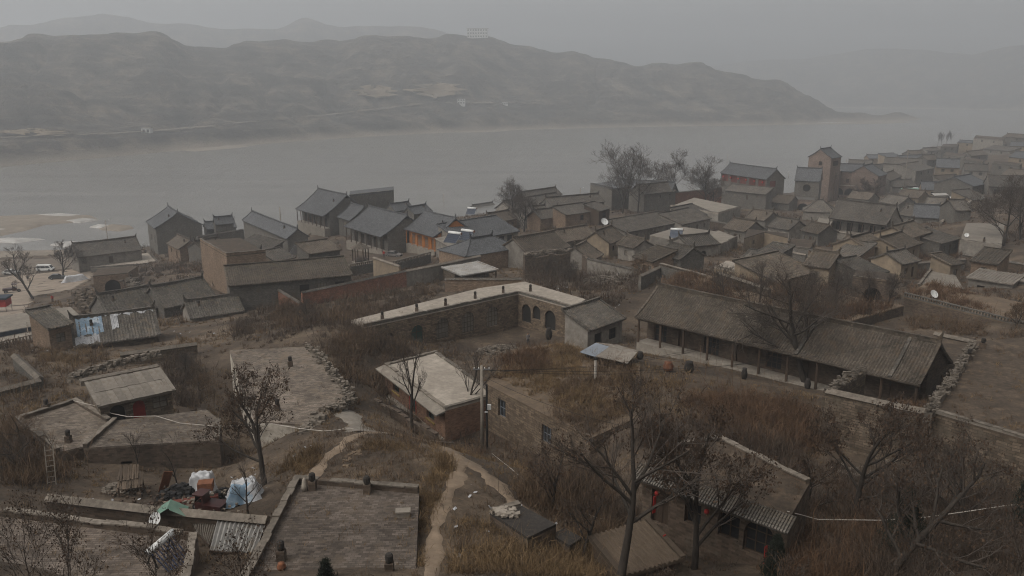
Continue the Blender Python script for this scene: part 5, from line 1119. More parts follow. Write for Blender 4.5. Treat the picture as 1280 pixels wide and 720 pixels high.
# ---------------- bare trees
def tree_mesh(seed, h, r, lean=(0,0), levels=5, spread_=.62, up=.35, kids=(3,4,4,4,4), first=.35, leaf=0, droop=0, crook=.16, lf=.77, rmin=.004, ls=1.0):
    g = random.Random(seed); segs = [[], []]; leaves = []
    def grow(p, d, L, rad, lev):
        n = 4 if lev < 2 else 3; pts = [p]; dd = d.copy()
        for i in range(n):
            j = crook*(1.0 if lev else .7); dd = (dd + Vector((g.uniform(-j,j), g.uniform(-j,j), g.uniform(-j,j)*.6 + (up*.10 if lev else 0) - droop*lev*.03))).normalized(); pts.append(pts[-1]+dd*(L/n))
        for i in range(n):
            r0, r1 = rad*(1-.5*i/n), rad*(1-.5*(i+1)/n)
            segs[0 if lev < 2 else 1].append((pts[i], pts[i+1], max(r0, rmin*1.3), max(r1, rmin), 7 if lev == 0 else (5 if lev == 1 else 3)))
        if lev >= levels-2 and leaf:
            for i in range(1, n+1):
                if g.random() < leaf: leaves.append((pts[i], dd.copy()))
        if lev < levels-1:
            k = kids[lev]
            for c in range(k):
                t = (first if lev == 0 else .3)+(1-(first if lev == 0 else .3))*(c+g.random()*.8)/k; t = min(t, .99); i = min(n-1, int(t*n)); q = pts[i].lerp(pts[i+1], t*n-i)
                ax = Vector((g.gauss(0,1), g.gauss(0,1), g.gauss(0,.5))); ax = (ax-dd*ax.dot(dd)).normalized(); an = g.uniform(.55,1.15)*spread_*(1.25 if lev == 0 else 1)
                nd = (dd*math.cos(an)+ax*math.sin(an)+Vector((0,0,up*.35))).normalized()
                grow(q, nd, L*lf*g.uniform(.75,1.15)*(1-.35*t if lev else 1-.2*t), rad*.55*(1-.35*t), lev+1)
            if lev == 0: grow(pts[-1], dd, L*.6, rad*.5, 1)
    d0 = Vector((lean[0], lean[1], 1)).normalized(); grow(Vector((0,0,-.3)), d0, h*.46, r, 0)
    out = []
    for S in segs:
        Vs, Fs = [], []; n0 = 0
        for k in (3, 5, 7):
            ss = [s for s in S if s[4] == k]
            if not ss: continue
            P0 = np.array([s[0] for s in ss]); P1 = np.array([s[1] for s in ss]); r0 = np.array([s[2] for s in ss]); r1 = np.array([s[3] for s in ss])
            D = P1-P0; D /= np.linalg.norm(D, axis=1, keepdims=True)+1e-9; ref = np.where(np.abs(D[:, 2:3]) < .9, [[0,0,1.0]], [[1.0,0,0]]); Rv = np.cross(D, ref); Rv /= np.linalg.norm(Rv, axis=1, keepdims=True); Uv = np.cross(Rv, D)
            an = 2*np.pi*np.arange(k)/k; ring = Rv[:, None]*np.cos(an)[None, :, None]+Uv[:, None]*np.sin(an)[None, :, None]
            V = np.concatenate([P0[:, None]+ring*r0[:, None, None], P1[:, None]+ring*r1[:, None, None]], 1); m = len(ss)
            base = n0+np.arange(m)[:, None]*2*k; a = np.arange(k)[None]; b = (np.arange(k)[None]+1) % k
            Fs.append(np.stack([base+a, base+b, base+k+b, base+k+a], -1).reshape(-1, 4)); Vs.append(V.reshape(-1, 3)); n0 += m*2*k
        out.append((np.concatenate(Vs), np.concatenate(Fs)) if Vs else None)
    lv = None
    if leaves:
        V = []; F = []
        for p, d in leaves:
            for _ in range(2):
                a = g.uniform(0, 6.28); s = g.uniform(.05, .11)*ls; o = Vector((g.gauss(0,.08), g.gauss(0,.08), g.gauss(-.04,.08))); q = p+o
                u = Vector((math.cos(a), math.sin(a), g.uniform(-.5,.5)))*s; w = Vector((g.uniform(-.4,.4), g.uniform(-.4,.4), -1))*s*1.4; n = len(V)
                V += [tuple(q), tuple(q+u*.6+w*.5), tuple(q+w), tuple(q-u*.6+w*.5)]; F.append((n, n+1, n+2, n+3))
        lv = (np.array(V), np.array(F))
    return out, lv
def tree(name, label, pos, seed, h, r, group=None, rz=0, cat='tree', bark='bark', twig='twig', **kw):
    kw.setdefault('rmin', max(.005, math.hypot(pos[0], pos[1])*.000078)); (tr, tw), lv = tree_mesh(seed, h, r, **kw); root = tag(empty(name, pos, rz), label, cat, group)
    finish(np_mesh('trunk', *tr), 'trunk', bark, root, smooth=True)
    if tw: c = finish(np_mesh('crown', *tw), 'crown', twig, root)
    if lv: finish(np_mesh('dead_leaves', *lv), 'dead_leaves', 'dead_leaf', c if tw else root)
    return root
def at(px, py, z=None): return G(px, py) if z is None else W(px, py, z)
tree('bare_tree', 'crooked bare tree with a few dead leaves beside the whitewashed cave front', at(331,606), 3, 9.6, .20, levels=6, kids=(6,5,4,3,3), spread_=.8, leaf=.3, crook=.2, first=.35)
tree('bare_tree', 'bare forked tree in front of the flat red brick house door', at(516,541), 8, 10.5, .17, levels=6, kids=(4,4,3,3,3), spread_=.5, first=.5, up=.6)
tree('bare_tree', 'bare slender tree at the corner of the flat red brick house', at(585,532), 15, 9.6, .16, levels=6, kids=(4,4,3,3,3), spread_=.55, first=.45, up=.6)
tree('bare_tree', 'great spreading bare tree standing in front of the long tiled houses', at(1008,482), 21, 17.0, .36, levels=6, kids=(7,6,5,4,3), spread_=1.0, first=.35, up=.25, lean=(-.25,0), crook=.22)
tree('bare_tree', 'leaning dark tree with a thick trunk over the plank-roofed shed', at(774,728), 27, 12.5, .24, levels=6, kids=(6,5,4,3,3), spread_=.75, first=.6, lean=(.16,.02), leaf=.12, crook=.12, rz=.3)
tree('bare_tree', 'small crooked tree at the edge of the derelict skylight shed', at(726,700), 33, 5.6, .13, levels=5, kids=(4,4,4,3), spread_=.8, first=.45, leaf=.2, lean=(.25,0))
tree('bare_tree', 'knotted tree draped with dry vines at the corner of the tile-eaved house', at(868,712), 39, 11.5, .20, levels=6, kids=(7,5,4,3,3), spread_=.6, first=.3, leaf=.45, lean=(.06,0))
tree('bare_tree', 'bare tree rising against the crumbling stone wall', at(1066,652), 45, 10.5, .20, levels=6, kids=(7,5,4,4,3), spread_=.75, first=.35, leaf=.3, lean=(.12,0))
tree('bare_tree', 'sprawling tree with low slanting limbs by the dark evergreen', at(1105,728), 51, 10.0, .22, levels=6, kids=(7,5,4,4,3), spread_=.9, first=.3, lean=(.55,.1), crook=.25, leaf=.12)
tree('bare_tree', 'dense twiggy tree below the earth-roofed cave house', at(1205,660), 57, 6.5, .14, levels=6, kids=(7,5,4,4,3), spread_=.8, first=.25)
tree('bare_tree', 'low tangled tree on the slope beyond the tile-eaved house', at(1010,640), 63, 5.5, .12, levels=5, kids=(6,5,4,4), spread_=.9, first=.2, leaf=.3)
tree('bare_tree', 'thin tree standing among scrub left of the tile-eaved house', at(690,640), 69, 6.0, .10, levels=5, kids=(5,4,4,4), spread_=.7, first=.3, leaf=.2)
tree('bare_tree', 'small bare tree growing from the overgrown stone house roof', W(790,520,33), 75, 5.2, .10, levels=5, kids=(6,5,4,3), spread_=.9, first=.25, leaf=.15)
tree('bare_tree', 'little bare tree standing before the blue tarpaulin heap', at(310,645), 81, 4.2, .08, levels=5, kids=(4,4,3,3), spread_=.6, first=.4)
tree('bare_tree', 'spindly sapling against the dark terrace wall near the coal', at(222,606), 87, 5.0, .06, levels=5, kids=(4,4,3,3), spread_=.6, first=.25)
tree('bare_tree', 'spindly sapling with upright twigs by the plank pile', at(172,585), 93, 4.4, .05, levels=5, kids=(5,4,3,3), spread_=.55, first=.2)
tree('bare_tree', 'big leaning bare tree on the forecourt by the red awning', at(42,374), 99, 17.0, .32, levels=6, kids=(5,5,4,3,3), spread_=.75, first=.3, lean=(-.35,0), leaf=.1)
tree('bare_tree', 'round bare tree beside the white van', at(79,347), 105, 13.0, .26, levels=6, kids=(6,5,4,4,3), spread_=.7, first=.3)
for k, (px, py, h, lab) in enumerate([(640,284,12.5,'forked bare tree by the white-gabled house'), (655,290,9,'low bushy bare tree under the forked one by the white gable'), (778,267,20,'largest bare riverside tree, with a broad fan crown'), (797,267,17,'bare riverside tree close behind the largest fan-crowned one'),
                                       (838,258,18,'bare riverside tree with an open round crown'), (881,266,17,'dark bare riverside tree beside the red timber hall'), (890,262,10.5,'lower dark tree at the foot of the red timber hall'), (1086,256,9,'bare tree in front of the pink gabled house'),
                                       (1254,308,13,'dark bare tree at the edge of the pale earth terrace'), (1275,300,12,'bare tree on the scrub hill above the pale earth terrace')]):
    tree('riverside_tree', lab, W(px, py, {838:14.5, 881:15.0, 890:15.0}.get(px)) if px in (838,881,890) else at(px, py), 111+k*6, h*1.4, .3, levels=6, kids=(6,5,4,4,3), spread_=.85, first=.2, up=.45, rz=k*1.3, lf=.84)
for k, (px, py, z, h) in enumerate([(905,372,30.6,6.5),(950,378,30.6,7.5),(1000,386,30.6,8.0),(1045,390,30.6,7.5),(1085,385,30.6,7.0),(1110,378,30.6,6.0)]):
    tree('thicket_tree', 'bushy bare tree in the thicket on the russet-topped cave house', W(px, py, z), 201+k*6, h, .11, 'trees of the russet-topped thicket', levels=5, kids=(7,6,5,4), spread_=.8, first=.15, rz=k)
for k, (px, py, h, lab) in enumerate([(250,500,5,'dark bush tree in the hollow beside the sheet-roofed house'), (232,470,4,'low bush tree behind the sheet-roofed house'), (385,405,4.5,'dark rounded bush above the paved cave roof'), (360,398,4,'dark low bush below the red brick wall corner'),
                                       (684,350,6,'reddish bush in front of the overgrown masonry wall'), (712,352,5.5,'spiky bush at the end of the overgrown masonry wall'), (800,352,6,'brown bush beside the littered yard'), (1060,365,7,'bushy tree by the arched cellar'), (1015,345,6,'bushy tree below the wide brown roof'),
                                       (1270,410,5,'bush tree on the railed cave house slope'), (935,285,5,'bare bush near the yellowish cave house'), (820,300,4,'bush beside the satellite dish roof'), (30,560,4.5,'dense brown bush under the cave roof kerb'), (20,590,4,'brown bush by the leaning ladder')]):
    tree('bush_tree', lab, at(px, py), 301+k*6, h, .08, cat='bush', levels=5, kids=(8,6,5,4), spread_=.95, first=.08, rz=k*1.7, twig='twig' if k % 3 else 'scrub')
for k, (px, py) in enumerate([(1172,182),(1177,181),(1183,180),(1189,179)]):
    tree('poplar', 'thin bare poplar standing on the far river spit', at(px, py), 401+k*3, 17, .2, 'poplars on the far river spit', rmin=.035, levels=4, kids=(12,5,4), spread_=.35, first=.2, up=.9)
# cane shrubs near the viewer, and evergreens
for k, (x, y, h, lab) in enumerate([(-15.5,24.5,3.6,'tangled leafy canes over the rough paved roof'), (-12.0,24.0,3.4,'upright canes with curled brown leaves over the rough paved roof'), (-9.0,23.5,2.8,'short canes at the foot of the rough paved roof'), (-17.5,26,4.2,'tall thin canes at the far end of the rough paved roof'),
                                     (9.5,24,2.4,'arching canes below the plank-roofed shed'), (15.0,25.5,3.4,'dense canes in front of the sprawling tree'), (18.5,26,3.8,'tall tangled canes near the conical evergreen'), (5.5,25,1.8,'low straw-coloured canes by the footpath')]):
    tree('cane_shrub', lab, (x, y, gz(x, y)), 501+k*4, h*1.5, .03, cat='shrub', levels=4, kids=(9,5,4), spread_=.7, first=.03, leaf=.6, ls=.55, up=.6, bark='twig', twig='twig')
def conifer(label, pos, h, r, seed):
    g = np.random.default_rng(seed); root = tag(empty('evergreen_tree', pos), label, 'tree'); mb = MB(); mb.tube([(0,0,-.3),(0,0,h*.9)], [.09,.02], 6); mb.build('trunk', 'bark', root)
    n = 2600; t = g.uniform(.06, 1, n); rad = r*(1-t)**.8*np.sqrt(g.uniform(0, 1, n))*(1+.25*np.sin(t*40)); a = g.uniform(0, 6.28, n)
    c = np.stack([rad*np.cos(a), rad*np.sin(a), t*h], 1); V, F = blades(c, np.full(n, .22), 3, .03, 1.0, seed); finish(np_mesh('crown', V, F), 'crown', 'evergreen', root)
conifer('little dark conifer poking up over the brick-paved terrace edge', (W(418,712,38.0).x, W(418,712,38.0).y-1.6, 36.9), 2.6, .7, 1)
conifer('small pointed conifer below the arched window', at(968,722), 2.3, .7, 2)
conifer('black-green cypress at the edge of the lane', at(1278,668), 4.2, .9, 3)
conifer('broad dark conifer among the bare trees', at(1128,700), 4.0, 1.5, 4)
def build_scrub():
    SC['scrub'].build('dry_scrub', 'scrub', 'brown dry scrub spread over the slopes and old roofs', 'scrub')
    SC['scrub_dark'].build('dark_scrub', 'scrub_dark', 'dark leafless thicket scrub filling the slopes between houses', 'scrub')
    SC['scrub_rust'].build('russet_scrub', 'scrub_rust', 'russet dry weeds growing in masses on roofs and banks', 'weeds')
    SC['grass_gold'].build('dry_grass', 'grass_gold', 'straw-coloured dry grass along paths and on the stone house roof', 'grass')
build_scrub()
# ================================================================== THINGS
def catenary(a, b, sag, n=14): return [a.lerp(b, t/n)-Vector((0,0,sag*4*(t/n)*(1-t/n))) for t in range(n+1)]
def pole(label, pos, h, r=.13, arms=1, m='concrete', rz=0, lamp=False):
    root = tag(empty('utility_pole', pos, rz), label, 'pole'); mb = MB(); mb.tube([(0,0,-.4),(0,0,h)], [r, r*.7], 8); mb.build('shaft', m, root, smooth=True)
    for k in range(arms):
        a = MB(); z = h-.35-.6*k; a.beam((-.75,.0,z), (.75,.0,z), .09, .09); ao = a.build('crossarm', 'steel', root)
        for x in (-.65,-.25,.25,.65):
            i = MB(); i.lathe([(.03,0),(.05,.05),(.05,.12),(.02,.16)], (x,0,z+.05), 6); i.build('insulator', 'white_enamel', ao)
    if lamp:
        a = MB(); a.beam((0,0,h-.1), (1.1,0,h+.15), .06, .06); a.build('lamp_arm', 'steel', root); b = MB(); b.box(.9,1.4,-.1,.1,h+.1,h+.2); b.build('lamp_head', 'white_enamel', root)
    return root
P1 = at(603,563); pole('pale concrete power pole at the corner of the grass-roofed stone house', P1, 8.0, .17)
pm = tag(empty('lamp_post', at(609,561)), 'black steel post with a white box lamp next to the concrete pole', 'lamp post')
b = MB(); b.tube([(0,0,-.3),(0,0,6.2)], .09, 8); b.build('post', 'cable', pm); b = MB(); b.box(.05,.38,-.3,-.05,3.9,4.35); b.build('lamp_box', 'white_enamel', pm); b = MB(); b.beam((-.2,-.1,3.6),(.1,-.1,3.6),.08,.12); b.build('bracket', 'white_enamel', pm)
for px, py, h, lab, kw in [(908,216,15,'tall thin pole by the red timber hall', {}), (555,262,9,'thin pole on the shore behind the orange-fronted hall', {}), (1129,243,21,'tall concrete pole above the market lane', {}), (1055,232,15,'slim pole behind the pink gate tower', {}),
                           (725,262,9,'lamp pole by the river next to the blind hall', dict(lamp=True)), (985,228,8,'short lamp pole between the red hall and the round-windowed hall', dict(lamp=True)), (137,320,12,'slim lamp pole beside the long roadside house', dict(lamp=True)),
                           (826,398,6.5,'dark post at the corner of the long tiled courtyard house', dict(arms=0, m='timber')), (352,295,10,'bare mast behind the narrow side gallery', dict(arms=0))]:
    pole(lab, at(px, py), h, .16 if py > 300 else .22, **{'arms': 1, **kw})
def cable(label, pts, r, m='cable', name='power_cable', cat='cable'):
    mid = sum(pts, Vector())/len(pts); mb = MB(); mb.tube([p-mid for p in pts], r, 5); return tag(mb.build(name, m, None, mid, smooth=True), label, cat)
top = P1+Vector((0,0,7.6))
for k, (px, py, z, dx) in enumerate([(935,418,33.6,-.65),(940,420,33.8,-.25),(1010,440,34,.25),(1150,425,36.5,.65)]):
    cable('thin black power cable from the concrete pole to the long tiled houses', catenary(top+Vector((dx,0,0)), W(px, py, z), 1.2), .016)
    bpy.context.scene.collection.objects[-1]['group'] = 'cables strung from the concrete pole'
cable('thin black cable from the concrete pole to the arcaded court', catenary(top, W(640,385,31.6), .8), .016)
cable('black cable sagging from the concrete pole to the tile-eaved house', catenary(top+Vector((0,0,-.5)), W(905,552,39.2), 1.0), .016)
# white hoses laid over the roofs
def hose(label, pts, r=.05): r *= .62; cable(label, [at(px, py, z) + Vector((0,0,.08)) for px, py, z in pts], r, 'white_pipe', 'white_hose', 'hose')
hose('long white hose looping over the cave roofs and the footpath', [(92,502,34.5),(118,508,34.2),(140,518,34.1),(160,522,34.05),(195,521,34.05),(225,530,34.0),(270,534,34.0),(300,533,34.0),(340,531,34.1),(375,537,34.4),(405,540,None),(440,537,None),(480,542,None),(530,551,None),(592,557,None)])
hose('white hose snaking down the scrub slope from the black post', [(615,568,None),(640,588,None),(660,606,None),(690,625,None),(720,638,None),(750,650,None),(775,646,None)], .045)
hose('white hose strung from the tile-eaved house to the lane', [(984,641,39.0),(1004,646,38.2),(1022,651,37.6),(1100,652,37.6),(1160,648,37.8),(1215,640,38.2),(1262,633,38.6),(1300,632,38.6)], .04)
# satellite dishes
def dish(label, pos, r, aim=(-.45,-.75,.55)):
    root = tag(empty('satellite_dish', pos), label, 'satellite dish'); d = Vector(aim).normalized(); q = d.to_track_quat('Z', 'Y').to_matrix(); c = Vector((0,0,r*1.15)); mb = MB(); n = 16; R_ = 5
    V = [c]; 
    for i in range(1, R_+1):
        for k in range(n): a = 2*math.pi*k/n; s = i/R_; V.append(c+q@Vector((r*s*math.cos(a), r*s*math.sin(a), .32*r*s*s)))
    F = [(0, 1+k, 1+(k+1)%n) for k in range(n)]
    for i in range(R_-1):
        for k in range(n): F.append((1+i*n+k, 1+(i+1)*n+k, 1+(i+1)*n+(k+1)%n, 1+i*n+(k+1)%n))
    me = bpy.data.meshes.new('reflector'); me.from_pydata([tuple(v) for v in V], [], F); finish(me, 'reflector', 'white_enamel', root, smooth=True)
    f = c+q@Vector((0,0,.95*r)); mb = MB(); mb.beam(c+q@Vector((0,-r*.98,.3*r)), f, .03, .03); mb.tube([f, f+q@Vector((0,0,-.14))], .05, 6); mb.build('feed_arm', 'steel', root)
    mb = MB(); mb.tube([(0,.1*r,-.1), (0,.1*r,r*.95)], .05, 6); mb.build('mast', 'steel', root)
dish('large white satellite dish on the low wall beside the corrugated lean-tos', W(197,660,37.5), .42)
dish('white round dish on the flat roof beside the long plain tiled roof', W(866,303,25.6), .85, (-.2,-.8,.5))
dish('pale dish on the ridge next to the pinkish brick house', W(755,283,26.0), 1.0, (.3,-.7,.6))
dish('white dish standing in weeds on the railed cave house', W(1166,374,31.0), .62, (.25,-.75,.6))
dish('little white dish at the corner of the pale earth terrace', W(1208,297,27.0), .5)
# solar water heaters
def heater(label, pos, rz, w=1.7, s=1.0):
    root = tag(empty('solar_water_heater', pos, rz), label, 'solar heater'); root.scale = (s,)*3; mb = MB(); mb.tube([(-w/2,.55,1.25),(w/2,.55,1.25)], .22, 14); mb.build('tank', 'white_enamel', root, smooth=True)
    for x in (-1, 1):
        c = MB(); c.tube([(x*w/2,.55,1.25),(x*(w/2+.05),.55,1.25)], .2, 12); c.build('tank_cap', 'rust', root)
    n = 12
    for i in range(n):
        x = -w/2+.1+(w-.2)*i/(n-1); t = MB(); t.tube([(x,-.75,.12),(x,.42,1.2)], .045, 6); t.build('vacuum_tube', 'solar_tube', root)
    f = MB(); 
    for x in (-w/2+.05, w/2-.05): f.beam((x,-.8,.05),(x,.45,1.12),.05,.05); f.beam((x,.55,0),(x,.55,1.05),.05,.05); f.beam((x,-.8,.03),(x,.6,.03),.05,.05)
    f.build('stand', 'steel', root); bk = MB(); bk.face([(-w/2,-.75,.07),(w/2,-.75,.07),(w/2,.42,1.14),(-w/2,.42,1.14)]); bk.build('back_plate', 'slate_sheet', root)
heater('solar heater with white tank and orange cap on the scrub roof', at(306,380)+Vector((0,0,.05)), -1.1, 1.8, 1.5)
heater('double solar heater, left unit, on the flat heater house', W(566,303,25.2), -.6, 2.2, 1.7)
heater('double solar heater, right unit, on the flat heater house', W(582,300,25.2), -.6, 2.2, 1.7)
heater('blue solar heater on the flat roof by the white dish', W(845,297,25.6), -.35, 2.0, 1.5)
heater('small solar heater on the shore wall behind the orange-fronted hall', W(589,268,19.5), -.3, 2.0, 1.6)
tk = tag(empty('solar_tank', W(203,700,38.0), 1.05), 'large white solar tank lying on a dark frame on the rough paved roof', 'solar heater')
m = MB(); m.tube([(-.75,0,.75),(.75,0,1.15)], .17, 14); m.build('tank', 'white_enamel', tk, smooth=True); m = MB(); m.tube([(-.78,0,.74),(-.75,0,.75)], .18, 14); m.tube([(.75,0,1.15),(.78,0,1.16)], .18, 14); m.build('tank_band', 'steel', tk)
for x, zt in ((-.55,.7),(.55,.98)):
    for y in (-.35,.35): m = MB(); m.beam((x,y,0),(x,0,zt),.06,.06); m.build('leg', 'cable', tk)
for i in range(8): m = MB(); m.tube([(-.6+i*.17,-.05,.75+i*.045),(-.6+i*.17,-1.3,.1)], .035, 6); m.build('vacuum_tube', 'solar_tube', tk)
# tarpaulins, coal, tractor, planks in the lower yard
def tarp(name, label, c, sx, sy, h, m, rz, seed, m2=None, cat='tarpaulin'):
    n = 36; V = []; F = []; ms = []
    for i in range(n+1):
        for j in range(n+1):
            u, v = i/n*2-1, j/n*2-1; e = max(abs(u), abs(v)); z = h*(1-sstep(np.array((e-.62)/.38))*.92) if e > .62 else h
            z = float(z)+.16*h*float(fbm(np.array(u*2.2+seed), np.array(v*2.2), 3, seed))*2+.05*h*math.sin(u*13+v*5+seed)*e+.04*h*math.sin(v*17-u*6+seed*2)*e+.10*h*float(np.abs(fbm(np.array(u*5+seed), np.array(v*5), 3, seed+3))); k = 1+.12*math.sin(4*math.atan2(v, u)+seed)*(e > .8)
            V.append((u*sx*k, v*sy*k, max(z, .02)))
    for i in range(n):
        for j in range(n): a = i*(n+1)+j; F.append((a, a+n+1, a+n+2, a+1)); ms.append(1 if (m2 and (i < n*.62+3*math.sin(j*.9) and j < n*.42+2*math.sin(i*.7))) else 0)
    me = bpy.data.meshes.new(name); me.from_pydata(V, [], F); return tag(finish(me, name, [m, m2] if m2 else m, None, c, rz, smooth=True, mi=ms), label, cat)
tarp('tarpaulin', 'white plastic sheet draped over a heap beside the coal', at(254,616), .95, .75, 1.5, 'white_sheet', .15, 2)
tarp('tarpaulin', 'white and blue plastic sheet covering a square stack', at(306,626), 1.05, .8, 1.25, 'white_sheet', .3, 5, 'blue_sheet')
tarp('tarpaulin', 'white plastic sheet sagging down the gap beside the roadside house', at(94,352), 3.2, 1.0, 1.8, 'white_sheet', .7, 7)
def heap(name, label, pos, r, h, m, n, seed, size, cat='heap', kind=None):
    g = random.Random(seed); mb = MB(); 
    for i in range(n):
        a = g.uniform(0, 6.28); q = math.sqrt(g.random()); rr = r*q; z = h*(1-q)**.8*g.uniform(.5,1); s = size*g.uniform(.5,1.4)
        c = Vector((rr*math.cos(a), rr*math.sin(a)*.8, z)); b = len(mb.v)
        for dx in (-1,1):
            for dy in (-1,1):
                for dz in (-1,1): mb.v.append(tuple(c+Vector((dx*s*g.uniform(.6,1.2), dy*s*g.uniform(.6,1.2), dz*s*g.uniform(.4,.9)))))
        for f in ((0,1,3,2),(4,6,7,5),(0,4,5,1),(2,3,7,6),(0,2,6,4),(1,5,7,3)): mb.f.append(tuple(b+i_ for i_ in f)); mb.m.append(0)
    return tag(mb.build(name, m, None, pos, kind=kind), label, cat)
heap('coal_heap', 'black coal heap beside the white plastic sheet', at(229,622), 1.9, 1.1, 'coal', 500, 3, .13, 'coal', 'stuff')
heap('coal_heap', 'small coal heap between the two plastic sheets', at(281,622), 1.0, .7, 'coal', 160, 4, .12, 'coal', 'stuff')
heap('stone_heap', 'pale stones piled by the plank rack', at(150,614), 1.3, .6, 'rubble', 120, 5, .14, 'stones', 'stuff')
heap('yard_clutter', 'broken stones and scraps strewn over the lower yard', at(262,650), 4.5, .12, 'rubble', 260, 16, .07, 'debris', 'stuff')
heap('yard_clutter', 'dark broken timber and stones strewn by the plank rack', at(175,630), 3.5, .2, 'timber', 200, 17, .09, 'debris', 'stuff')
heap('refuse_heap', 'colourful refuse heaped against the arcaded cave front', at(625,440), 3.0, .9, 'rubble', 200, 6, .18, 'refuse', 'stuff')
heap('refuse_heap', 'rubble heaped in the littered yard below the patterned wall', at(760,352), 4.5, 1.0, 'rubble', 260, 7, .25, 'rubble', 'stuff')
heap('refuse_heap', 'pale rubble spread on the terrace beside the white dish', at(820,312), 6.0, .9, 'rubble', 320, 8, .3, 'rubble', 'stuff')
def plank_rack():
    r = tag(empty('plank_rack', at(165,618), .35), 'rack of weathered planks stacked in two leaning layers', 'planks')
    for L, (y0, z0, n, tl) in enumerate(((-.1,1.0,11,.25),(.75,1.35,9,.3))):
        for i in range(n): m = MB(); m.box(-.06,.06,-.75,.75,-.02,.02); o = m.build('plank', 'plank', r, (-.75+i*.15+rnd.uniform(-.02,.02), y0+rnd.uniform(-.1,.1), z0+rnd.uniform(-.02,.03))); o.rotation_euler = (tl, rnd.uniform(-.05,.05), rnd.uniform(-.08,.08))
    for x in (-.7,.7):
        for y in (-.7,.6): m = MB(); m.beam((x,y,-.3),(x,y,1.0),.1,.1); m.build('post', 'timber', r)
plank_rack()
bd = MB(); bd.box(-.3,.3,-.03,.03,0,1.9); o = tag(bd.build('leaning_board', 'rust', None, at(203,616), .6), 'rusty brown board leaning by the coal heap', 'board'); o.rotation_euler = (.3,.25,.6)
cv = MB(); 
for s in (-1,1): cv.face([(s*.9,-.5,0),(0,-.5,.55),(0,.6,.55),(s*.9,.6,0)])
tag(cv.build('folded_sheet', 'green_sheet', None, W(212,642,37.4), .2), 'folded green sheet like a little tent behind the dish', 'sheet')
ld = tag(empty('ladder', at(66,604), .4), 'grey wooden ladder leaning among dark brush', 'ladder')
for x in (-.25,.25): m = MB(); m.beam((x,-.4,0),(x,.5,2.6),.06,.06); m.build('rail', 'concrete', ld)
for i in range(7): m = MB(); t = (i+.7)/7.5; m.beam((-.25,-.4+.9*t,2.6*t),(.25,-.4+.9*t,2.6*t),.04,.04); m.build('rung', 'concrete', ld)
# vehicles
def wheel_part(root, x, y, r, w=.2):
    m = MB(); m.tube([(x,y-w/2,r),(x,y+w/2,r)], r, 14); o = m.build('wheel', 'rubber', root); m = MB(); m.tube([(x,y-w/2-.01,r),(x,y+w/2+.01,r)], r*.55, 10); m.build('rim', 'steel', o)
def car(name, label, pos, rz, prof, win, L, Wd, m, cat, wr=.33, wx=None):
    root = tag(empty(name, pos, rz), label, cat); mb = MB(); n = len(prof)
    def sec(y, k): return [(x, y*(1-.16*k*max(0,(z-.95))/.9), z) for x, z in prof]
    a, b = sec(-Wd/2, 1), sec(Wd/2, 1); mb.face(a[::-1]); mb.face(b)
    for i in range(n): j = (i+1) % n; mb.face([a[i], a[j], b[j], b[i]])
    mb.build('body', m, root)
    for poly in win:
        for s in (-1, 1):
            g = MB(); p = [(x, s*(Wd/2*(1-.16*max(0,(z-.95))/.9)+.012), z) for x, z in poly]; g.face(p if s > 0 else p[::-1]); g.build('side_window', 'glass', root)
    hi = sorted(prof, key=lambda q: -q[1]); g = MB(); (x0,z0),(x1,z1) = WS[name]; k0, k1 = (1-.16*max(0,(z0-.95))/.9)*.9, (1-.16*max(0,(z1-.95))/.9)*.9
    nx, nz = (z1-z0), -(x1-x0); l = math.hypot(nx, nz); nx, nz = nx/l*.015, nz/l*.015
    g.face([(x0+nx,-Wd/2*k0,z0+nz),(x0+nx,Wd/2*k0,z0+nz),(x1+nx,Wd/2*k1,z1+nz),(x1+nx,-Wd/2*k1,z1+nz)]); g.build('windscreen', 'glass', root)
    for x in (wx or (-L*.3, L*.3)):
        for y in (-Wd/2+.08, Wd/2-.08): wheel_part(root, x, y, wr)
    for y in (-Wd*.36, Wd*.36): g = MB(); g.box(L/2-.04, L/2+.015, y-.14, y+.14, .62, .78); g.build('headlight', 'white_enamel', root)
    g = MB(); g.box(L/2-.02, L/2+.06, -Wd/2+.05, Wd/2-.05, .32, .5); g.build('bumper', 'rubber', root)
    return root
WS = {'van': ((2.05,1.0),(1.45,1.85)), 'parked_car': ((1.0,.9),(.35,1.42))}
vprof = [(-2.25,.35),(2.3,.35),(2.35,.8),(2.05,1.0),(1.45,1.88),(-2.15,1.95),(-2.28,1.0)]
vwin = [[(-2.0,1.1),(-1.1,1.1),(-1.1,1.65),(-1.98,1.65)],[(-1.0,1.1),(.3,1.1),(.3,1.65),(-1.0,1.65)],[(.4,1.1),(1.65,1.1),(1.32,1.65),(.4,1.65)]]
cprof = [(-2.1,.35),(2.1,.35),(2.15,.7),(1.0,.9),(.35,1.42),(-1.1,1.45),(-1.9,.95),(-2.15,.85)]
cwin = [[(-1.5,.95),(-.35,.95),(-.35,1.35),(-1.05,1.35)],[(-.25,.95),(.85,.95),(.32,1.35),(-.25,1.35)]]
car('van', 'white minivan parked along the waterside road', at(57,339)+Vector((0,0,.08)), .12, vprof, vwin, 4.6, 1.75, 'car_white', 'van')
car('parked_car', 'dark car with a blue roof behind the round bare tree', at(72,349)+Vector((0,0,.08)), .3, cprof, cwin, 4.3, 1.7, 'car_dark', 'car')
car('parked_car', 'white car partly hidden by the leaning forecourt tree', at(14,343)+Vector((0,0,.08)), .1, cprof, cwin, 4.3, 1.7, 'car_white', 'car')
car('parked_car', 'grey car standing in the yard before the orange-fronted hall', at(492,321)+Vector((0,0,.05)), -.3, cprof, cwin, 4.3, 1.7, 'cloth_grey', 'car')
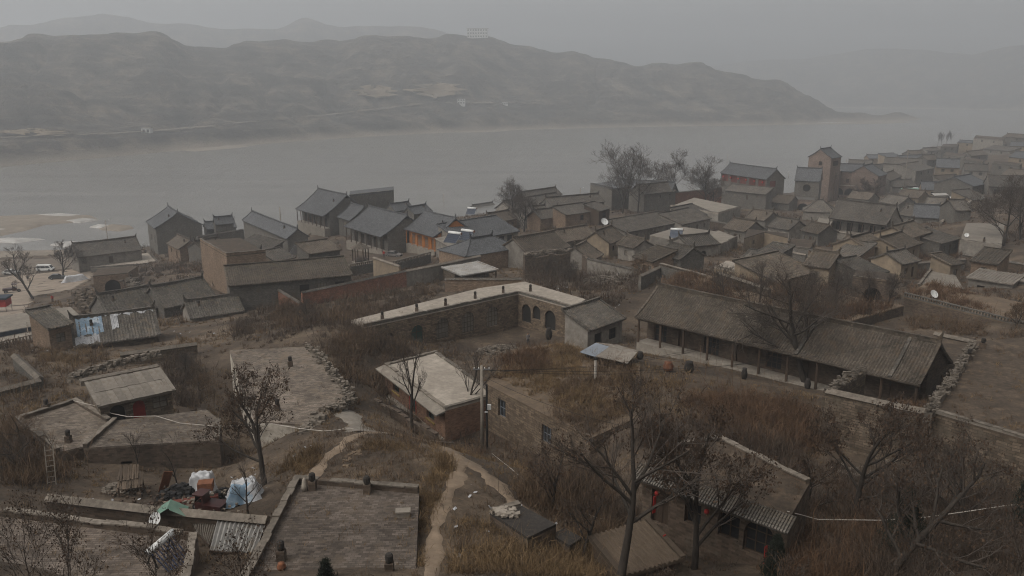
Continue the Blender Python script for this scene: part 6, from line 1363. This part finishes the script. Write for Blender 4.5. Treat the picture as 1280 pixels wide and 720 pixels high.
def tricycle(label, pos, rz, m, s=1.0, bed=True):
    r = tag(empty('motor_tricycle', pos, rz), label, 'tricycle'); r.scale = (s,)*3; b = MB(); b.box(-1.5,.2,-.65,.65,.55,.95); b.build('cargo_bed', m, r); c = MB(); c.box(.15,.95,-.55,.55,.4,1.0); c.box(.2,.3,-.5,.5,1.0,1.7); c.box(.1,1.1,-.6,.6,1.68,1.76); c.build('cab', m, r)
    w = MB(); w.face([(1.0,-.5,1.0),(1.0,.5,1.0),(.85,.5,1.66),(.85,-.5,1.66)]); w.build('windscreen', 'glass', r); h = MB(); h.tube([(1.15,-.35,1.05),(1.1,0,1.0),(1.15,.35,1.05)], .03, 6); h.build('handlebar', 'steel', r); s_ = MB(); s_.box(.3,.7,-.35,.35,1.0,1.12); s_.build('seat', 'rubber', r)
    for x, y in ((-1.0,-.6),(-1.0,.6),(1.25,0)): wheel_part(r, x, y, .32, .14)
tricycle('dark red motor tricycle on the forecourt', at(15,366)+Vector((0,0,.08)), .5, 'car_red', 1.3)
tricycle('red farm tricycle beside the coal heap with an orange box on it', at(262,640), 2.9, 'car_red', .72)
ob = MB(); ob.box(-.45,.45,-.35,.35,0,.5); tag(ob.build('orange_box', 'rust', None, at(258,632)+Vector((0,.2,1.05)), .2), 'orange-brown box resting over the farm tricycle', 'box')
bl = MB(); bl.box(-.2,.2,-1.6,1.6,0,.25); tag(bl.build('timber_beam', 'timber_red', None, at(240,637)+Vector((0,0,.5)), 1.9), 'red-brown timber baulk lying in front of the coal heap', 'timber')
# red awning at the left edge
aw = tag(empty('awning', at(2,390), .2), 'bright red market awning with dark top on the forecourt', 'awning')
m = MB(); m.box(-3,1.6,-1.5,1.5,1.4,3.0); m.build('canvas_side', 'red_cloth', aw); m = MB(); m.prism([(-3.3,-1.8),(1.9,-1.8),(1.9,1.8),(-3.3,1.8)], 3.0, 3.35); m.build('canvas_top', 'blue_fascia', aw)
for x, y in ((-2.9,-1.4),(1.5,-1.4),(1.5,1.4),(-2.9,1.4)): m = MB(); m.tube([(x,y,-.1),(x,y,3.0)], .05, 6); m.build('post', 'steel', aw)
# sheets on roofs
def lay(name, label, pts, z, m, cat, dz=0, zs=None, thick=.03):
    P = [W(x, y, (zs[i] if zs else z)) for i, (x, y) in enumerate(pts)]; c = sum(P, Vector())/len(P); mb = MB(); mb.face([p-c for p in P]); mb.face([p-c-Vector((0,0,thick)) for p in P][::-1])
    for i in range(len(P)): j = (i+1)%len(P); mb.face([P[i]-c-Vector((0,0,thick)), P[j]-c-Vector((0,0,thick)), P[j]-c, P[i]-c])
    return tag(mb.build(name, m, None, c), label, cat)
def roof_sheet(name, label, u0, u1, v0, v1, m, seed):
    """a crumpled sheet on the front slope of the tiled house by the blue fascia shop"""
    A, B = W(92,434,28.2), W(201,419,28.2); d = (B-A); L = d.length; d.normalize(); nn = Vector((-d.y, d.x, 0)); D = 8.5; V = []; F = []; k = 14
    for i in range(k+1):
        for j in range(k+1):
            u, v = u0+(u1-u0)*i/k, v0+(v1-v0)*j/k; v += .05*math.sin(u*40+seed); t = v; p = A+d*(u*L)+nn*(t*D/2); z = 28.2+2.6*(.78*t+.22*t*t)+.15+.05*math.sin(i*1.9+seed)+.05*math.sin(j*2.3+i)
            V.append((p.x, p.y, z))
    for i in range(k):
        for j in range(k): a = i*(k+1)+j; F.append((a, a+k+1, a+k+2, a+1))
    c = np.mean(V, 0); me = bpy.data.meshes.new(name); me.from_pydata([tuple(np.array(v)-c) for v in V], [], F); tag(finish(me, name, m, None, Vector(c), smooth=True), label, 'sheet')
roof_sheet('plastic_sheet', 'blue patterned plastic sheet over the left of the tiled roof', .06, .36, .35, .98, 'blue_sheet', 1)
roof_sheet('plastic_sheet', 'pale plastic sheet below the blue patterned one on the tiled roof', .0, .30, .02, .33, 'white_sheet', 4)
roof_sheet('plastic_sheet', 'torn white plastic strip hanging on the tiled roof', .46, .54, .45, 1.0, 'white_sheet', 6)
roof_sheet('plastic_sheet', 'rolled white plastic along the ridge of the tiled roof', .40, .98, .93, 1.02, 'white_sheet', 9)
cb = tag(empty('corn_drying_deck', W(760,445,33.0)), 'raised deck of wooden sheets on the dry grass, one end blue-grey', 'deck')
deck = [[(724,440),(745,428),(762,433),(744,446)], [(745,428),(764,430),(782,436),(762,433)], [(744,446),(762,433),(782,436),(768,451)], [(762,433),(770,431),(798,439),(782,440)], [(768,451),(782,436),(797,441),(784,456)]]
base = cb.location
for k, q in enumerate(deck):
    P = [W(x, y, 33.7)-base for x, y in q]; m = MB(); c = sum(P, Vector())/4; P = [c+(p-c)*.97+Vector((0,0,.02*k)) for p in P]; m.face(P); m.face([p-Vector((0,0,.05)) for p in P][::-1])
    for i in range(4): j = (i+1)%4; m.face([P[i]-Vector((0,0,.05)), P[j]-Vector((0,0,.05)), P[j], P[i]])
    m.build('board', 'slate_sheet' if k == 0 else 'asbestos', cb)
for x, y in ((735,441),(790,450),(770,433),(750,434)): p = W(x, y, 33.7)-base; m = MB(); m.tube([(p.x,p.y,-.1),(p.x,p.y,.68)], .06, 6); m.build('post', 'timber', cb)
vp = tag(empty('vent_pipe', W(744,474,33.0)), 'white vent pipe with a black cap standing in the dry grass', 'vent pipe'); m = MB(); m.tube([(0,0,-.2),(0,0,2.0)], .13, 10); m.build('pipe', 'white_pipe', vp); m = MB(); m.lathe([(.16,2.0),(.2,2.05),(.2,2.2),(.1,2.28)], n=10); m.build('cap', 'soot', vp)
def jar(label, pos, h, r, m):
    mb = MB(); mb.lathe([(r*.6,0),(r*.95,h*.25),(r,h*.55),(r*.7,h*.85),(r*.75,h)], n=12); tag(mb.build('storage_jar', m, None, pos, smooth=True), label, 'jar')
jar('black glazed jar at the edge of the dry grass roof near the arches', W(686,424,33.0), 1.3, .38, 'soot')
jar('black jar on the earth bank before the long tiled house', at(861,466), 1.2, .5, 'soot'); jar('rusty barrel lying by the black jar', at(835,464), 1.0, .55, 'rust')
jar('dark tall jar beside the courtyard wall of the lower tiled wing', at(930,474), 1.2, .32, 'soot'); jar('second dark jar further along the courtyard wall', at(1009,486), 1.1, .32, 'soot'); jar('squat jar by the wooden deck', W(800,449,33.0), .8, .35, 'soot')
jar('red clay pot on the brick-paved terrace', W(352,712,38), .35, .22, 'rust')
wc = MB(); wc.lathe([(.2,0),(.17,.3),(.1,.7),(.03,.78)], n=8); tag(wc.build('white_cone', 'concrete_pale', None, W(381,613,38), smooth=True), 'pale plaster cone by the terrace chimney', 'cone')
bx = MB(); bx.box(-.35,.35,-.2,.2,.0,.28); bx.box(-.4,.4,-.25,.25,.28,.36); tag(bx.build('stone_bench', 'concrete', None, W(504,645,38), .1), 'small stone bench on the brick-paved terrace', 'bench')
# derelict skylight shed
sk = [(612,640),(660,672),(695,655),(648,630)]
block('derelict_shed', 'derelict low shed with a dark roof and broken white edge', 'shed', sk, 37.6, 'brick_dark', 'soot', (3,), .15, par_m='concrete_pale')
block('derelict_shed', 'small dark coop beside the derelict shed', 'shed', [(690,668),(712,682),(728,672),(705,660)], 36.9, 'brick_dark', 'soot', (), )
heap('plaster_rubble', 'broken white plaster at the head of the derelict shed', W(632,640,37.7), .7, .25, 'concrete_pale', 40, 9, .12, 'rubble', 'stuff')
# stone edgings
def stones(label, pts, z, w, h, n, seed, m='rubble', size=.2):
    P = [at(x, y, z) for x, y in pts]; g = random.Random(seed); mb = MB(); c = sum(P, Vector())/len(P)
    for i in range(n):
        t = g.random()*(len(P)-1); k = int(t); p = P[k].lerp(P[k+1], t-k)-c; s = size*g.uniform(.5,1.3); q = p+Vector((g.gauss(0,w/2), g.gauss(0,w/2), g.uniform(-.2,h))); b = len(mb.v)
        for dx in (-1,1):
            for dy in (-1,1):
                for dz in (-1,1): mb.v.append(tuple(q+Vector((dx*s*g.uniform(.6,1.1), dy*s*g.uniform(.6,1.1), dz*s*g.uniform(.35,.8)))))
        for f in ((0,1,3,2),(4,6,7,5),(0,4,5,1),(2,3,7,6),(0,2,6,4),(1,5,7,3)): mb.f.append(tuple(b+i_ for i_ in f)); mb.m.append(0)
    tag(mb.build('stone_edging', m, None, c, kind='stuff'), label, 'stones')
stones('rubble edging along the scrub side of the paved cave roof', [(384,434),(402,449),(420,475),(436,492),(437,502),(410,516)], 34.0, .5, .5, 420, 1, size=.15)
stones('tumbled stones at the foot of the paved cave roof', [(405,515),(392,530),(375,545)], 33.9, .6, .3, 90, 2)
stones('broken rubble on top of the overgrown masonry wall', [(655,320),(690,315),(727,313)], 28.0, .5, .5, 160, 3, size=.28)
stones('fallen stones on the wall head of the ruined corner', [(1034,488),(1078,461)], 36.8, .4, .3, 140, 4, size=.12)
stones('loose stones along the crumbling parapet of the earth roof', [(1160,512),(1190,473),(1216,428)], 37.9, .4, .25, 220, 5, size=.13)
stones('stones tumbled below the crumbling stone wall', [(1060,590),(1100,610),(1120,590)], None, 1.6, .3, 130, 6)
stones('rubble slope beside the black arched cave mouth', [(152,345),(165,355),(172,366)], 16.5, 1.5, 1.5, 160, 7, size=.35)
stones('stone ruin between the forecourt and the row houses', [(98,368),(108,385),(118,398)], None, 1.6, 1.6, 200, 8, 'stone_dark', .4)
stones('low garden stones in the patch beside the footpath', [(432,590),(436,572),(448,566)], None, .3, .1, 50, 9, 'dirt', .15)
stones('stone kerb across the head of the sheet-roofed house', [(85,474),(140,455),(200,442)], 35.3, .4, .3, 170, 10)
def litter():
    V = []; F = []; g = random.Random(5)
    for (poly, n) in (([(570,600),(640,610),(700,650),(620,700),(560,690)],26), ([(150,600),(320,600),(330,645),(200,640)],40), ([(660,360),(800,345),(800,380),(700,380)],60), ([(1170,470),(1280,480),(1280,540)],0), ([(120,420),(240,410),(250,440),(130,450)],30)):
        Q = [G(x, y) for x, y in poly]; xs = [q.x for q in Q]; ys = [q.y for q in Q]
        for _ in range(n):
            x, y = g.uniform(min(xs), max(xs)), g.uniform(min(ys), max(ys)); z = gz(x, y)+.06; s = g.uniform(.03,.09)*(1+dist_of((x,y))/120); a = g.uniform(0,6.28); u = Vector((math.cos(a),math.sin(a),.3))*s; w = Vector((-math.sin(a),math.cos(a),g.uniform(-.2,.6)))*s*.7; c = Vector((x,y,z)); n0 = len(V)
            V += [tuple(c-u-w),tuple(c+u-w),tuple(c+u+w),tuple(c-u+w)]; F.append((n0,n0+1,n0+2,n0+3))
    me = bpy.data.meshes.new('litter'); me.from_pydata(V, [], F); tag(finish(me, 'litter', 'white_sheet'), 'scraps of white litter scattered over the slope and yards', 'litter', kind='stuff')
litter()
# trims on particular houses
def find(lab): return next(o for o in col.objects if o.get('label') == lab)
def trim_flat_house():
    r = find('flat-roofed red brick house with green windows and a red couplet round the door'); z = 31.4-r.location.z; A, B = W(481,456,31.4)-r.location, W(556,512,31.4)-r.location; d = (B-A).normalized(); nn = Vector((d.y,-d.x,0))
    m = MB(); m.face([A-d*.2+nn*1.0+Vector((0,0,-.30)), B+d*.2+nn*1.0+Vector((0,0,-.30)), B+d*.2+Vector((0,0,-.05)), A-d*.2+Vector((0,0,-.05))]); m.face([A-d*.2+nn*1.0+Vector((0,0,-.42)), A-d*.2+Vector((0,0,-.2)), B+d*.2+Vector((0,0,-.2)), B+d*.2+nn*1.0+Vector((0,0,-.42))]); m.face([A-d*.2+nn*1.0+Vector((0,0,-.42)), B+d*.2+nn*1.0+Vector((0,0,-.42)), B+d*.2+nn*1.0+Vector((0,0,-.30)), A-d*.2+nn*1.0+Vector((0,0,-.30))]); m.build('canopy', 'concrete', r)
    L = (B-A).length; fz = 31.4-3.0-r.location.z; c = A+d*(L*.5)
    for s in (-.75,.75): m = MB(); p = c+d*s+nn*.03; m.beam(Vector((p.x,p.y,fz+.2)), Vector((p.x,p.y,fz+2.3)), .14, .03, up=tuple(nn)); m.build('red_couplet', 'red_cloth', r)
    m = MB(); a, b = c-d*.85+nn*.03, c+d*.85+nn*.03; m.beam(Vector((a.x,a.y,fz+2.42)), Vector((b.x,b.y,fz+2.42)), .03, .14); m.build('red_banner', 'red_cloth', r)
    for f in (.20,.78): m = MB(); p = c+d*(L*(f-.5))+nn*.05; m.beam(Vector((p.x,p.y,fz+.72))-d*1.0, Vector((p.x,p.y,fz+.72))+d*1.0, .12, .12); m.build('sill', 'yellow_paint', r)
    m = MB(); q = A+nn*2.2; w = B+nn*2.2; m.prism([(A.x,A.y),(q.x,q.y),(w.x,w.y),(B.x,B.y)], -.4, fz); m.build('porch_step', 'concrete', r)
trim_flat_house()
def lantern(label, p, s=.3, group=None):
    r = tag(empty('red_lantern', p), label, 'lantern', group); m = MB(); m.lathe([(.3*s,-s),(.85*s,-.6*s),(s,0),(.85*s,.6*s),(.3*s,s)], n=10); m.build('shade', 'red_cloth', r, smooth=True); m = MB(); m.tube([(0,0,-s*1.6),(0,0,-s)], .12*s, 5); m.build('tassel', 'yellow_paint', r); m = MB(); m.tube([(0,0,s),(0,0,s*2)], .04*s, 5); m.build('cord', 'cable', r)
A_, B_ = W(900,216,25), W(958,224.5,25); dd_ = (B_-A_).normalized(); nn_ = Vector((dd_.y,-dd_.x,0))
for k in range(6): lantern('red lantern hanging under the eave of the red timber hall', A_.lerp(B_, .08+.17*k)+nn_*.1+Vector((0,0,-1.4)), .4, 'lanterns of the red timber hall')
A_, B_ = W(804,586,39), W(986,650,39); dd_ = (B_-A_).normalized(); nn_ = Vector((dd_.y,-dd_.x,0))
for f, lab in ((.14,'red lantern by the plain door of the tile-eaved house'),(.5,'red lantern between the two windows of the tile-eaved house')): lantern(lab, A_.lerp(B_, f)+nn_*.4+Vector((0,0,-.95)), .15)
for px, py, z, lab in ((817,628,38.0,'long red couplet on the doorpost of the tile-eaved house'), (829,676,36.6,'red paper square hung under the plank-roofed shed tree'), (955,690,36.6,'red strip beside the arched window')):
    m = MB(); m.box(-.1,.1,-.02,.02,-.5,.5); tag(m.build('red_paper_strip', 'red_cloth', None, W(px, py, z)-Vector((0,.25,0)), .6), lab, 'paper strip')
def round_window():
    r = find('grey hall with a big round black window'); H = 23-r.location.z; m = MB(); n = 18; y = -4.5+.45-.02; c = (0,y,H-3.0)
    m.face([(1.5*math.cos(2*math.pi*k/n), y, H-3.0+1.5*math.sin(2*math.pi*k/n)) for k in range(n)]); o = m.build('round_window', 'painted_room_shade', r); f = MB(); f.tube([(1.55*math.cos(2*math.pi*k/n), y-.02, H-3.0+1.55*math.sin(2*math.pi*k/n)) for k in range(n+1)], .12, 6); f.build('window_frame', 'timber', o)
round_window()
def fascia():
    r = find('flat concrete shop house with a dark blue fascia'); A, B = W(-70,428,27)-r.location, W(99,396,27)-r.location; d = (B-A).normalized(); nn = Vector((d.y,-d.x,0))*.42; m = MB(); m.beam(A+nn-Vector((0,0,.35)), B+nn-Vector((0,0,.35)), .08, .55); m.build('fascia', 'blue_fascia', r)
    for f in (.58,): p = A.lerp(B, f)+nn*1.3; m = MB(); m.tube([(p.x,p.y,0),(p.x,p.y,A.z+.9)], .06, 6); m.build('downpipe', 'white_pipe', r)
fascia()
# pavilion, white triangular sheet, market bits
pv = tag(empty('hexagon_pavilion', at(451,328)), 'small six-sided pavilion in the court before the riverside halls', 'pavilion'); m = MB(); m.lathe([(2.6,3.6),(1.6,4.1),(.5,4.6),(.1,5.1)], n=6); m.build('roof', 'tile_brown', pv)
for k in range(6): a = math.pi*k/3; m = MB(); m.tube([(1.9*math.cos(a),1.9*math.sin(a),-.2),(1.9*math.cos(a),1.9*math.sin(a),3.65)], .14, 6); m.build('column', 'timber', pv)
m = MB(); m.lathe([(2.2,0),(2.2,.3)], n=6); m.build('plinth', 'concrete', pv); m = MB(); m.lathe([(1.9,.85),(1.9,.95)], n=6); m.build('rail', 'timber', pv)
lay('white_sheet', 'white triangular sheet propped against the open tiled shed', [(360,318),(372,319),(371,302)], 0, 'white_sheet', 'sheet', zs=[22.5,22.5,26.5])
def stall(label, pos, w, d, h, m, rz):
    r = tag(empty('market_stall', pos, rz), label, 'stall'); t = MB(); t.face([(-w/2,-d/2,h),(w/2,-d/2,h),(w/2,0,h+.7),(-w/2,0,h+.7)]); t.face([(-w/2,0,h+.7),(w/2,0,h+.7),(w/2,d/2,h),(-w/2,d/2,h)]); t.build('canopy', m, r)
    for x in (-w/2+.1,w/2-.1):
        for y in (-d/2+.1,d/2-.1): p = MB(); p.tube([(x,y,-.2),(x,y,h)], .06, 5); p.build('post', 'steel', r)
    t = MB(); t.box(-w/2+.3,w/2-.3,-d/2+.3,-d/2+1.2,.0,.85); t.build('counter', 'plank', r)
stall('market stall with a pale green canopy in the far lane', at(1136,244), 9, 4, 2.6, 'green_sheet', .1); stall('market stall with a white canopy beside the green one', at(1150,243), 8, 4, 2.6, 'white_sheet', .1)
stall('lone white market canopy at the foot of the scrub hill', at(1199,256), 8, 4, 2.4, 'white_sheet', -.1); stall('grey canopy at the bend of the market lane', at(1172,250), 7, 4, 2.2, 'metal_sheet', .2)
def lorry(label, pos, rz):
    r = tag(empty('lorry', pos, rz), label, 'lorry'); m = MB(); m.box(-4,1.6,-1.2,1.2,1.0,3.4); m.build('cargo_box', 'blue_paint', r); m = MB(); m.box(1.7,3.4,-1.15,1.15,.6,2.7); m.build('cab', 'car_white', r); m = MB(); m.face([(3.42,-1.0,1.7),(3.42,1.0,1.7),(3.42,1.0,2.5),(3.42,-1.0,2.5)]); m.build('windscreen', 'glass', r)
    for x in (-3,-1.8,2.5):
        for y in (-1.05,1.05): wheel_part(r, x, y, .5, .3)
lorry('blue-sided lorry between far houses under the hill', at(1214,214), .1); lorry('blue-sided lorry parked below the pink house arches', at(1062,243), .05)
# people
def person_mesh(seed, top_m, leg_m):
    J = [((0,0,.95),.14),((0,0,1.15),.15),((0,0,1.38),.17),((0,0,1.5),.075),((0,.02,1.62),.10),((0,.02,1.74),.095)]
    E = [(0,1),(1,2),(2,3),(3,4),(4,5)]; k = len(J)
    for s in (-1,1):
        b = len(J); J += [((s*.1,0,.88),.11),((s*.12,.03,.48),.075),((s*.12,-.02,.09),.055),((s*.13,.14,.04),.045)]; E += [(0,b),(b,b+1),(b+1,b+2),(b+2,b+3)]
        b = len(J); J += [((s*.2,0,1.40),.075),((s*.27,-.03,1.12),.055),((s*.25,.10,.90),.042),((s*.24,.14,.82),.035)]; E += [(2,b),(b,b+1),(b+1,b+2),(b+2,b+3)]
    me = bpy.data.meshes.new('person_body'); me.from_pydata([j[0] for j in J], E, []); o = bpy.data.objects.new('tmp_person', me); col.objects.link(o)
    md = o.modifiers.new('skin', 'SKIN'); sv = me.skin_vertices[0].data
    for i, j in enumerate(J): sv[i].radius = (j[1], j[1]*(.75 if i in (0,1,2) else 1)); 
    sv[0].use_root = True; ss = o.modifiers.new('sub', 'SUBSURF'); ss.levels = 1
    dg = bpy.context.evaluated_depsgraph_get(); out = bpy.data.meshes.new_from_object(o.evaluated_get(dg)); bpy.data.objects.remove(o); out.materials.clear()
    for m in (top_m, leg_m, 'skin', 'hair'): out.materials.append(MATS[m])
    for p in out.polygons:
        c = p.center; p.use_smooth = True; p.material_index = (3 if (c.z > 1.69 or c.y < 0) else 2) if c.z > 1.52 else (2 if (abs(c.x) > .19 and c.z < .87) else (0 if c.z > .86 else 1))
    return out
PM = [person_mesh(1,'cloth_dark','cloth_dark'), person_mesh(2,'cloth_grey','cloth_dark'), person_mesh(3,'red_cloth','cloth_dark')]
for px, py, z, mi, lab, rz in [(660,432,None,1,'person in grey standing in the arcaded court',.4), (39,301,None,0,'person in dark clothes walking on the icy shore',1), (46,306,None,0,'second person in dark clothes standing on the icy shore',2), (66,378,None,2,'person in a red jacket beside the forecourt ruin',.5),
                           (113,316,None,0,'walker in dark clothes behind the long roadside house roof',.2), (120,315,None,1,'walker in grey behind the long roadside house roof',1.2), (134,314,None,0,'person beside the slim lamp pole',2.2), (174,316,None,0,'person between the roadside house and the shoreline hall',3), (182,318,None,1,'person in grey at the foot of the shoreline hall',1), (35,352,None,0,'person crossing the forecourt near the tree',.3), (480,322,None,2,'person in red in the yard of the orange-fronted hall',0)]:
    p = at(px, py, z); o = bpy.data.objects.new('person', PM[mi]); col.objects.link(o); o.location = p+Vector((0,0,.06)); o.rotation_euler = (0,0,rz+3.14); tag(o, lab, 'person')
# ---------------- across the river
Xh, Yh, Zh = HG
def HP(px, py):
    """where the pixel's ray meets the far hill"""
    d = ray(px, py); be = math.atan2(d[0], d[1]); el = math.atan2(d[2], math.hypot(d[0], d[1])); th = np.arctan2(Xh[0], Yh[0]); k = int(np.argmin(np.abs(th-be)))
    rr = np.hypot(Xh[:,k], Yh[:,k]); e = np.arctan2(Zh[:,k]-CAMZ, rr); i = int(np.argmax(e >= el)) if (e >= el).any() else int(np.argmax(e))
    return Vector((Xh[i,k], Yh[i,k], Zh[i,k]))
def far_block(label, px, py, w, d, h, m, rows, cols, rz=0):
    p = HP(px, py); r = tag(empty('hill_building', p-Vector((0,0,1)), rz), label, 'building'); b = MB(); b.box(-w/2,w/2,-d/2,d/2,-4,h); b.build('wall', m, r); b = MB(); b.box(-w/2-.6,w/2+.6,-d/2-.6,d/2+.6,h,h+.6); b.build('roof', 'concrete', r)
    for i in range(rows):
        for j in range(cols): q = MB(); x = -w/2+w*(j+.5)/cols; z = h*(i+.45)/rows; q.box(x-w/cols*.26, x+w/cols*.26, -d/2-.15, -d/2+.1, z-.2*h/rows, z+.3*h/rows); q.build('window', 'painted_room_shade', r)
far_block('white three-storey block alone on the hill crest', 597, 47, 44, 14, 19, 'white_enamel', 3, 8, -.1)
far_block('small white house on the hill road across the river', 578, 130, 13, 8, 9, 'white_enamel', 2, 3); far_block('tiny pale house beside the hill road near the cuttings', 632, 131, 11, 8, 6, 'white_enamel', 1, 3); far_block('tiny pale hut low on the opposite bank', 183, 166, 9, 7, 6, 'white_enamel', 1, 2)
def hill_band(name, rows, m, lift):
    """a sheet laid on the far hill; rows of pixels from bottom to top"""
    V = []; n = len(rows[0])
    for rw in rows:
        for q in rw: p = HP(*q); k = (p.length); V.append(tuple(p*(1-lift/k)+Vector((0,0,lift*.4))))
    F = [(i*n+j, i*n+j+1, (i+1)*n+j+1, (i+1)*n+j) for i in range(len(rows)-1) for j in range(n-1)]
    me = bpy.data.meshes.new(name); me.from_pydata(V, [], F); struct(finish(me, name, m, smooth=True))
mat('bare_loess', (.19,.152,.108), (.12,.097,.07), scale=.05, bump=0, var=0, stain=.3)
for cx_, cyy, w_, h_ in ((470,118,26,9),(546,116,32,11),(40,168,46,4)):
    hill_band('bare_cutting', [[(cx_+(u-.5)*2*w_*math.sqrt(max(.02,1-(2*v-1)**2))*(1+.35*math.sin(v*17+cx_))+3*math.sin(v*11), cyy+h_*.7-h_*1.5*v+1.6*math.sin(u*5+cx_)) for u in np.linspace(0,1,16)] for v in np.linspace(0,1,14)], 'bare_loess', 6)
road_px = [(-60,178),(0,174),(90,171),(180,166),(260,160),(330,152),(400,146),(460,139),(530,131),(600,130),(680,131)]
xs_ = np.linspace(-60, 680, 120); yc_ = np.interp(xs_, [p[0] for p in road_px], [p[1] for p in road_px])
hill_band('hill_road', [[(x, y+o) for x, y in zip(xs_, yc_)] for o in (.5,-.5)], 'road', 4)
